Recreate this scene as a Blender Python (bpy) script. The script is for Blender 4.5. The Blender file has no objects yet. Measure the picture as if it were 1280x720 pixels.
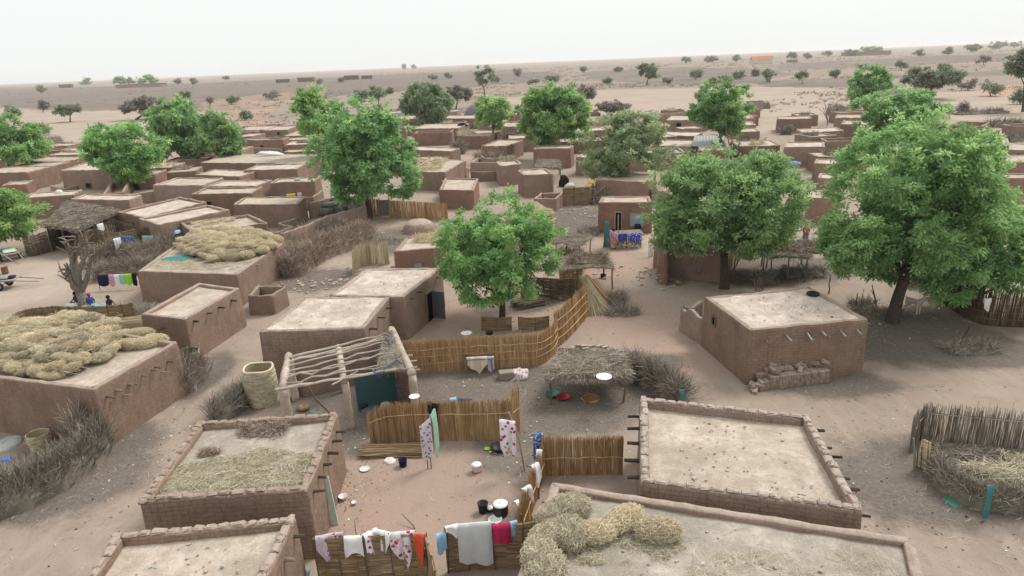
CLD=.97;SUNE=2.5;HAZE=.00014;EXPO=0.2

import bpy, math, random
import numpy as np
from mathutils import Vector, noise as mnoise
R=random.Random(7); NR=np.random.default_rng(11)
C=bpy.context.scene.collection
# ---------------------------------------------------------------- camera geometry
F=853.0;H=15.0;PITCH=math.radians(18.3);ROLL=math.radians(-2.37)
cr,sr=math.cos(ROLL),math.sin(ROLL);cp,sp=math.cos(PITCH),math.sin(PITCH)
def ray(px,py):
    x=(px-640)/F;y=(360-py)/F
    X=x*cr-y*sr;Y=x*sr+y*cr
    return (X, cp+Y*sp, -sp+Y*cp)
def P(px,py,z=0.0):
    d=ray(px,py);t=(z-H)/d[2];return Vector((d[0]*t,d[1]*t,z))
def hgt(top,base):
    g=P(*base);d=ray(*top);t=g[1]/d[1];return H+d[2]*t
def at_depth(px,py,Y):
    d=ray(px,py);t=Y/d[1];return Vector((d[0]*t,Y,H+d[2]*t))
def mpp(Y,z=0):   # metres per photo pixel at depth Y
    return (Y*cp-(z-H)*sp)/F
def nz(x,y,z=0.0): return mnoise.noise(Vector((x,y,z)))
def smooth(a,b,x):
    t=max(0.0,min(1.0,(x-a)/(b-a)));return t*t*(3-2*t)
def gz(x,y):
    """terrain height"""
    r=math.hypot(x,y)
    near=0.035*nz(x*.35,y*.35)+0.02*nz(x*1.1,y*1.1,3)
    if r<170: return near
    k=smooth(170,600,r)
    return near+k*(2.2*nz(x*.004,y*.004,5)+0.7*nz(x*.017,y*.017,9))+smooth(900,4500,r)*(2.0+5*nz(x*.0007,y*.0007,2))*(1-smooth(5200,8200,r))
# ---------------------------------------------------------------- mesh collector
class MB:
    def __init__(s): s.V=[];s.Q=[];s.P=[];s.T=[];s.U=[];s.n=0
    def add(s,V,Q=None,polys=None,tint=0.5,uv=None):
        V=np.asarray(V,dtype=np.float64).reshape(-1,3);k=len(V)
        if Q is not None and len(Q): s.Q.append(np.asarray(Q,dtype=np.int64)+s.n)
        if polys:
            for p in polys: s.P.append([i+s.n for i in p])
        t=np.asarray(tint,dtype=np.float64)
        s.T.append(np.full(k,float(t)) if t.ndim==0 else t)
        s.U.append(np.zeros((k,3)) if uv is None else np.asarray(uv,dtype=np.float64))
        s.V.append(V);s.n+=k
    def mesh(s,name,mat,smooth=False):
        me=bpy.data.meshes.new(name)
        V=np.concatenate(s.V);Q=np.concatenate(s.Q) if s.Q else np.zeros((0,4),dtype=np.int64)
        loops=[Q.ravel()];tot=[np.full(len(Q),4)]
        for p in s.P: loops.append(np.array(p));tot.append(np.array([len(p)]))
        L=np.concatenate(loops).astype(np.int32);T=np.concatenate(tot).astype(np.int32)
        st=np.concatenate([[0],np.cumsum(T)[:-1]]).astype(np.int32)
        me.vertices.add(len(V));me.loops.add(len(L));me.polygons.add(len(T))
        me.vertices.foreach_set('co',V.astype(np.float32).ravel())
        me.loops.foreach_set('vertex_index',L)
        me.polygons.foreach_set('loop_start',st)
        try: me.polygons.foreach_set('loop_total',T)
        except Exception: pass
        me.polygons.foreach_set('use_smooth',np.full(len(T),smooth))
        a=me.attributes.new('tint','FLOAT','POINT');a.data.foreach_set('value',np.concatenate(s.T).astype(np.float32))
        a=me.attributes.new('wuv','FLOAT_VECTOR','POINT');a.data.foreach_set('vector',np.concatenate(s.U).astype(np.float32).ravel())
        me.update(calc_edges=True)
        me.materials.append(mat)
        return me
    def build(s,name,mat,parent=None,smooth=False):
        """vertices are in world space; parented parts are made local to their thing"""
        if not s.n: return None
        if parent is not None:
            m=parent.matrix_basis.inverted()
            if parent.parent is not None: m=m@parent.parent.matrix_basis.inverted()
            M=np.array(m)
            s.V=[v@M[:3,:3].T+M[:3,3] for v in s.V]
        o=bpy.data.objects.new(name,s.mesh(name,mat,smooth));C.objects.link(o)
        if parent is not None: o.parent=parent
        return o
def thing(name,label,cat,loc=(0,0,0),group=None,rz=0.0):
    o=bpy.data.objects.new(name,None);C.objects.link(o);o.empty_display_size=.2
    o.location=loc;o.rotation_euler=(0,0,rz);o['label']=label;o['category']=cat
    if group:o['group']=group
    from mathutils import Matrix
    o.matrix_basis=Matrix.Translation(Vector(loc))@Matrix.Rotation(rz,4,'Z')
    return o
def tag(o,label,cat,group=None,kind=None):
    if label:o['label']=label
    if cat:o['category']=cat
    if group:o['group']=group
    if kind:o['kind']=kind
    return o
def recentre(o):
    """put the origin of a one-mesh thing at its base"""
    me=o.data;n=len(me.vertices);co=np.empty(n*3,dtype=np.float32);me.vertices.foreach_get('co',co);co=co.reshape(-1,3)
    c=np.array([co[:,0].mean(),co[:,1].mean(),co[:,2].min()],dtype=np.float32)
    me.vertices.foreach_set('co',(co-c).ravel());o.location=Vector(c.tolist());me.update();return o
def single(mb,name,mat,label,cat,group=None,smooth=False,kind=None):
    o=mb.build(name,mat,None,smooth);recentre(o);return tag(o,label,cat,group,kind)
# ---------------------------------------------------------------- shapes
def box(mb,c,size,rz=0.0,tint=.5,j=0.0,rx=0.0,ry=0.0):
    sx,sy,sz=[a/2 for a in size]
    v=[(-sx,-sy,-sz),(sx,-sy,-sz),(sx,sy,-sz),(-sx,sy,-sz),(-sx,-sy,sz),(sx,-sy,sz),(sx,sy,sz),(-sx,sy,sz)]
    out=[]
    for p in v:
        p=[p[k]+(R.uniform(-j,j) if j else 0) for k in range(3)]
        y=p[1]*math.cos(rx)-p[2]*math.sin(rx);z=p[1]*math.sin(rx)+p[2]*math.cos(rx);x=p[0]
        x,z=x*math.cos(ry)+z*math.sin(ry),-x*math.sin(ry)+z*math.cos(ry)
        X=x*math.cos(rz)-y*math.sin(rz);Y=x*math.sin(rz)+y*math.cos(rz)
        out.append((c[0]+X,c[1]+Y,c[2]+z))
    mb.add(out,[(0,3,2,1),(4,5,6,7),(0,1,5,4),(1,2,6,5),(2,3,7,6),(3,0,4,7)],tint=tint)
def bbox_(mb,c,size,rz=0.0,tint=.5,bev=.03,j=.01,rx=0.0,ry=0.0):
    """softened box"""
    sx,sy,sz=[a/2 for a in size];b=bev
    ring=[(-1,-1),(1,-1),(1,1),(-1,1)]
    def oct_(sx,sy,z): return [(-sx+b,-sy,z),(sx-b,-sy,z),(sx,-sy+b,z),(sx,sy-b,z),(sx-b,sy,z),(-sx+b,sy,z),(-sx,sy-b,z),(-sx,-sy+b,z)]
    v=oct_(sx-b,sy-b,-sz)+oct_(sx,sy,-sz+b)+oct_(sx,sy,sz-b)+oct_(sx-b,sy-b,sz)
    out=[]
    for p in v:
        p=[p[k]+R.uniform(-j,j) for k in range(3)]
        y=p[1]*math.cos(rx)-p[2]*math.sin(rx);z=p[1]*math.sin(rx)+p[2]*math.cos(rx);x=p[0]
        x,z=x*math.cos(ry)+z*math.sin(ry),-x*math.sin(ry)+z*math.cos(ry)
        out.append((c[0]+x*math.cos(rz)-y*math.sin(rz),c[1]+x*math.sin(rz)+y*math.cos(rz),c[2]+z))
    Q=[]
    for k in range(3):
        for i in range(8): Q.append((k*8+i,k*8+(i+1)%8,(k+1)*8+(i+1)%8,(k+1)*8+i))
    mb.add(out,Q,polys=[list(range(7,-1,-1)),list(range(24,32))],tint=tint)
def tube(mb,pts,rad,sides=7,tint=.5,cap=True,j=0.0):
    pts=[Vector(p) for p in pts];n=len(pts)
    if not hasattr(rad,'__len__'): rad=[rad]*n
    V=[];up=Vector((0.13,0.21,1)).normalized()
    for i,p in enumerate(pts):
        d=(pts[min(i+1,n-1)]-pts[max(i-1,0)])
        if d.length<1e-6:d=Vector((0,0,1))
        d.normalize()
        a=d.cross(up)
        if a.length<.1:a=d.cross(Vector((1,0,0)))
        a.normalize();b=d.cross(a)
        for k in range(sides):
            t=2*math.pi*k/sides;r=rad[i]*(1+(R.uniform(-j,j) if j else 0))
            V.append(p+a*(r*math.cos(t))+b*(r*math.sin(t)))
    Q=[]
    for i in range(n-1):
        for k in range(sides):
            Q.append((i*sides+k,i*sides+(k+1)%sides,(i+1)*sides+(k+1)%sides,(i+1)*sides+k))
    pl=[list(range(sides-1,-1,-1)),[(n-1)*sides+k for k in range(sides)]] if cap else None
    mb.add([tuple(v) for v in V],Q,polys=pl,tint=tint)
def lathe(mb,c,prof,sides=20,tint=.5,j=0.0,cap=False):
    V=[];Q=[]
    for (r,z) in prof:
        for k in range(sides):
            t=2*math.pi*k/sides;rr=r*(1+(R.uniform(-j,j) if j else 0));V.append((c[0]+rr*math.cos(t),c[1]+rr*math.sin(t),c[2]+z))
    for i in range(len(prof)-1):
        for k in range(sides): Q.append((i*sides+k,i*sides+(k+1)%sides,(i+1)*sides+(k+1)%sides,(i+1)*sides+k))
    pl=[[(len(prof)-1)*sides+k for k in range(sides)]] if cap else None
    if cap==2: pl.append(list(range(sides-1,-1,-1)))
    mb.add(V,Q,polys=pl,tint=tint)
def prisms(mb,p0,p1,r0,r1,tint=None,sides=3):
    """many thin sticks at once"""
    p0=np.asarray(p0,float);p1=np.asarray(p1,float);n=len(p0)
    if n==0:return
    d=p1-p0;L=np.linalg.norm(d,axis=1,keepdims=True)+1e-9;d/=L
    ref=NR.normal(size=(n,3));a=np.cross(d,ref);a/=np.linalg.norm(a,axis=1,keepdims=True)+1e-9;b=np.cross(d,a)
    r0=np.broadcast_to(np.asarray(r0,float),(n,)).reshape(-1,1);r1=np.broadcast_to(np.asarray(r1,float),(n,)).reshape(-1,1)
    V=np.zeros((n,2*sides,3))
    for k in range(sides):
        t=2*math.pi*k/sides;o=a*math.cos(t)+b*math.sin(t)
        V[:,k]=p0+o*r0;V[:,sides+k]=p1+o*r1
    base=(np.arange(n)*2*sides).reshape(-1,1,1)
    q=np.array([[k,(k+1)%sides,sides+(k+1)%sides,sides+k] for k in range(sides)])[None]
    Q=(base+q).reshape(-1,4)
    if tint is None:tint=NR.random(n)
    t=np.repeat(np.broadcast_to(np.asarray(tint,float),(n,)),2*sides)
    mb.add(V.reshape(-1,3),Q,tint=t)
def blades(mb,c,d,w,tint=None,flat=None):
    """leaf shaped cards: centre c, half-length vectors d, half widths w (rhombus)"""
    n=len(c);ref=NR.normal(size=(n,3)) if flat is None else flat
    a=np.cross(d,ref);a/=np.linalg.norm(a,axis=1,keepdims=True)+1e-9
    w=np.broadcast_to(np.asarray(w,float),(n,)).reshape(-1,1)
    V=np.stack([c-d,c+a*w-d*.1,c+d,c-a*w-d*.1],axis=1).reshape(-1,3)
    Q=np.arange(n*4).reshape(-1,4)
    if tint is None:tint=NR.random(n)
    mb.add(V,Q,tint=np.repeat(np.broadcast_to(np.asarray(tint,float),(n,)),4))
# ---------------------------------------------------------------- materials
MATS={}
def nt(name):
    m=bpy.data.materials.new(name);m.use_nodes=True;n=m.node_tree;n.nodes.clear()
    out=n.nodes.new('ShaderNodeOutputMaterial');MATS[name]=m;return m,n,out
def N(n,t,**k):
    o=n.nodes.new(t)
    for a,b in k.items():
        if a in o.inputs: o.inputs[a].default_value=b
        else: setattr(o,a,b)
    return o
def L(n,a,b): n.links.new(a,b)
def mixc(n,fac,a,b,mode='MIX'):
    m=n.nodes.new('ShaderNodeMix');m.data_type='RGBA';m.blend_type=mode
    for idx,v in ((0,fac),(6,a),(7,b)):
        if hasattr(v,'links') or hasattr(v,'is_linked'): L(n,v,m.inputs[idx])
        elif idx==0: m.inputs[0].default_value=v
        else: m.inputs[idx].default_value=(*v,1)
    return m.outputs[2]
def ramp(n,src,stops):
    r=n.nodes.new('ShaderNodeValToRGB');e=r.color_ramp.elements
    while len(e)<len(stops): e.new(.5)
    for i,(p,c) in enumerate(stops):
        e[i].position=p;e[i].color=(*c,1) if hasattr(c,'__len__') else (c,c,c,1)
    L(n,src,r.inputs[0]);return r.outputs[0]
def noi(n,vec,scale,detail=4,rough=.6,dist=0.0):
    o=N(n,'ShaderNodeTexNoise');o.inputs['Scale'].default_value=scale;o.inputs['Detail'].default_value=detail
    o.inputs['Roughness'].default_value=rough;o.inputs['Distortion'].default_value=dist
    if vec is not None:L(n,vec,o.inputs['Vector'])
    return o.outputs['Fac']
def bump(n,hsrc,strength,dist,prev=None):
    b=N(n,'ShaderNodeBump');b.inputs['Strength'].default_value=strength;b.inputs['Distance'].default_value=dist
    L(n,hsrc,b.inputs['Height'])
    if prev is not None:L(n,prev,b.inputs['Normal'])
    return b.outputs['Normal']
def finish(n,out,col,normal=None,rough=.95,spec=.1,metal=0.0):
    p=N(n,'ShaderNodeBsdfPrincipled')
    if hasattr(col,'is_linked'): L(n,col,p.inputs['Base Color'])
    else: p.inputs['Base Color'].default_value=(*col,1)
    p.inputs['Roughness'].default_value=rough;p.inputs['Specular IOR Level'].default_value=spec;p.inputs['Metallic'].default_value=metal
    if normal is not None:L(n,normal,p.inputs['Normal'])
    L(n,p.outputs[0],out.inputs[0]);return p
def geo(n): return N(n,'ShaderNodeNewGeometry').outputs['Position']
def attr(n,name,o='Fac'): 
    a=N(n,'ShaderNodeAttribute',attribute_name=name);return a.outputs[o]
def mul(c,k): return tuple(min(1,x*k) for x in c)
def mud(name,base,brick=0.0,pale=.35):
    m,n,out=nt(name);pos=geo(n);w=attr(n,'wuv','Vector')
    oi=N(n,'ShaderNodeObjectInfo').outputs['Random']
    c=ramp(n,noi(n,pos,.9,5,.65),[(.25,mul(base,.72)),(.5,base),(.78,mul(base,1.28))])
    c=mixc(n,ramp(n,noi(n,pos,7,4,.7),[(.45,0.0),(.75,.45)]),c,mul(base,1.5))
    c=mixc(n,ramp(n,noi(n,pos,14,3,.6),[(.3,.45),(.5,0.0)]),c,mul(base,.55))
    # rain streaks running down the wall face (wuv.x across, wuv.y up)
    mp=N(n,'ShaderNodeMapping');mp.inputs['Scale'].default_value=(4.5,.35,1);L(n,w,mp.inputs['Vector'])
    c=mixc(n,ramp(n,noi(n,mp.outputs[0],1.0,4,.65),[(.5,0.0),(.72,.38)]),c,mul(base,1.35))
    c=mixc(n,ramp(n,noi(n,mp.outputs[0],1.7,3,.6),[(.3,.4),(.48,0.0)]),c,mul(base,.62))
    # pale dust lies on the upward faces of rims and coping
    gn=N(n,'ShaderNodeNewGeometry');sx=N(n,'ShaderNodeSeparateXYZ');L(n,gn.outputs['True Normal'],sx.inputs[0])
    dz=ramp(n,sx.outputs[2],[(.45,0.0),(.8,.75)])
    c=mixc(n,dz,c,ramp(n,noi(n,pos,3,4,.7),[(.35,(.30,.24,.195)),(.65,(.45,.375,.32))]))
    hs=N(n,'ShaderNodeHueSaturation');L(n,c,hs.inputs['Color'])
    mr=N(n,'ShaderNodeMapRange');L(n,oi,mr.inputs[0]);mr.inputs[3].default_value=.86;mr.inputs[4].default_value=1.16;L(n,mr.outputs[0],hs.inputs['Value'])
    mr2=N(n,'ShaderNodeMapRange');L(n,oi,mr2.inputs[0]);mr2.inputs[3].default_value=1.12;mr2.inputs[4].default_value=.85;L(n,mr2.outputs[0],hs.inputs['Saturation'])
    c=hs.outputs[0]
    nm=bump(n,noi(n,pos,5,6,.75),.55,.06)
    nm=bump(n,noi(n,pos,24,3,.7),.4,.02,nm)
    bt=N(n,'ShaderNodeTexBrick');
    wob=N(n,'ShaderNodeVectorMath',operation='MULTIPLY_ADD');
    nn=N(n,'ShaderNodeTexNoise');nn.inputs['Scale'].default_value=3.2;L(n,w,nn.inputs['Vector']);L(n,nn.outputs['Color'],wob.inputs[0]);wob.inputs[1].default_value=(.06,.05,0);L(n,w,wob.inputs[2])
    L(n,wob.outputs[0],bt.inputs['Vector']);bt.inputs['Scale'].default_value=1
    bt.inputs['Brick Width'].default_value=.42;bt.inputs['Row Height'].default_value=.155;bt.inputs['Mortar Size'].default_value=.016;bt.inputs['Mortar Smooth'].default_value=.6
    bt.inputs['Color1'].default_value=(1,1,1,1);bt.inputs['Color2'].default_value=(.78,.78,.78,1);bt.inputs['Mortar'].default_value=(.3,.3,.3,1)
    wear=ramp(n,noi(n,pos,1.1,3,.6),[(.35,.25),(.65,1.0)])
    k=N(n,'ShaderNodeMath',operation='MULTIPLY');L(n,wear,k.inputs[0]);k.inputs[1].default_value=brick
    c=mixc(n,k.outputs[0],c,mixc(n,1.0,c,bt.outputs['Color'],'MULTIPLY'))
    nm=bump(n,bt.outputs['Color'],min(1,.25+brick*.7),.03,nm)
    finish(n,out,c,nm);return m
def roofmat(name,dark,light,stain,amt):
    m,n,out=nt(name);pos=geo(n);oi=N(n,'ShaderNodeObjectInfo').outputs['Random']
    off=N(n,'ShaderNodeVectorMath',operation='ADD');L(n,pos,off.inputs[0])
    sc=N(n,'ShaderNodeMath',operation='MULTIPLY');L(n,oi,sc.inputs[0]);sc.inputs[1].default_value=37;L(n,sc.outputs[0],off.inputs[1]);v=off.outputs[0]
    c=mixc(n,ramp(n,noi(n,v,.75,5,.68,.4),[(.36,0.0),(.58,1.0)]),dark,light)
    c=mixc(n,ramp(n,noi(n,v,2.6,5,.7),[(.42,.6),(.56,0.0)]),c,mul(dark,.95))
    c=mixc(n,ramp(n,noi(n,v,.55,6,.72,.8),[(.52-.16*amt,0.0),(.66,.25+.6*amt)]),c,stain)
    c=mixc(n,ramp(n,noi(n,v,9,4,.75),[(.55,0.0),(.75,.5)]),c,mul(light,1.12))
    c=mixc(n,ramp(n,noi(n,v,17,3,.75),[(.28,.55),(.42,0.0)]),c,mul(dark,.6))
    vo=N(n,'ShaderNodeTexVoronoi',feature='DISTANCE_TO_EDGE');vo.inputs['Scale'].default_value=1.6
    wn=N(n,'ShaderNodeTexNoise');wn.inputs['Scale'].default_value=2.5;L(n,v,wn.inputs['Vector']);ad=N(n,'ShaderNodeVectorMath',operation='MULTIPLY_ADD');L(n,wn.outputs['Color'],ad.inputs[0]);ad.inputs[1].default_value=(.6,.6,.6);L(n,v,ad.inputs[2]);L(n,ad.outputs[0],vo.inputs['Vector'])
    cr_=ramp(n,vo.outputs['Distance'],[(.0,.32),(.012,0.0)])
    c=mixc(n,cr_,c,mul(dark,.7))
    c=mixc(n,ramp(n,noi(n,v,1.3,6,.75,1.5),[(.56,0.0),(.64,.75)]),c,mul(stain,1.15))
    c=mixc(n,ramp(n,noi(n,v,4.5,5,.8,.5),[(.6,0.0),(.68,.6)]),c,mul(dark,.72))
    c=mixc(n,ramp(n,noi(n,v,34,3,.8),[(.5,0.0),(.68,.45)]),c,mul(light,1.1));c=mixc(n,ramp(n,noi(n,v,27,4,.8),[(.33,.6),(.44,0.0)]),c,mul(stain,.7))
    nm=bump(n,noi(n,v,3.0,6,.75),.7,.08);nm=bump(n,noi(n,v,22,3,.7),.35,.02,nm)
    finish(n,out,c,nm);return m
WALL=(.255,.176,.135);WALLR=(.262,.165,.127);ROOFD=(.30,.235,.19);ROOFL=(.52,.44,.38)
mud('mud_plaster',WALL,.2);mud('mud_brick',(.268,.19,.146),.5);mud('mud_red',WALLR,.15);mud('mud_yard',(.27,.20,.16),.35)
roofmat('roof_mud',(.37,.30,.242),(.57,.485,.41),(.27,.235,.18),.4)
roofmat('roof_pale',(.40,.325,.272),(.63,.545,.48),(.26,.22,.185),.1)
roofmat('roof_stained',(.33,.285,.235),(.52,.46,.40),(.22,.205,.165),.85)
def plain(name,base,var=.25,scale=6,rough=.8,spec=.2,tintamt=0.0,metal=0.0,bs=.2,bd=.01):
    m,n,out=nt(name);pos=geo(n)
    c=ramp(n,noi(n,pos,scale,4,.65),[(.3,mul(base,1-var)),(.7,mul(base,1+var))])
    if tintamt:
        t=ramp(n,attr(n,'tint'),[(0,1-tintamt),(1,1+tintamt)])
        # allow >1 by multiply in math: keep simple
        c=mixc(n,1.0,c,ramp(n,attr(n,'tint'),[(0,max(0,1-2*tintamt)),(1,1.0)]),'MULTIPLY')
    finish(n,out,c,bump(n,noi(n,pos,scale*4,3,.6),bs,bd),rough,spec,metal);return m
def straw(name,dark,mid,light,rough=.85):
    m,n,out=nt(name);pos=geo(n)
    c=ramp(n,attr(n,'tint'),[(0.0,dark),(.45,mid),(1.0,light)])
    c=mixc(n,ramp(n,noi(n,pos,1.3,3,.6),[(.35,.35),(.6,0.0)]),c,dark)
    oi=N(n,'ShaderNodeObjectInfo').outputs['Random']
    hs=N(n,'ShaderNodeHueSaturation');L(n,c,hs.inputs['Color'])
    mr=N(n,'ShaderNodeMapRange');L(n,oi,mr.inputs[0]);mr.inputs[3].default_value=.86;mr.inputs[4].default_value=1.14;L(n,mr.outputs[0],hs.inputs['Value'])
    finish(n,out,hs.outputs[0],None,rough,.15);return m
straw('hay',(.40,.325,.205),(.62,.525,.36),(.82,.74,.55))
straw('hay_grey',(.33,.29,.20),(.54,.485,.35),(.76,.70,.53))
straw('reed',(.27,.165,.08),(.50,.325,.165),(.68,.50,.29))
straw('reed_dark',(.07,.05,.032),(.13,.095,.06),(.24,.19,.125))
straw('reed_mat',(.17,.115,.065),(.31,.22,.13),(.45,.34,.21))
straw('thatch_grey',(.12,.10,.078),(.26,.225,.18),(.47,.42,.345))
straw('brush',(.15,.12,.095),(.30,.25,.205),(.50,.43,.37))
straw('brush_red',(.18,.135,.105),(.33,.255,.205),(.52,.43,.36))
straw('brush_grey',(.125,.11,.09),(.25,.225,.185),(.44,.40,.34))
straw('wood_pale',(.19,.155,.12),(.31,.265,.215),(.45,.40,.34))
straw('wood',(.10,.075,.055),(.17,.13,.10),(.27,.22,.17))
straw('wood_dark',(.03,.025,.02),(.055,.045,.038),(.09,.075,.06))
plain('bark',(.075,.06,.048),.35,8,.95,.1,0,0,.6,.03)
plain('bark_grey',(.20,.17,.14),.35,8,.95,.1,0,0,.6,.03)
def leafmat(name,dark,mid,light):
    m,n,out=nt(name);pos=geo(n)
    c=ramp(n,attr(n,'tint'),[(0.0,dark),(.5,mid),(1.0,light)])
    oi=N(n,'ShaderNodeObjectInfo').outputs['Random'];h0=N(n,'ShaderNodeHueSaturation');L(n,c,h0.inputs['Color'])
    for nm_,lo,hi in (('Hue',.488,.503),('Value',1.05,1.22),('Saturation',.80,.94)):
        q=N(n,'ShaderNodeMath',operation='FRACT');q2=N(n,'ShaderNodeMath',operation='MULTIPLY');L(n,oi,q2.inputs[0]);q2.inputs[1].default_value={'Hue':7.3,'Value':3.1,'Saturation':11.7}[nm_];L(n,q2.outputs[0],q.inputs[0]);mr=N(n,'ShaderNodeMapRange');L(n,q.outputs[0],mr.inputs[0]);mr.inputs[3].default_value=lo;mr.inputs[4].default_value=hi;L(n,mr.outputs[0],h0.inputs[nm_])
    c=h0.outputs[0]
    d=N(n,'ShaderNodeBsdfDiffuse');L(n,c,d.inputs[0])
    t=N(n,'ShaderNodeBsdfTranslucent');hc=N(n,'ShaderNodeHueSaturation');L(n,c,hc.inputs['Color']);hc.inputs['Value'].default_value=1.3;hc.inputs['Hue'].default_value=.485;L(n,hc.outputs[0],t.inputs[0])
    g=N(n,'ShaderNodeBsdfGlossy');g.inputs['Roughness'].default_value=.5;g.inputs[0].default_value=(.6,.65,.55,1)
    mx=N(n,'ShaderNodeMixShader');mx.inputs[0].default_value=.5;L(n,d.outputs[0],mx.inputs[1]);L(n,t.outputs[0],mx.inputs[2])
    m2=N(n,'ShaderNodeMixShader');m2.inputs[0].default_value=.03;L(n,mx.outputs[0],m2.inputs[1]);L(n,g.outputs[0],m2.inputs[2])
    L(n,m2.outputs[0],out.inputs[0]);return m
leafmat('leaf_neem',(.10,.215,.075),(.18,.37,.12),(.38,.60,.22))
leafmat('leaf_bright',(.11,.24,.06),(.20,.40,.10),(.36,.56,.17))
leafmat('leaf_sparse',(.14,.21,.09),(.25,.35,.16),(.42,.52,.27))
leafmat('leaf_dull',(.10,.14,.08),(.17,.22,.13),(.27,.32,.2))
leafmat('leaf_willow',(.13,.19,.10),(.22,.30,.165),(.34,.43,.25))
leafmat('leaf_grey',(.15,.135,.11),(.22,.205,.175),(.31,.29,.25))
def flat(name,col,rough=.8,spec=.2,metal=0.0,var=.12,scale=5): return plain(name,col,var,scale,rough,spec,0,metal)
flat('white_cloth',(.74,.74,.75),.9,.05,0,.05);flat('pale_cloth',(.58,.61,.62),.9,.05,0,.07);flat('skyblue_cloth',(.28,.52,.72),.9,.05)
flat('magenta_cloth',(.42,.03,.10),.9,.05);flat('orange_cloth',(.62,.10,.05),.9,.05);flat('navy_cloth',(.02,.025,.07),.9,.05);flat('blue_cloth',(.03,.08,.36),.9,.05)
flat('mint_cloth',(.36,.60,.48),.9,.05);flat('denim_cloth',(.12,.135,.20),.9,.05);flat('black_cloth',(.018,.018,.022),.9,.05);flat('yellow_cloth',(.68,.40,.05),.9,.05)
flat('teal_sheet',(.035,.10,.105),.6,.3);flat('teal_cloth',(.06,.20,.20),.9,.05);flat('lime_cloth',(.30,.62,.08),.9,.05);flat('pink_cloth',(.60,.33,.42),.9,.05);flat('lilac_cloth',(.50,.46,.58),.9,.05)
flat('cream_hide',(.62,.54,.44),.9,.05);flat('pale_teal',(.20,.36,.38),.6,.3);flat('metal_grey',(.13,.15,.145),.5,.5,.3);flat('metal_pale',(.25,.28,.275),.5,.4,.2)
flat('tin_roof',(.22,.26,.25),.5,.4,.3);flat('tent_grey',(.145,.175,.21),.8,.1);flat('covered_plastic',(.22,.24,.215),.7,.2,0,.5,1.2);flat('bit_pale',(.42,.45,.43),.8,.1);flat('tent_plastic',(.36,.38,.36),.6,.3);flat('opening_shade',(.012,.010,.009),1,.0)
flat('black_iron',(.02,.02,.022),.45,.5,.4);flat('enamel_white',(.78,.78,.77),.35,.5);flat('plastic_red',(.40,.03,.03),.4,.5);flat('plastic_green',(.05,.22,.14),.4,.5);flat('basket_brown',(.20,.12,.06),.9,.1)
flat('rubber',(.02,.02,.02),.8,.2);flat('skin',(.07,.035,.022),.6,.3);flat('hair',(.008,.007,.006),.8,.2);flat('sack_white',(.62,.60,.56),.8,.1);flat('plastic_blue',(.05,.20,.62),.5,.4);flat('roof_orange',(.50,.16,.09),.8,.1);flat('wall_cream',(.55,.50,.42),.8,.1)
flat('goat_white',(.55,.51,.46),.9,.1);flat('goat_brown',(.16,.09,.05),.9,.1);flat('door_white',(.50,.56,.52),.6,.3);flat('window_blue',(.22,.30,.36),.4,.5)
def spotted(name,ground,spot,scale,thr,spot2=None):
    m,n,out=nt(name);tc=N(n,'ShaderNodeTexCoord').outputs['Object']
    v=N(n,'ShaderNodeTexVoronoi');v.inputs['Scale'].default_value=scale;L(n,tc,v.inputs['Vector'])
    c=mixc(n,ramp(n,v.outputs['Distance'],[(thr,1.0),(thr+.05,0.0)]),ground,spot)
    if spot2: c=mixc(n,ramp(n,noi(n,tc,scale*1.5,2,.5),[(.55,0.0),(.6,.8)]),c,spot2)
    finish(n,out,c,bump(n,noi(n,tc,12,2,.5),.2,.01),.9,.05);return m
spotted('floral_pink',(.58,.49,.56),(.36,.06,.15),7,.3,(.48,.36,.46));spotted('floral_red',(.70,.66,.69),(.42,.04,.06),5,.3,(.60,.42,.52))
spotted('floral_lilac',(.58,.54,.60),(.22,.12,.25),7,.3);spotted('floral_magenta',(.76,.72,.76),(.40,.05,.15),5.5,.32);spotted('dotted_blue',(.05,.09,.55),(.75,.75,.8),9,.3);spotted('check_blue',(.06,.12,.30),(.40,.48,.60),11,.35)
spotted('blanket_mixed',(.55,.45,.47),(.25,.12,.13),6,.35,(.70,.68,.68))
# ---------------------------------------------------------------- ground
def azr(p): return (math.degrees(math.atan2(p[0],p[1])),math.log(max(1e-3,math.hypot(p[0],p[1])))*14)
def poly_w(px): return [azr(P(x,y)) for x,y in px]
FARDARK=poly_w([(-400,140),(-400,124),(0,111),(180,107),(330,100),(640,88),(700,93),(690,101),(560,112),(440,119),(395,127),(330,128),(250,137),(100,140),(0,133)])
FARDARK2=[poly_w(q) for q in ([(960,80),(1280,66),(1290,70),(1150,80),(1050,86),(960,90)],[(720,92),(860,84),(950,88),(1000,92),(960,103),(900,107),(820,106),(740,102)],[(940,103),(1080,97),(1120,103),(1060,110),(960,109)],[(-300,150),(-300,133),(0,116),(60,117),(40,121),(0,125)],[(1180,92),(1300,84),(1300,92),(1190,98)])]
RED=[poly_w(q) for q in ([(255,130),(330,117),(400,113),(410,125),(350,135),(330,150),(300,155),(262,150)],[(1210,118),(1250,108),(1330,104),(1330,116),(1240,124)],[(270,150),(330,142),(350,155),(300,165)])]
PALE=[poly_w(q) for q in ([(600,125),(760,112),(980,108),(1060,112),(1060,140),(960,165),(840,150),(700,140)],[(0,135),(60,138),(270,141),(260,160),(150,175),(50,200),(0,180),(-200,170)],[(1130,118),(1300,110),(1300,150),(1180,150)])]
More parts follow.
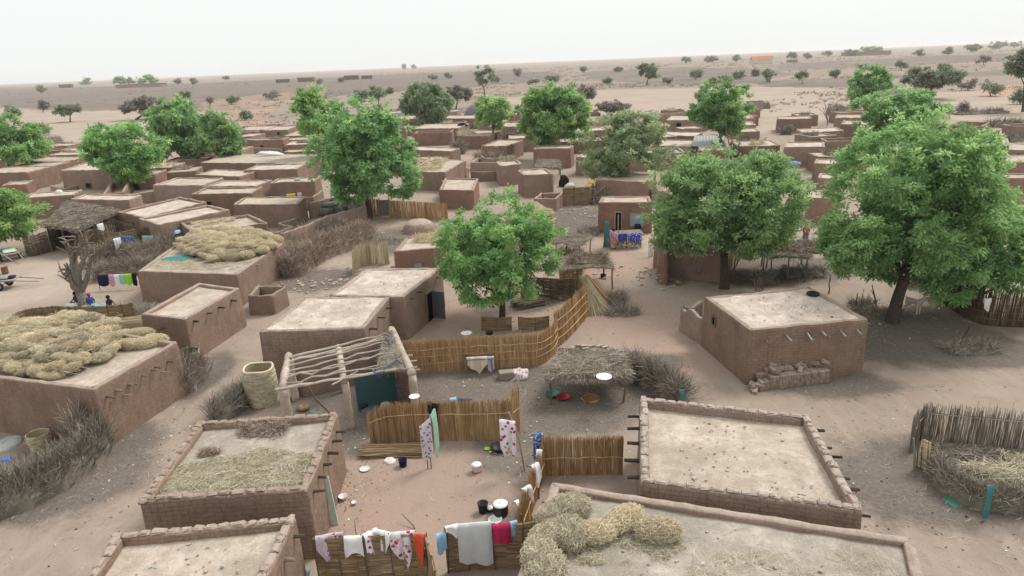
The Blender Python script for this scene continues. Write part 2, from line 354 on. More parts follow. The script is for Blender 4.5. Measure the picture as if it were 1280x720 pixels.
BLOBS=[('g',620,482,7.5,2.4),('g',700,505,4,3),('g',430,505,3.2,2.2),('g',1120,410,5,3),('g',735,490,5,3),('g',470,535,3,2.2),('g',1135,425,6,3.2),('g',1215,440,5,2),('g',1200,600,5,3),('g',60,600,4,3),('g',960,338,6,3.5),('g',390,350,4,3),('g',505,300,5,5),  # g: grey ash and litter; at right neem and pole shelter shade is painted in
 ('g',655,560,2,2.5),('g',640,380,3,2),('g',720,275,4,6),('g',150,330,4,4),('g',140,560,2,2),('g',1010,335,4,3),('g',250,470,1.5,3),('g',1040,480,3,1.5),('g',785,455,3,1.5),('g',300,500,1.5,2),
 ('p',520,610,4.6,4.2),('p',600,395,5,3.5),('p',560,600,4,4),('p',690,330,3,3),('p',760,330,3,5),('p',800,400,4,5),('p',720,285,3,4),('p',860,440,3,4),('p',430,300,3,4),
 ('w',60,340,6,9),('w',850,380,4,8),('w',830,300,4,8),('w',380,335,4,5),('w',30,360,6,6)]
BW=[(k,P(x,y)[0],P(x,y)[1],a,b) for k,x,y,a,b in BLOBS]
def inpoly(q,x,y):
    c=False;j=len(q)-1
    for i in range(len(q)):
        if (q[i][1]>y)!=(q[j][1]>y) and x<(q[j][0]-q[i][0])*(y-q[i][1])/(q[j][1]-q[i][1])+q[i][0]: c=not c
        j=i
    return c
def build_ground():
    m,n,out=nt('ground_earth');pos=geo(n)
    z1=N(n,'ShaderNodeSeparateColor');L(n,attr(n,'zone','Color'),z1.inputs[0]);z2=N(n,'ShaderNodeSeparateColor');L(n,attr(n,'zone2','Color'),z2.inputs[0])
    base=(.325,.254,.206)
    c=ramp(n,noi(n,pos,.16,6,.62,.5),[(.3,mul(base,.84)),(.5,base),(.7,mul(base,1.13))])
    c=mixc(n,ramp(n,noi(n,pos,.9,5,.7,.6),[(.46,0.0),(.66,.5)]),c,(.29,.235,.185))
    c=mixc(n,ramp(n,noi(n,pos,.42,5,.65,.9),[(.5,0.0),(.68,.55)]),c,(.395,.315,.262))
    c=mixc(n,ramp(n,noi(n,pos,4.5,5,.75),[(.55,0.0),(.72,.4)]),c,(.23,.19,.155))
    # footpath scuffs
    mp=N(n,'ShaderNodeMapping');mp.inputs['Scale'].default_value=(.55,.13,1);mp.inputs['Rotation'].default_value=(0,0,.5);L(n,pos,mp.inputs['Vector'])
    c=mixc(n,ramp(n,noi(n,mp.outputs[0],2.2,5,.7,1.2),[(.5,0.0),(.62,.35)]),c,(.40,.33,.275))
    def zone(src,col,lo,hi,sc,c,mx=1.0):
        a=N(n,'ShaderNodeMath',operation='ADD');L(n,src,a.inputs[0]);s=N(n,'ShaderNodeMath',operation='MULTIPLY_ADD');L(n,noi(n,pos,sc,5,.65),s.inputs[0]);s.inputs[1].default_value=1.1;s.inputs[2].default_value=-.55;L(n,s.outputs[0],a.inputs[1])
        return mixc(n,ramp(n,a.outputs[0],[(lo,0.0),(hi,mx)]),c,col)
    c=zone(z2.outputs[0],(.45,.368,.305),.25,.8,.25,c,.7)
    c=zone(z1.outputs[1],(.375,.265,.213),.15,.85,.4,c,.9)
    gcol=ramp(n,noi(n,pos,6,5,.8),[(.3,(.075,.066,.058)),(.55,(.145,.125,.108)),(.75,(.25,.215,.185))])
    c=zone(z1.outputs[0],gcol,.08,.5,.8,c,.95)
    # far plain
    c=zone(z1.outputs[2],(.12,.099,.10),.35,.65,.02,c,.95)
    c=zone(z2.outputs[1],(.46,.28,.21),.4,1.0,.06,c,.75)
    c=mixc(n,ramp(n,noi(n,pos,.05,7,.75,1.0),[(.42,0.0),(.62,.4)]),c,(.27,.225,.19))
    mp2=N(n,'ShaderNodeMapping');mp2.inputs['Scale'].default_value=(.006,.02,1);L(n,pos,mp2.inputs['Vector'])
    sc=ramp(n,noi(n,mp2.outputs[0],2.0,7,.75,.8),[(.38,0.0),(.6,.8)])
    k=N(n,'ShaderNodeMath',operation='MULTIPLY');L(n,sc,k.inputs[0]);L(n,z2.outputs[2],k.inputs[1])
    c=mixc(n,k.outputs[0],c,(.22,.185,.15))
    vf=N(n,'ShaderNodeTexVoronoi');vf.inputs['Scale'].default_value=2.6;L(n,pos,vf.inputs['Vector']);foot=ramp(n,vf.outputs['Distance'],[(.0,0.0),(.22,1.0)])
    c=mixc(n,ramp(n,foot,[(.0,.42),(.8,0.0)]),c,(.2,.165,.135))
    mr=N(n,'ShaderNodeMapping');mr.inputs['Scale'].default_value=(2.4,.16,1);mr.inputs['Rotation'].default_value=(0,0,.35);L(n,pos,mr.inputs['Vector'])
    c=mixc(n,ramp(n,noi(n,mr.outputs[0],1.0,3,.5,.6),[(.56,0.0),(.62,.12),(.68,0.0)]),c,(.22,.18,.15))
    c=mixc(n,ramp(n,noi(n,pos,16,4,.8),[(.56,0.0),(.7,.4)]),c,(.17,.14,.115));c=mixc(n,ramp(n,noi(n,pos,11,4,.8),[(.32,.35),(.42,0.0)]),c,(.45,.38,.32))
    nm=bump(n,noi(n,pos,2.0,7,.75),.7,.07);nm=bump(n,foot,.35,.03,nm);nm=bump(n,noi(n,pos,19,4,.75),.5,.02,nm)
    finish(n,out,c,nm,.97,.05)
    # polar sheet round the village: fine ahead of the camera, coarse behind
    az=[]
    a=-180.0
    while a<180: az.append(a);a+= .42 if abs(a)<46 else (2 if abs(a)<60 else 8)
    rr=[0.0,3,6];r=9.0
    while r<14000: rr.append(r);r*=1.0+ (0.0125 if r<80 else .02 if r<500 else .035)
    nA=len(az);V=[];Z1=[];Z2=[]
    for r in rr:
        for a in az:
            t=math.radians(a);x=r*math.sin(t);y=r*math.cos(t)
            V.append((x,y,gz(x,y)));A=a;B=math.log(max(r,1))*14
            g=p=w=0.0
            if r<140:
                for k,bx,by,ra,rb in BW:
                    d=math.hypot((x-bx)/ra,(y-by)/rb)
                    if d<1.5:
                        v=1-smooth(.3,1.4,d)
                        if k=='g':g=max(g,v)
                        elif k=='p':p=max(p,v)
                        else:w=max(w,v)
            dk=rd=0.0;sc=smooth(150,330,r)
            if r>110 and abs(a)<60:
                A2=A+1.0*nz(x*.006,y*.004,1);B2=B+.9*nz(x*.008,y*.004,4)
                if inpoly(FARDARK,A2,B2):dk=1.0
                else:
                    for q in FARDARK2:
                        if inpoly(q,A2,B2):dk=.62
                for q in RED:
                    if inpoly(q,A2,B2):rd=1.0
                for q in PALE:
                    if inpoly(q,A2,B2):w=.9;sc*=.3
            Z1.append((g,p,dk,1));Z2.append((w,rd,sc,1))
    mb=MB();Q=[]
    for i in range(len(rr)-1):
        for k in range(nA):
            k2=(k+1)%nA;Q.append((i*nA+k,(i+1)*nA+k,(i+1)*nA+k2,i*nA+k2))
    mb.add(V,Q);me=mb.mesh('ground',m,True)
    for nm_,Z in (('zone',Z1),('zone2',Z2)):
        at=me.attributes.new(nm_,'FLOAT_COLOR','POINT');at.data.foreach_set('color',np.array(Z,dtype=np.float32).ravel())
    o=bpy.data.objects.new('ground',me);C.objects.link(o);o['kind']='structure'
    # orient normals upward
    if me.polygons[nA*5].normal.z<0: me.flip_normals()
build_ground()
# ---------------------------------------------------------------- mud walls
def resample(poly,closed,seg,rnd):
    """list of (x,y) with corners rounded"""
    n=len(poly);pts=[]
    rng=range(n)
    def v2(p):return Vector((p[0],p[1]))
    for i in rng:
        c=v2(poly[i])
        if closed or 0<i<n-1:
            a=v2(poly[i-1]);b=v2(poly[(i+1)%n]);da=(a-c);db=(b-c);r=min(rnd,da.length*.3,db.length*.3);da.normalize();db.normalize()
            p0=c+da*r;p1=c+db*r;mid=(p0+p1)*.25+c*.5
            if rnd>.4: pts+= [p0,p0*.56+c*.38+p1*.06,mid,p1*.56+c*.38+p0*.06,p1]
            else: pts+=[p0,mid,p1]
        else: pts.append(c)
    out=[]
    m=len(pts)
    for i in range(m if closed else m-1):
        a=pts[i];b=pts[(i+1)%m];l=(b-a).length;k=max(1,int(round(l/seg)))
        for j in range(k): out.append(a.lerp(b,j/k))
    if not closed: out.append(pts[-1])
    return out
def wall_strip(mb,poly,closed,h,thick,z_in,seg=.45,rnd=.12,rough=.03,top_rough=.05,batter=.06,hfun=None):
    """thick wall with soft top; outer line = poly, inner line inset by thick"""
    pts=resample(poly,closed,seg,rnd);m=len(pts)
    nor=[]
    for i in range(m):
        a=pts[i-1] if (closed or i>0) else pts[i];b=pts[(i+1)%m] if (closed or i<m-1) else pts[i]
        d=(b-a);d.normalize();nor.append(Vector((d.y,-d.x)))
    zs=[-.15,.25,h*.35,h*.6,h-.35,h-.09] if h>1.3 else [-.15,h*.3,h*.6,h-.08]
    prof=[(batter*(1-max(0,z)/h),z,0) for z in zs]+[(-.02,h-.015,1),(-.07,h,1),(-thick*.5,h+.015,1),(-thick+.07,h,1),(-thick+.02,h-.03,1)]
    zi=z_in
    if h-.12-zi>.6: prof+=[(-thick,h-.12,0),(-thick-.02,(h+zi)/2,0),(-thick-.04,zi-.1,0)]
    else: prof+=[(-thick,(h+zi)/2,0),(-thick-.01,zi-.08,0)]
    K=len(prof);V=[];U=[];u=0.0
    cols=m+1 if closed else m
    for i in range(cols):
        q=i%m;p=pts[q]
        if i>0:u+=(pts[q]-pts[i-1]).length
        hh=1.0 if hfun is None else hfun(i/(cols-1))
        tj=top_rough*nz(p.x*1.7,p.y*1.7,11)+top_rough*.6*nz(p.x*5,p.y*5,2)
        vv=0
        for k,(o,z,top) in enumerate(prof):
            zz=z*hh if z>0 else z
            nn=rough*nz(p.x*1.3+k*.2,p.y*1.3,z*1.3)+rough*.5*nz(p.x*4,p.y*4,z*4+k)
            x=p.x+nor[q].x*(o+nn);y=p.y+nor[q].y*(o+nn)
            V.append((x,y,zz+(tj if z>h*.8 else 0)));U.append((u,z if k<len(zs)+3 else h+ (k-len(zs)-2)*.12,0))
    Q=[]
    for i in range(cols-1):
        for k in range(K-1):
            Q.append((i*K+k,(i+1)*K+k,(i+1)*K+k+1,i*K+k+1))
    pl=None
    if not closed: pl=[[k for k in range(K)],[ (cols-1)*K+k for k in range(K-1,-1,-1)]]
    mb.add(V,Q,polys=pl,uv=U)
    return pts,nor
HD={}
def regular(p):
    """far roofs: pull the plan half way to a rectangle"""
    a,b,c,d=[Vector((q[0],q[1])) for q in p]
    u=((b-a).normalized()+(c-d).normalized()*.3).normalized();w=((b-a).length+(c-d).length)/2
    n=Vector((-u.y,u.x));s=((d-a)+(c-b))/2;l=max(2.4,min(11,s.dot(n)))
    v=(s.normalized()*.55+n*.45).normalized()
    m=(a+b)/2
    return [m-u*w/2,m+u*w/2,m+u*w/2+v*l,m-u*w/2+v*l]
def beam_row(root,p,face,us,z,ln,kind,r=.055,tilt=0.0):
    a=Vector(p[face]);b=Vector(p[(face+1)%4]);d=(b-a);l=d.length;d.normalize();n=Vector((d.y,-d.x))
    for u in us:
        c=a.lerp(b,u);L_=ln*R.uniform(.75,1.25);mb=MB()
        q0=Vector((c.x-n.x*.12,c.y-n.y*.12,z+R.uniform(-.05,.05)));sk=R.uniform(-.15,.15)
        q1=Vector((c.x+(n.x+d.x*sk)*L_,c.y+(n.y+d.y*sk)*L_,q0.z-tilt*L_))
        rr=r*R.uniform(.8,1.2)
        tube(mb,[q0,q0.lerp(q1,.5)+Vector((0,0,.01)),q1],[rr,rr*.95,rr*.85],6,R.random(),True,.12)
        mb.build('beam_end' if kind!='metal_pale' else 'drain_spout',MATS[kind],root)
def coping(root,pts,nor,h,thick,mat):
    mb=MB();i=0;m=len(pts)
    path=pts+[pts[0]];dist=[0]
    for k in range(1,len(path)): dist.append(dist[-1]+(path[k]-path[k-1]).length)
    s=.1
    while s<dist[-1]-.2:
        ln=R.uniform(.26,.5)
        t=s+ln/2
        k=max(j for j in range(len(dist)) if dist[j]<=t);k=min(k,len(path)-2)
        f=(t-dist[k])/max(1e-6,dist[k+1]-dist[k]);p=path[k].lerp(path[k+1],f);d=(path[k+1]-path[k]).normalized();nn=nor[k%m]
        rz=math.atan2(d.y,d.x)+R.uniform(-.04,.04)
        bbox_(mb,(p.x-nn.x*(thick*.5+R.uniform(-.03,.03)),p.y-nn.y*thick*.5,h+.03+R.uniform(-.025,.015)),(ln-.01,thick*R.uniform(.68,.86),R.uniform(.085,.12)),rz+R.uniform(-.06,.06),bev=.04,j=.02)
        s+=ln+.015
    # give bricks a wuv so the wall material does not streak them
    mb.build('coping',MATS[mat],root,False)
def house(label,q,h,o,idx):
    near=o.get('near',0);p=[P(x,y,h) for x,y in q] if q else o['world'];p2=[Vector((v[0],v[1])) for v in p] if near or not q else regular(p)
    c=sum(p2,Vector((0,0)))/4
    root=thing('mud_house',label,'house',(c.x,c.y,gz(c.x,c.y)*(1 if c.length>170 else 0)),'flat roofed mud houses of the village')
    g0=root.location.z
    wm='mud_brick' if o.get('brick') else 'mud_red' if o.get('red') else 'mud_plaster'
    th=.3 if near else .32;par=o.get('par',.14);mb=MB()
    rnd=.9 if o.get('rnd') else (.1 if near else .22)
    pts,nor=wall_strip(mb,[(v.x,v.y) for v in p2],True,h,th,h-par,seg=.3 if near==1 and c.length<50 else .6,rnd=rnd,rough=.03 if near else .06,top_rough=.04 if near else .09)
    for k in range(len(mb.V)): mb.V[k][:,2]+=g0
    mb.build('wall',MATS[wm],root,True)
    # roof sheet
    ins=[]
    for i in range(4):
        a=p2[i];u=(p2[(i+1)%4]-a).normalized();v=(p2[i-1]-a).normalized();ins.append(a+(u+v)*(th*.62+ (.25 if o.get('rnd') else 0)))
    nx=max(4,int((ins[1]-ins[0]).length/.28)) if near else 12;ny=max(4,int((ins[3]-ins[0]).length/.28)) if near else 8
    nx=min(nx,46);ny=min(ny,40);V=[];U=[]
    for j in range(ny+1):
        for i in range(nx+1):
            a=ins[0].lerp(ins[1],i/nx);b=ins[3].lerp(ins[2],i/nx);s=a.lerp(b,j/ny)
            z=h-par+.035*nz(s.x*.8,s.y*.8,idx)+.02*nz(s.x*3,s.y*3,idx)+.05*(abs(i/nx-.5)**3+abs(j/ny-.5)**3)*4
            V.append((s.x,s.y,z+g0));U.append((s.x,s.y,0))
    Q=[(j*(nx+1)+i,j*(nx+1)+i+1,(j+1)*(nx+1)+i+1,(j+1)*(nx+1)+i) for j in range(ny) for i in range(nx)]
    mb=MB();mb.add(V,Q,uv=U)
    mb.build('roof',MATS['roof_stained' if o.get('rstain') else 'roof_pale' if o.get('light') else 'roof_mud'],root,True)
    HD[label]=(root,p2,h,par,pts,nor,wm,th)
    return root
# (label, [FL,FR,BR,BL] roof-edge pixels, height, options)
HOUSES=[
# foreground
('flat mud brick house cut off at bottom left, bare pale roof',[(58,790),(302,790),(371,645),(145,667)],2.6,dict(near=1,par=.28,brick=1)),
('mud brick house with grey straw litter and a small twig nest on its roof',[(173,628),(385,613),(423,516),(247,528)],2.55,dict(near=1,par=.25,brick=1,rstain=.5)),
('large mud house at left edge carrying the biggest heap of straw bundles',[(-150,455),(117,487),(222,427),(35,395)],2.75,dict(near=1,par=.3)),
('small bare roofed mud house with protruding beam ends, left of the lane',[(175,393),(231,399),(300,360),(248,353)],2.5,dict(near=1,par=.2)),
('mud house with straw bundles at the back of a wide grey roof, beside the lane',[(171,339),(296,343),(354,304),(228,299)],2.25,dict(near=1,par=.12,rstain=.4)),
('pale roofed mud brick house right behind the bare pole shelter',[(323,415),(455,410),(489,369),(383,371)],2.6,dict(near=1,par=.06,light=1,brick=1)),
('pale roofed mud house with an open grey metal door onto the neem yard',[(411,369),(505,371),(553,334),(457,336)],2.65,dict(near=1,par=.08,light=1)),
('low reddish mud house with dry stalks piled on its roof, left of the neem tree',[(492,314),(560,309),(578,291),(507,297)],2.2,dict(near=1,par=.1,red=1)),
('mud house with rounded straw bundles on its roof, right behind the neem tree',[(618,288),(664,290),(697,272),(640,266)],2.3,dict(near=1,par=.15,red=1)),
('mud house with pale blue shuttered window facing the street stall',[(748,253),(815,253),(812,245),(752,245)],2.8,dict(near=1,par=.12,red=1)),
('red mud house half hidden under the canopy of the middle neem tree',[(822,306),(905,313),(925,285),(845,280)],2.3,dict(near=1,par=.1,red=1)),
('big mud brick house with an old tyre on its pale roof, bricks stacked before it',[(938,413),(1086,399),(1012,358),(880,371)],2.8,dict(near=1,par=.07,light=1,brick=1)),
('mud house with neat brick parapet, dark beam ends both sides and bare sandy roof',[(800,603),(1080,640),(1012,520),(800,497)],2.6,dict(near=1,par=.32,brick=1,coping=1)),
('large low house at bottom right, loose straw bundles on the roof left end',[(600,840),(1190,840),(1142,672),(690,602)],2.7,dict(near=1,par=.2,rstain=.5)),
# left cluster
('leftmost long mud house with a sunlit side wall, front of the stepped row',[(-40,217),(33,215),(61,208),(0,207)],2.7,dict()),
('second roof of the stepped mud row at far left',[(12,209),(62,208),(80,202),(30,202)],2.6,dict()),
('third roof of the stepped mud row at far left, dark stained',[(32,202),(82,202),(99,195),(48,195)],2.6,dict()),
('low mud house with a thin pale roof behind the stepped row at left',[(58,194),(105,193),(115,189),(72,190)],2.6,dict()),
('most distant low mud house of the far left row',[(78,188),(125,188),(130,184),(85,184)],2.5,dict()),
('broad mud house with bright roof left of the forked neem, dark front wall',[(71,213),(150,212),(150,200),(93,201)],2.8,dict(light=1)),
('small mud store with crumbling brick top near the left edge',[(3,232),(31,230),(33,226),(8,226)],1.6,dict(red=1)),
('mud house with thin light roof edge behind the grey thatched shed',[(25,248),(92,243),(96,238),(38,240)],2.5,dict(light=1)),
('narrow bright roofed mud house touching the grey thatched shed',[(88,249),(160,250),(166,243),(98,241)],2.5,dict(light=1)),
('pinkish mud yard house with a slanting lit wall below the forked neem',[(125,243),(157,240),(160,226),(140,228)],1.7,dict(par=.9)),
('wide mud house with a white sack and rubble on its roof, beyond the forked neem',[(248,203),(385,205),(388,191),(268,192)],2.4,dict(par=.1)),
('long mud house with a thin pale roof just in front of the wide rubble roof',[(240,217),(302,222),(312,211),(262,212)],2.3,dict(light=1)),
('mud house with bright roof and small dark doorway in the left cluster',[(303,213),(372,211),(380,204),(318,206)],2.5,dict(light=1)),
('mud house with rough lumpy roof edge left of the cluster centre',[(192,231),(250,232),(278,221),(210,223)],2.4,dict()),
('mud house with bright triangular roof in the middle of the left cluster',[(250,233),(325,232),(335,225),(285,225)],2.4,dict(light=1)),
('mud house with faint straw patch on a sunken roof, above the rounded house',[(231,243),(322,241),(312,234),(258,233)],2.5,dict(par=.2)),
('dark brown square mud house under the left side of the largest neem',[(337,229),(392,226),(401,221),(348,222)],2.6,dict(par=.15)),
('low mud house with rounded soft corners and worn roof',[(284,256),(378,255),(368,245),(300,246)],2.4,dict(par=.12,rnd=1)),
('long narrow mud house with raised rim and bright roof, left of two parallel ones',[(148,265),(178,272),(251,249),(213,243)],2.5,dict(par=.22,light=1)),
('long narrow mud house with raised rim and bright roof, right of two parallel ones',[(172,273),(198,281),(284,261),(258,255)],2.5,dict(par=.22,light=1)),
('mud house with deep rim and dry weeds on its narrow roof, behind the straw roof',[(226,280),(240,289),(341,283),(317,267)],2.2,dict(par=.28)),
('reddish mud house standing at the far edge of the left cluster',[(298,163),(331,162),(334,157),(302,157)],2.5,dict(red=1)),
('small cube shaped mud hut with a single dark hole, behind the left cluster',[(331,163),(358,162),(362,157),(336,157)],2.6,dict()),
('plain mud house half hidden behind brush at the far left edge of the village',[(355,170),(392,169),(394,163),(360,163)],2.4,dict()),
# centre
('low long mud house left of the drooping willow like tree',[(486,149),(519,148),(522,144),(490,144)],2.5,dict(red=1)),
('low long mud house right of the drooping willow like tree',[(550,148),(596,148),(598,144),(552,144)],2.5,dict()),
('wide mud house in front of the drooping willow like tree with flat dark roof',[(514,161),(573,160),(580,152),(530,152)],2.7,dict()),
('mud compound house behind the head of the central lane',[(574,170),(609,170),(618,163),(585,162)],2.4,dict()),
('mud house with a crisp white roof rim at the left of the central lane',[(513,187),(563,189),(568,185),(519,182)],2.5,dict(par=.12,light=1)),
('mud house with straw spread on its roof, in front of the white rimmed one',[(522,214),(549,215),(566,199),(519,197)],2.4,dict(par=.1)),
('mud hut with a lit roof corner at the right of the central lane',[(603,182),(632,183),(650,174),(614,175)],2.5,dict()),
('low mud pen house at the right side of the central lane',[(588,203),(624,203),(628,197),(592,197)],1.3,dict(par=.7)),
('small mud hut with pale bundles on its roof, between lane and rounded hut',[(626,208),(652,204),(659,198),(631,199)],2.6,dict(rnd=1)),
('rounded tall mud hut with dark sticks scattered on its pale roof',[(655,219),(693,217),(680,209),(648,213)],2.6,dict(rnd=1)),
('rectangular mud house with a pale column at its right corner under the tall trees',[(667,186),(712,185),(719,182),(673,182)],2.9,dict(red=1)),
('tiny square mud store with raised rim at the head of the near lane',[(549,237),(592,238),(598,223),(556,222)],2.1,dict(near=1,par=.18,red=1)),
('dark shaded mud house under the yellowish sparse tree',[(743,224),(812,228),(812,216),(748,215)],2.4,dict(red=1)),
('low mud house seen between the two central tall trees',[(610,158),(652,158),(655,153),(615,153)],2.4,dict()),
('mud wall house hidden in the shade of the tall central tree',[(720,196),(760,198),(765,190),(724,189)],2.5,dict()),
# right centre
('long mud compound house with black doorway, left of the dark round tree',[(836,150),(880,150),(884,143),(830,144)],2.3,dict(par=.1)),
('low pale roofed mud house in front of the black doorway compound',[(822,169),(870,170),(874,165),(828,164)],1.8,dict(light=1)),
('broad mud house with a wide pale roof behind the middle neem',[(812,182),(864,183),(868,175),(818,174)],2.2,dict(light=1)),
('brown mud house with dark vertical gap directly below the grey metal roof',[(872,188),(912,188),(913,184),(874,184)],2.8,dict(red=1)),
('small two tier mud house right of the dark round tree, upper tier',[(918,157),(946,156),(946,151),(922,152)],2.4,dict(red=1)),
('mud house with grey metal door right of the dark round tree',[(925,165),(950,164),(950,160),(926,160)],2.7,dict()),
('mud house with a small pale blue window at the far right centre',[(971,149),(1015,148),(1016,145),(975,145)],2.6,dict()),
('long mud house with a light roof edge beneath the bare forked tree',[(1001,166),(1057,163),(1057,158),(1010,160)],2.5,dict(light=1)),
('mud house with a slab like roof corner right of the middle neem top',[(978,184),(1033,183),(1038,177),(992,177)],2.7,dict(light=1)),
('low mud house with brush on its roof behind the bare forked tree',[(1043,147),(1085,147),(1085,143),(1046,143)],2.5,dict()),
('plain mud house just left of the big right hand tree top',[(1050,155),(1090,156),(1088,150),(1052,151)],2.6,dict()),
('mud hut with very bright roof at the left side of the big right tree',[(1017,204),(1052,205),(1052,199),(1019,198)],2.3,dict(light=1)),
('small mud hut with bright roof just in front of the very bright roofed hut',[(1022,222),(1050,223),(1052,217),(1024,216)],2.2,dict(light=1)),
('red mud wall house facing the sandy gap between the two big trees',[(1008,247),(1050,248),(1052,238),(1012,237)],2.4,dict(near=1,red=1)),
# right
('long mud house with white rim and objects on its roof, near the right edge',[(1187,180),(1262,182),(1257,173),(1184,171)],2.4,dict(par=.12)),
('roofless looking grey mud house behind the white rimmed long one',[(1176,170),(1252,172),(1246,163),(1180,161)],1.9,dict(par=.6)),
('ruined dark mud shell at the far right edge of the village',[(1186,156),(1229,158),(1226,152),(1188,151)],1.9,dict(par=1.4)),
('mud house with dark recess cut off by the right edge of the photo',[(1262,187),(1310,188),(1312,180),(1264,179)],2.4,dict()),
('mud house seen through the right tree, behind the reed pen',[(1185,262),(1245,266),(1246,250),(1190,248)],2.3,dict(near=1)),
('low broken mud house at the right edge behind the tent',[(1228,222),(1300,223),(1302,217),(1232,216)],1.6,dict()),
]

for i,(l,q,h,o) in enumerate(HOUSES): house(l,q,h,o,i)
def find(s):
    for k in HD:
        if s in k:return HD[k]
    raise KeyError(s)
def face_frame(hd,face,u,z,off=0.0):
    root,p,h=hd[0],hd[1],hd[2];a=p[face];b=p[(face+1)%4];d=(b-a).normalized();n=Vector((d.y,-d.x));c=a.lerp(b,u)
    bat=.06*(1-z/h)
    return Vector((c.x+n.x*(off+bat),c.y+n.y*(off+bat),z)),math.atan2(d.y,d.x),n,d
def face_box(hd,face,u,z,w,hh,dep,off,name,mat,parent=None,tint=.5):
    c,rz,n,d=face_frame(hd,face,u,z,off);mb=MB();box(mb,c,(w,dep,hh),rz,tint);return mb.build(name,MATS[mat],parent or hd[0])
def window(hd,face,u,z,w,hh,pane_or_shade='opening_shade',frame='wood'):
    c,rz,n,d=face_frame(hd,face,u,z,.0);mb=MB();t=.07
    for sx,sz,W,HH in ((0,hh/2+t/2,w+2*t,t),(0,-hh/2-t/2,w+2*t,t),(-w/2-t/2,0,t,hh),(w/2+t/2,0,t,hh)):
        box(mb,(c.x+d.x*sx,c.y+d.y*sx,c.z+sz),(W,.16,HH),rz)
    f=mb.build('window_frame',MATS[frame],hd[0])
    mb=MB();box(mb,c,(w+.01,.06,hh+.01),rz);mb.build('pane_or_shade',MATS[pane_or_shade],f)  # by default a near-black panel paints the shade inside an open hole
def doorway(hd,face,u,w=.85,hh=1.75,mat='opening_shade',frame='wood'):
    c,rz,n,d=face_frame(hd,face,u,hh/2,.02);mb=MB();t=.09
    box(mb,(c.x,c.y,hh+t/2),(w+2*t,.18,t),rz)
    for s in(-1,1): box(mb,(c.x+d.x*s*(w/2+t/2),c.y+d.y*s*(w/2+t/2),hh/2),(t,.18,hh),rz)
    f=mb.build('door_frame',MATS[frame],hd[0])
    mb=MB();box(mb,c,(w+.01,.06,hh),rz);mb.build('door',MATS[mat],hd[0])  # dark version is no door leaf; its colour stands for the doorway's shade
lin=lambda a,b,n:[a+(b-a)*i/(n-1) for i in range(n)]
for s in ('cut off at bottom left','grey straw litter','with neat brick parapet'):
    r_,p_,h_,par_,pts_,nor_,wm_,th_=find(s);coping(r_,pts_,nor_,h_,th_,wm_)
H14=find('with neat brick parapet');beam_row(H14[0],H14[1],3,lin(.12,.86,5),2.2,.5,'wood_dark',.065);beam_row(H14[0],H14[1],1,[.08,.3,.42,.62,.74,.93],2.2,.45,'wood_dark',.06)
H2=find('grey straw litter');beam_row(H2[0],H2[1],1,lin(.1,.85,6),2.15,.33,'wood_dark',.06);beam_row(H2[0],H2[1],3,[.2,.42,.62,.85],2.3,.35,'metal_pale',.07,.2)
H1=find('cut off at bottom left');beam_row(H1[0],H1[1],1,lin(.25,.9,4),2.2,.3,'wood',.05)
H13=find('old tyre');beam_row(H13[0],H13[1],0,[.3,.48,.6,.76,.9],2.42,.5,'metal_pale',.05,.35);beam_row(H13[0],H13[1],0,[.13,.5,.64],2.2,.35,'wood',.05)
window(H13,3,.28,1.95,.28,.42)
H4=find('protruding beam ends');beam_row(H4[0],H4[1],1,[.12,.35,.55,.8],2.1,.4,'wood_dark',.06);beam_row(H4[0],H4[1],0,[.5],1.9,.35,'wood_dark',.07)
H3=find('biggest heap');beam_row(H3[0],H3[1],1,[.1,.2,.33,.36,.5,.62,.66,.82],2.15,.38,'wood',.05);beam_row(H3[0],H3[1],1,[.12,.26,.72],1.8,.4,'wood_pale',.035)
H6=find('right behind the bare pole');beam_row(H6[0],H6[1],1,[.15,.45,.75],2.25,.35,'wood_dark',.055)
H7=find('open grey metal door');beam_row(H7[0],H7[1],1,[.12,.3,.8],2.3,.3,'wood_dark',.05)
doorway(H7,1,.55,.85,1.8,'opening_shade');face_box(H7,1,.2,1.7,.3,.3,.05,.01,'plaster_patch','mud_yard')
c_,rz_,n_,d_=face_frame(H7,1,.55,.9,.0);e0=c_+Vector((n_.x*.1+d_.x*.46,n_.y*.1+d_.y*.46,0));
mb=MB();w0=Vector((n_.x,n_.y,0))*.8+Vector((d_.x,d_.y,0))*-.15;cc=e0+w0*.5;box(mb,cc,(w0.length,.04,1.78),math.atan2(w0.y,w0.x));H7door=mb.build('door_leaf',MATS['metal_grey'],H7[0])
H5=find('at the back of a wide grey roof');beam_row(H5[0],H5[1],1,lin(.1,.9,7),2.0,.35,'metal_pale',.035,.1)
H8=find('dry stalks piled on its roof');window(H8,0,.42,1.0,.55,.35,'window_blue')
H11=find('pale blue shuttered');doorway(H11,0,.38,.5,1.9,'opening_shade','wood_pale');window(H11,0,.72,1.25,1.05,1.1,'window_blue','wood_pale')
face_box(H11,0,.82,1.25,.42,1.08,.03,.05,'shutter','pale_teal')
hd=find('single dark hole');window(hd,0,.6,1.8,.5,.5)
hd=find('black doorway');doorway(hd,0,.32,.9,1.7);mb=MB()
hd=find('grey metal door right of');doorway(hd,0,.25,.9,1.8,'metal_pale')
hd=find('pale blue window at');window(hd,0,.42,1.3,.8,.7,'pale_teal')
hd=find('small dark doorway');doorway(hd,0,.12,.7,1.6)
hd=find('faint straw patch');window(hd,0,.22,1.2,1.4,.8)
hd=find('bright triangular roof');window(hd,0,.55,1.4,.6,.5)
hd=find('thin pale roof just');doorway(hd,0,.9,.7,1.6)
hd=find('dark vertical gap');doorway(hd,0,.2,.35,1.9)
hd=find('recess cut off');window(hd,0,.5,1.3,2.2,1.2)
hd=find('parallel ones');doorway(hd,0,.5,.8,1.7,'pale_teal')
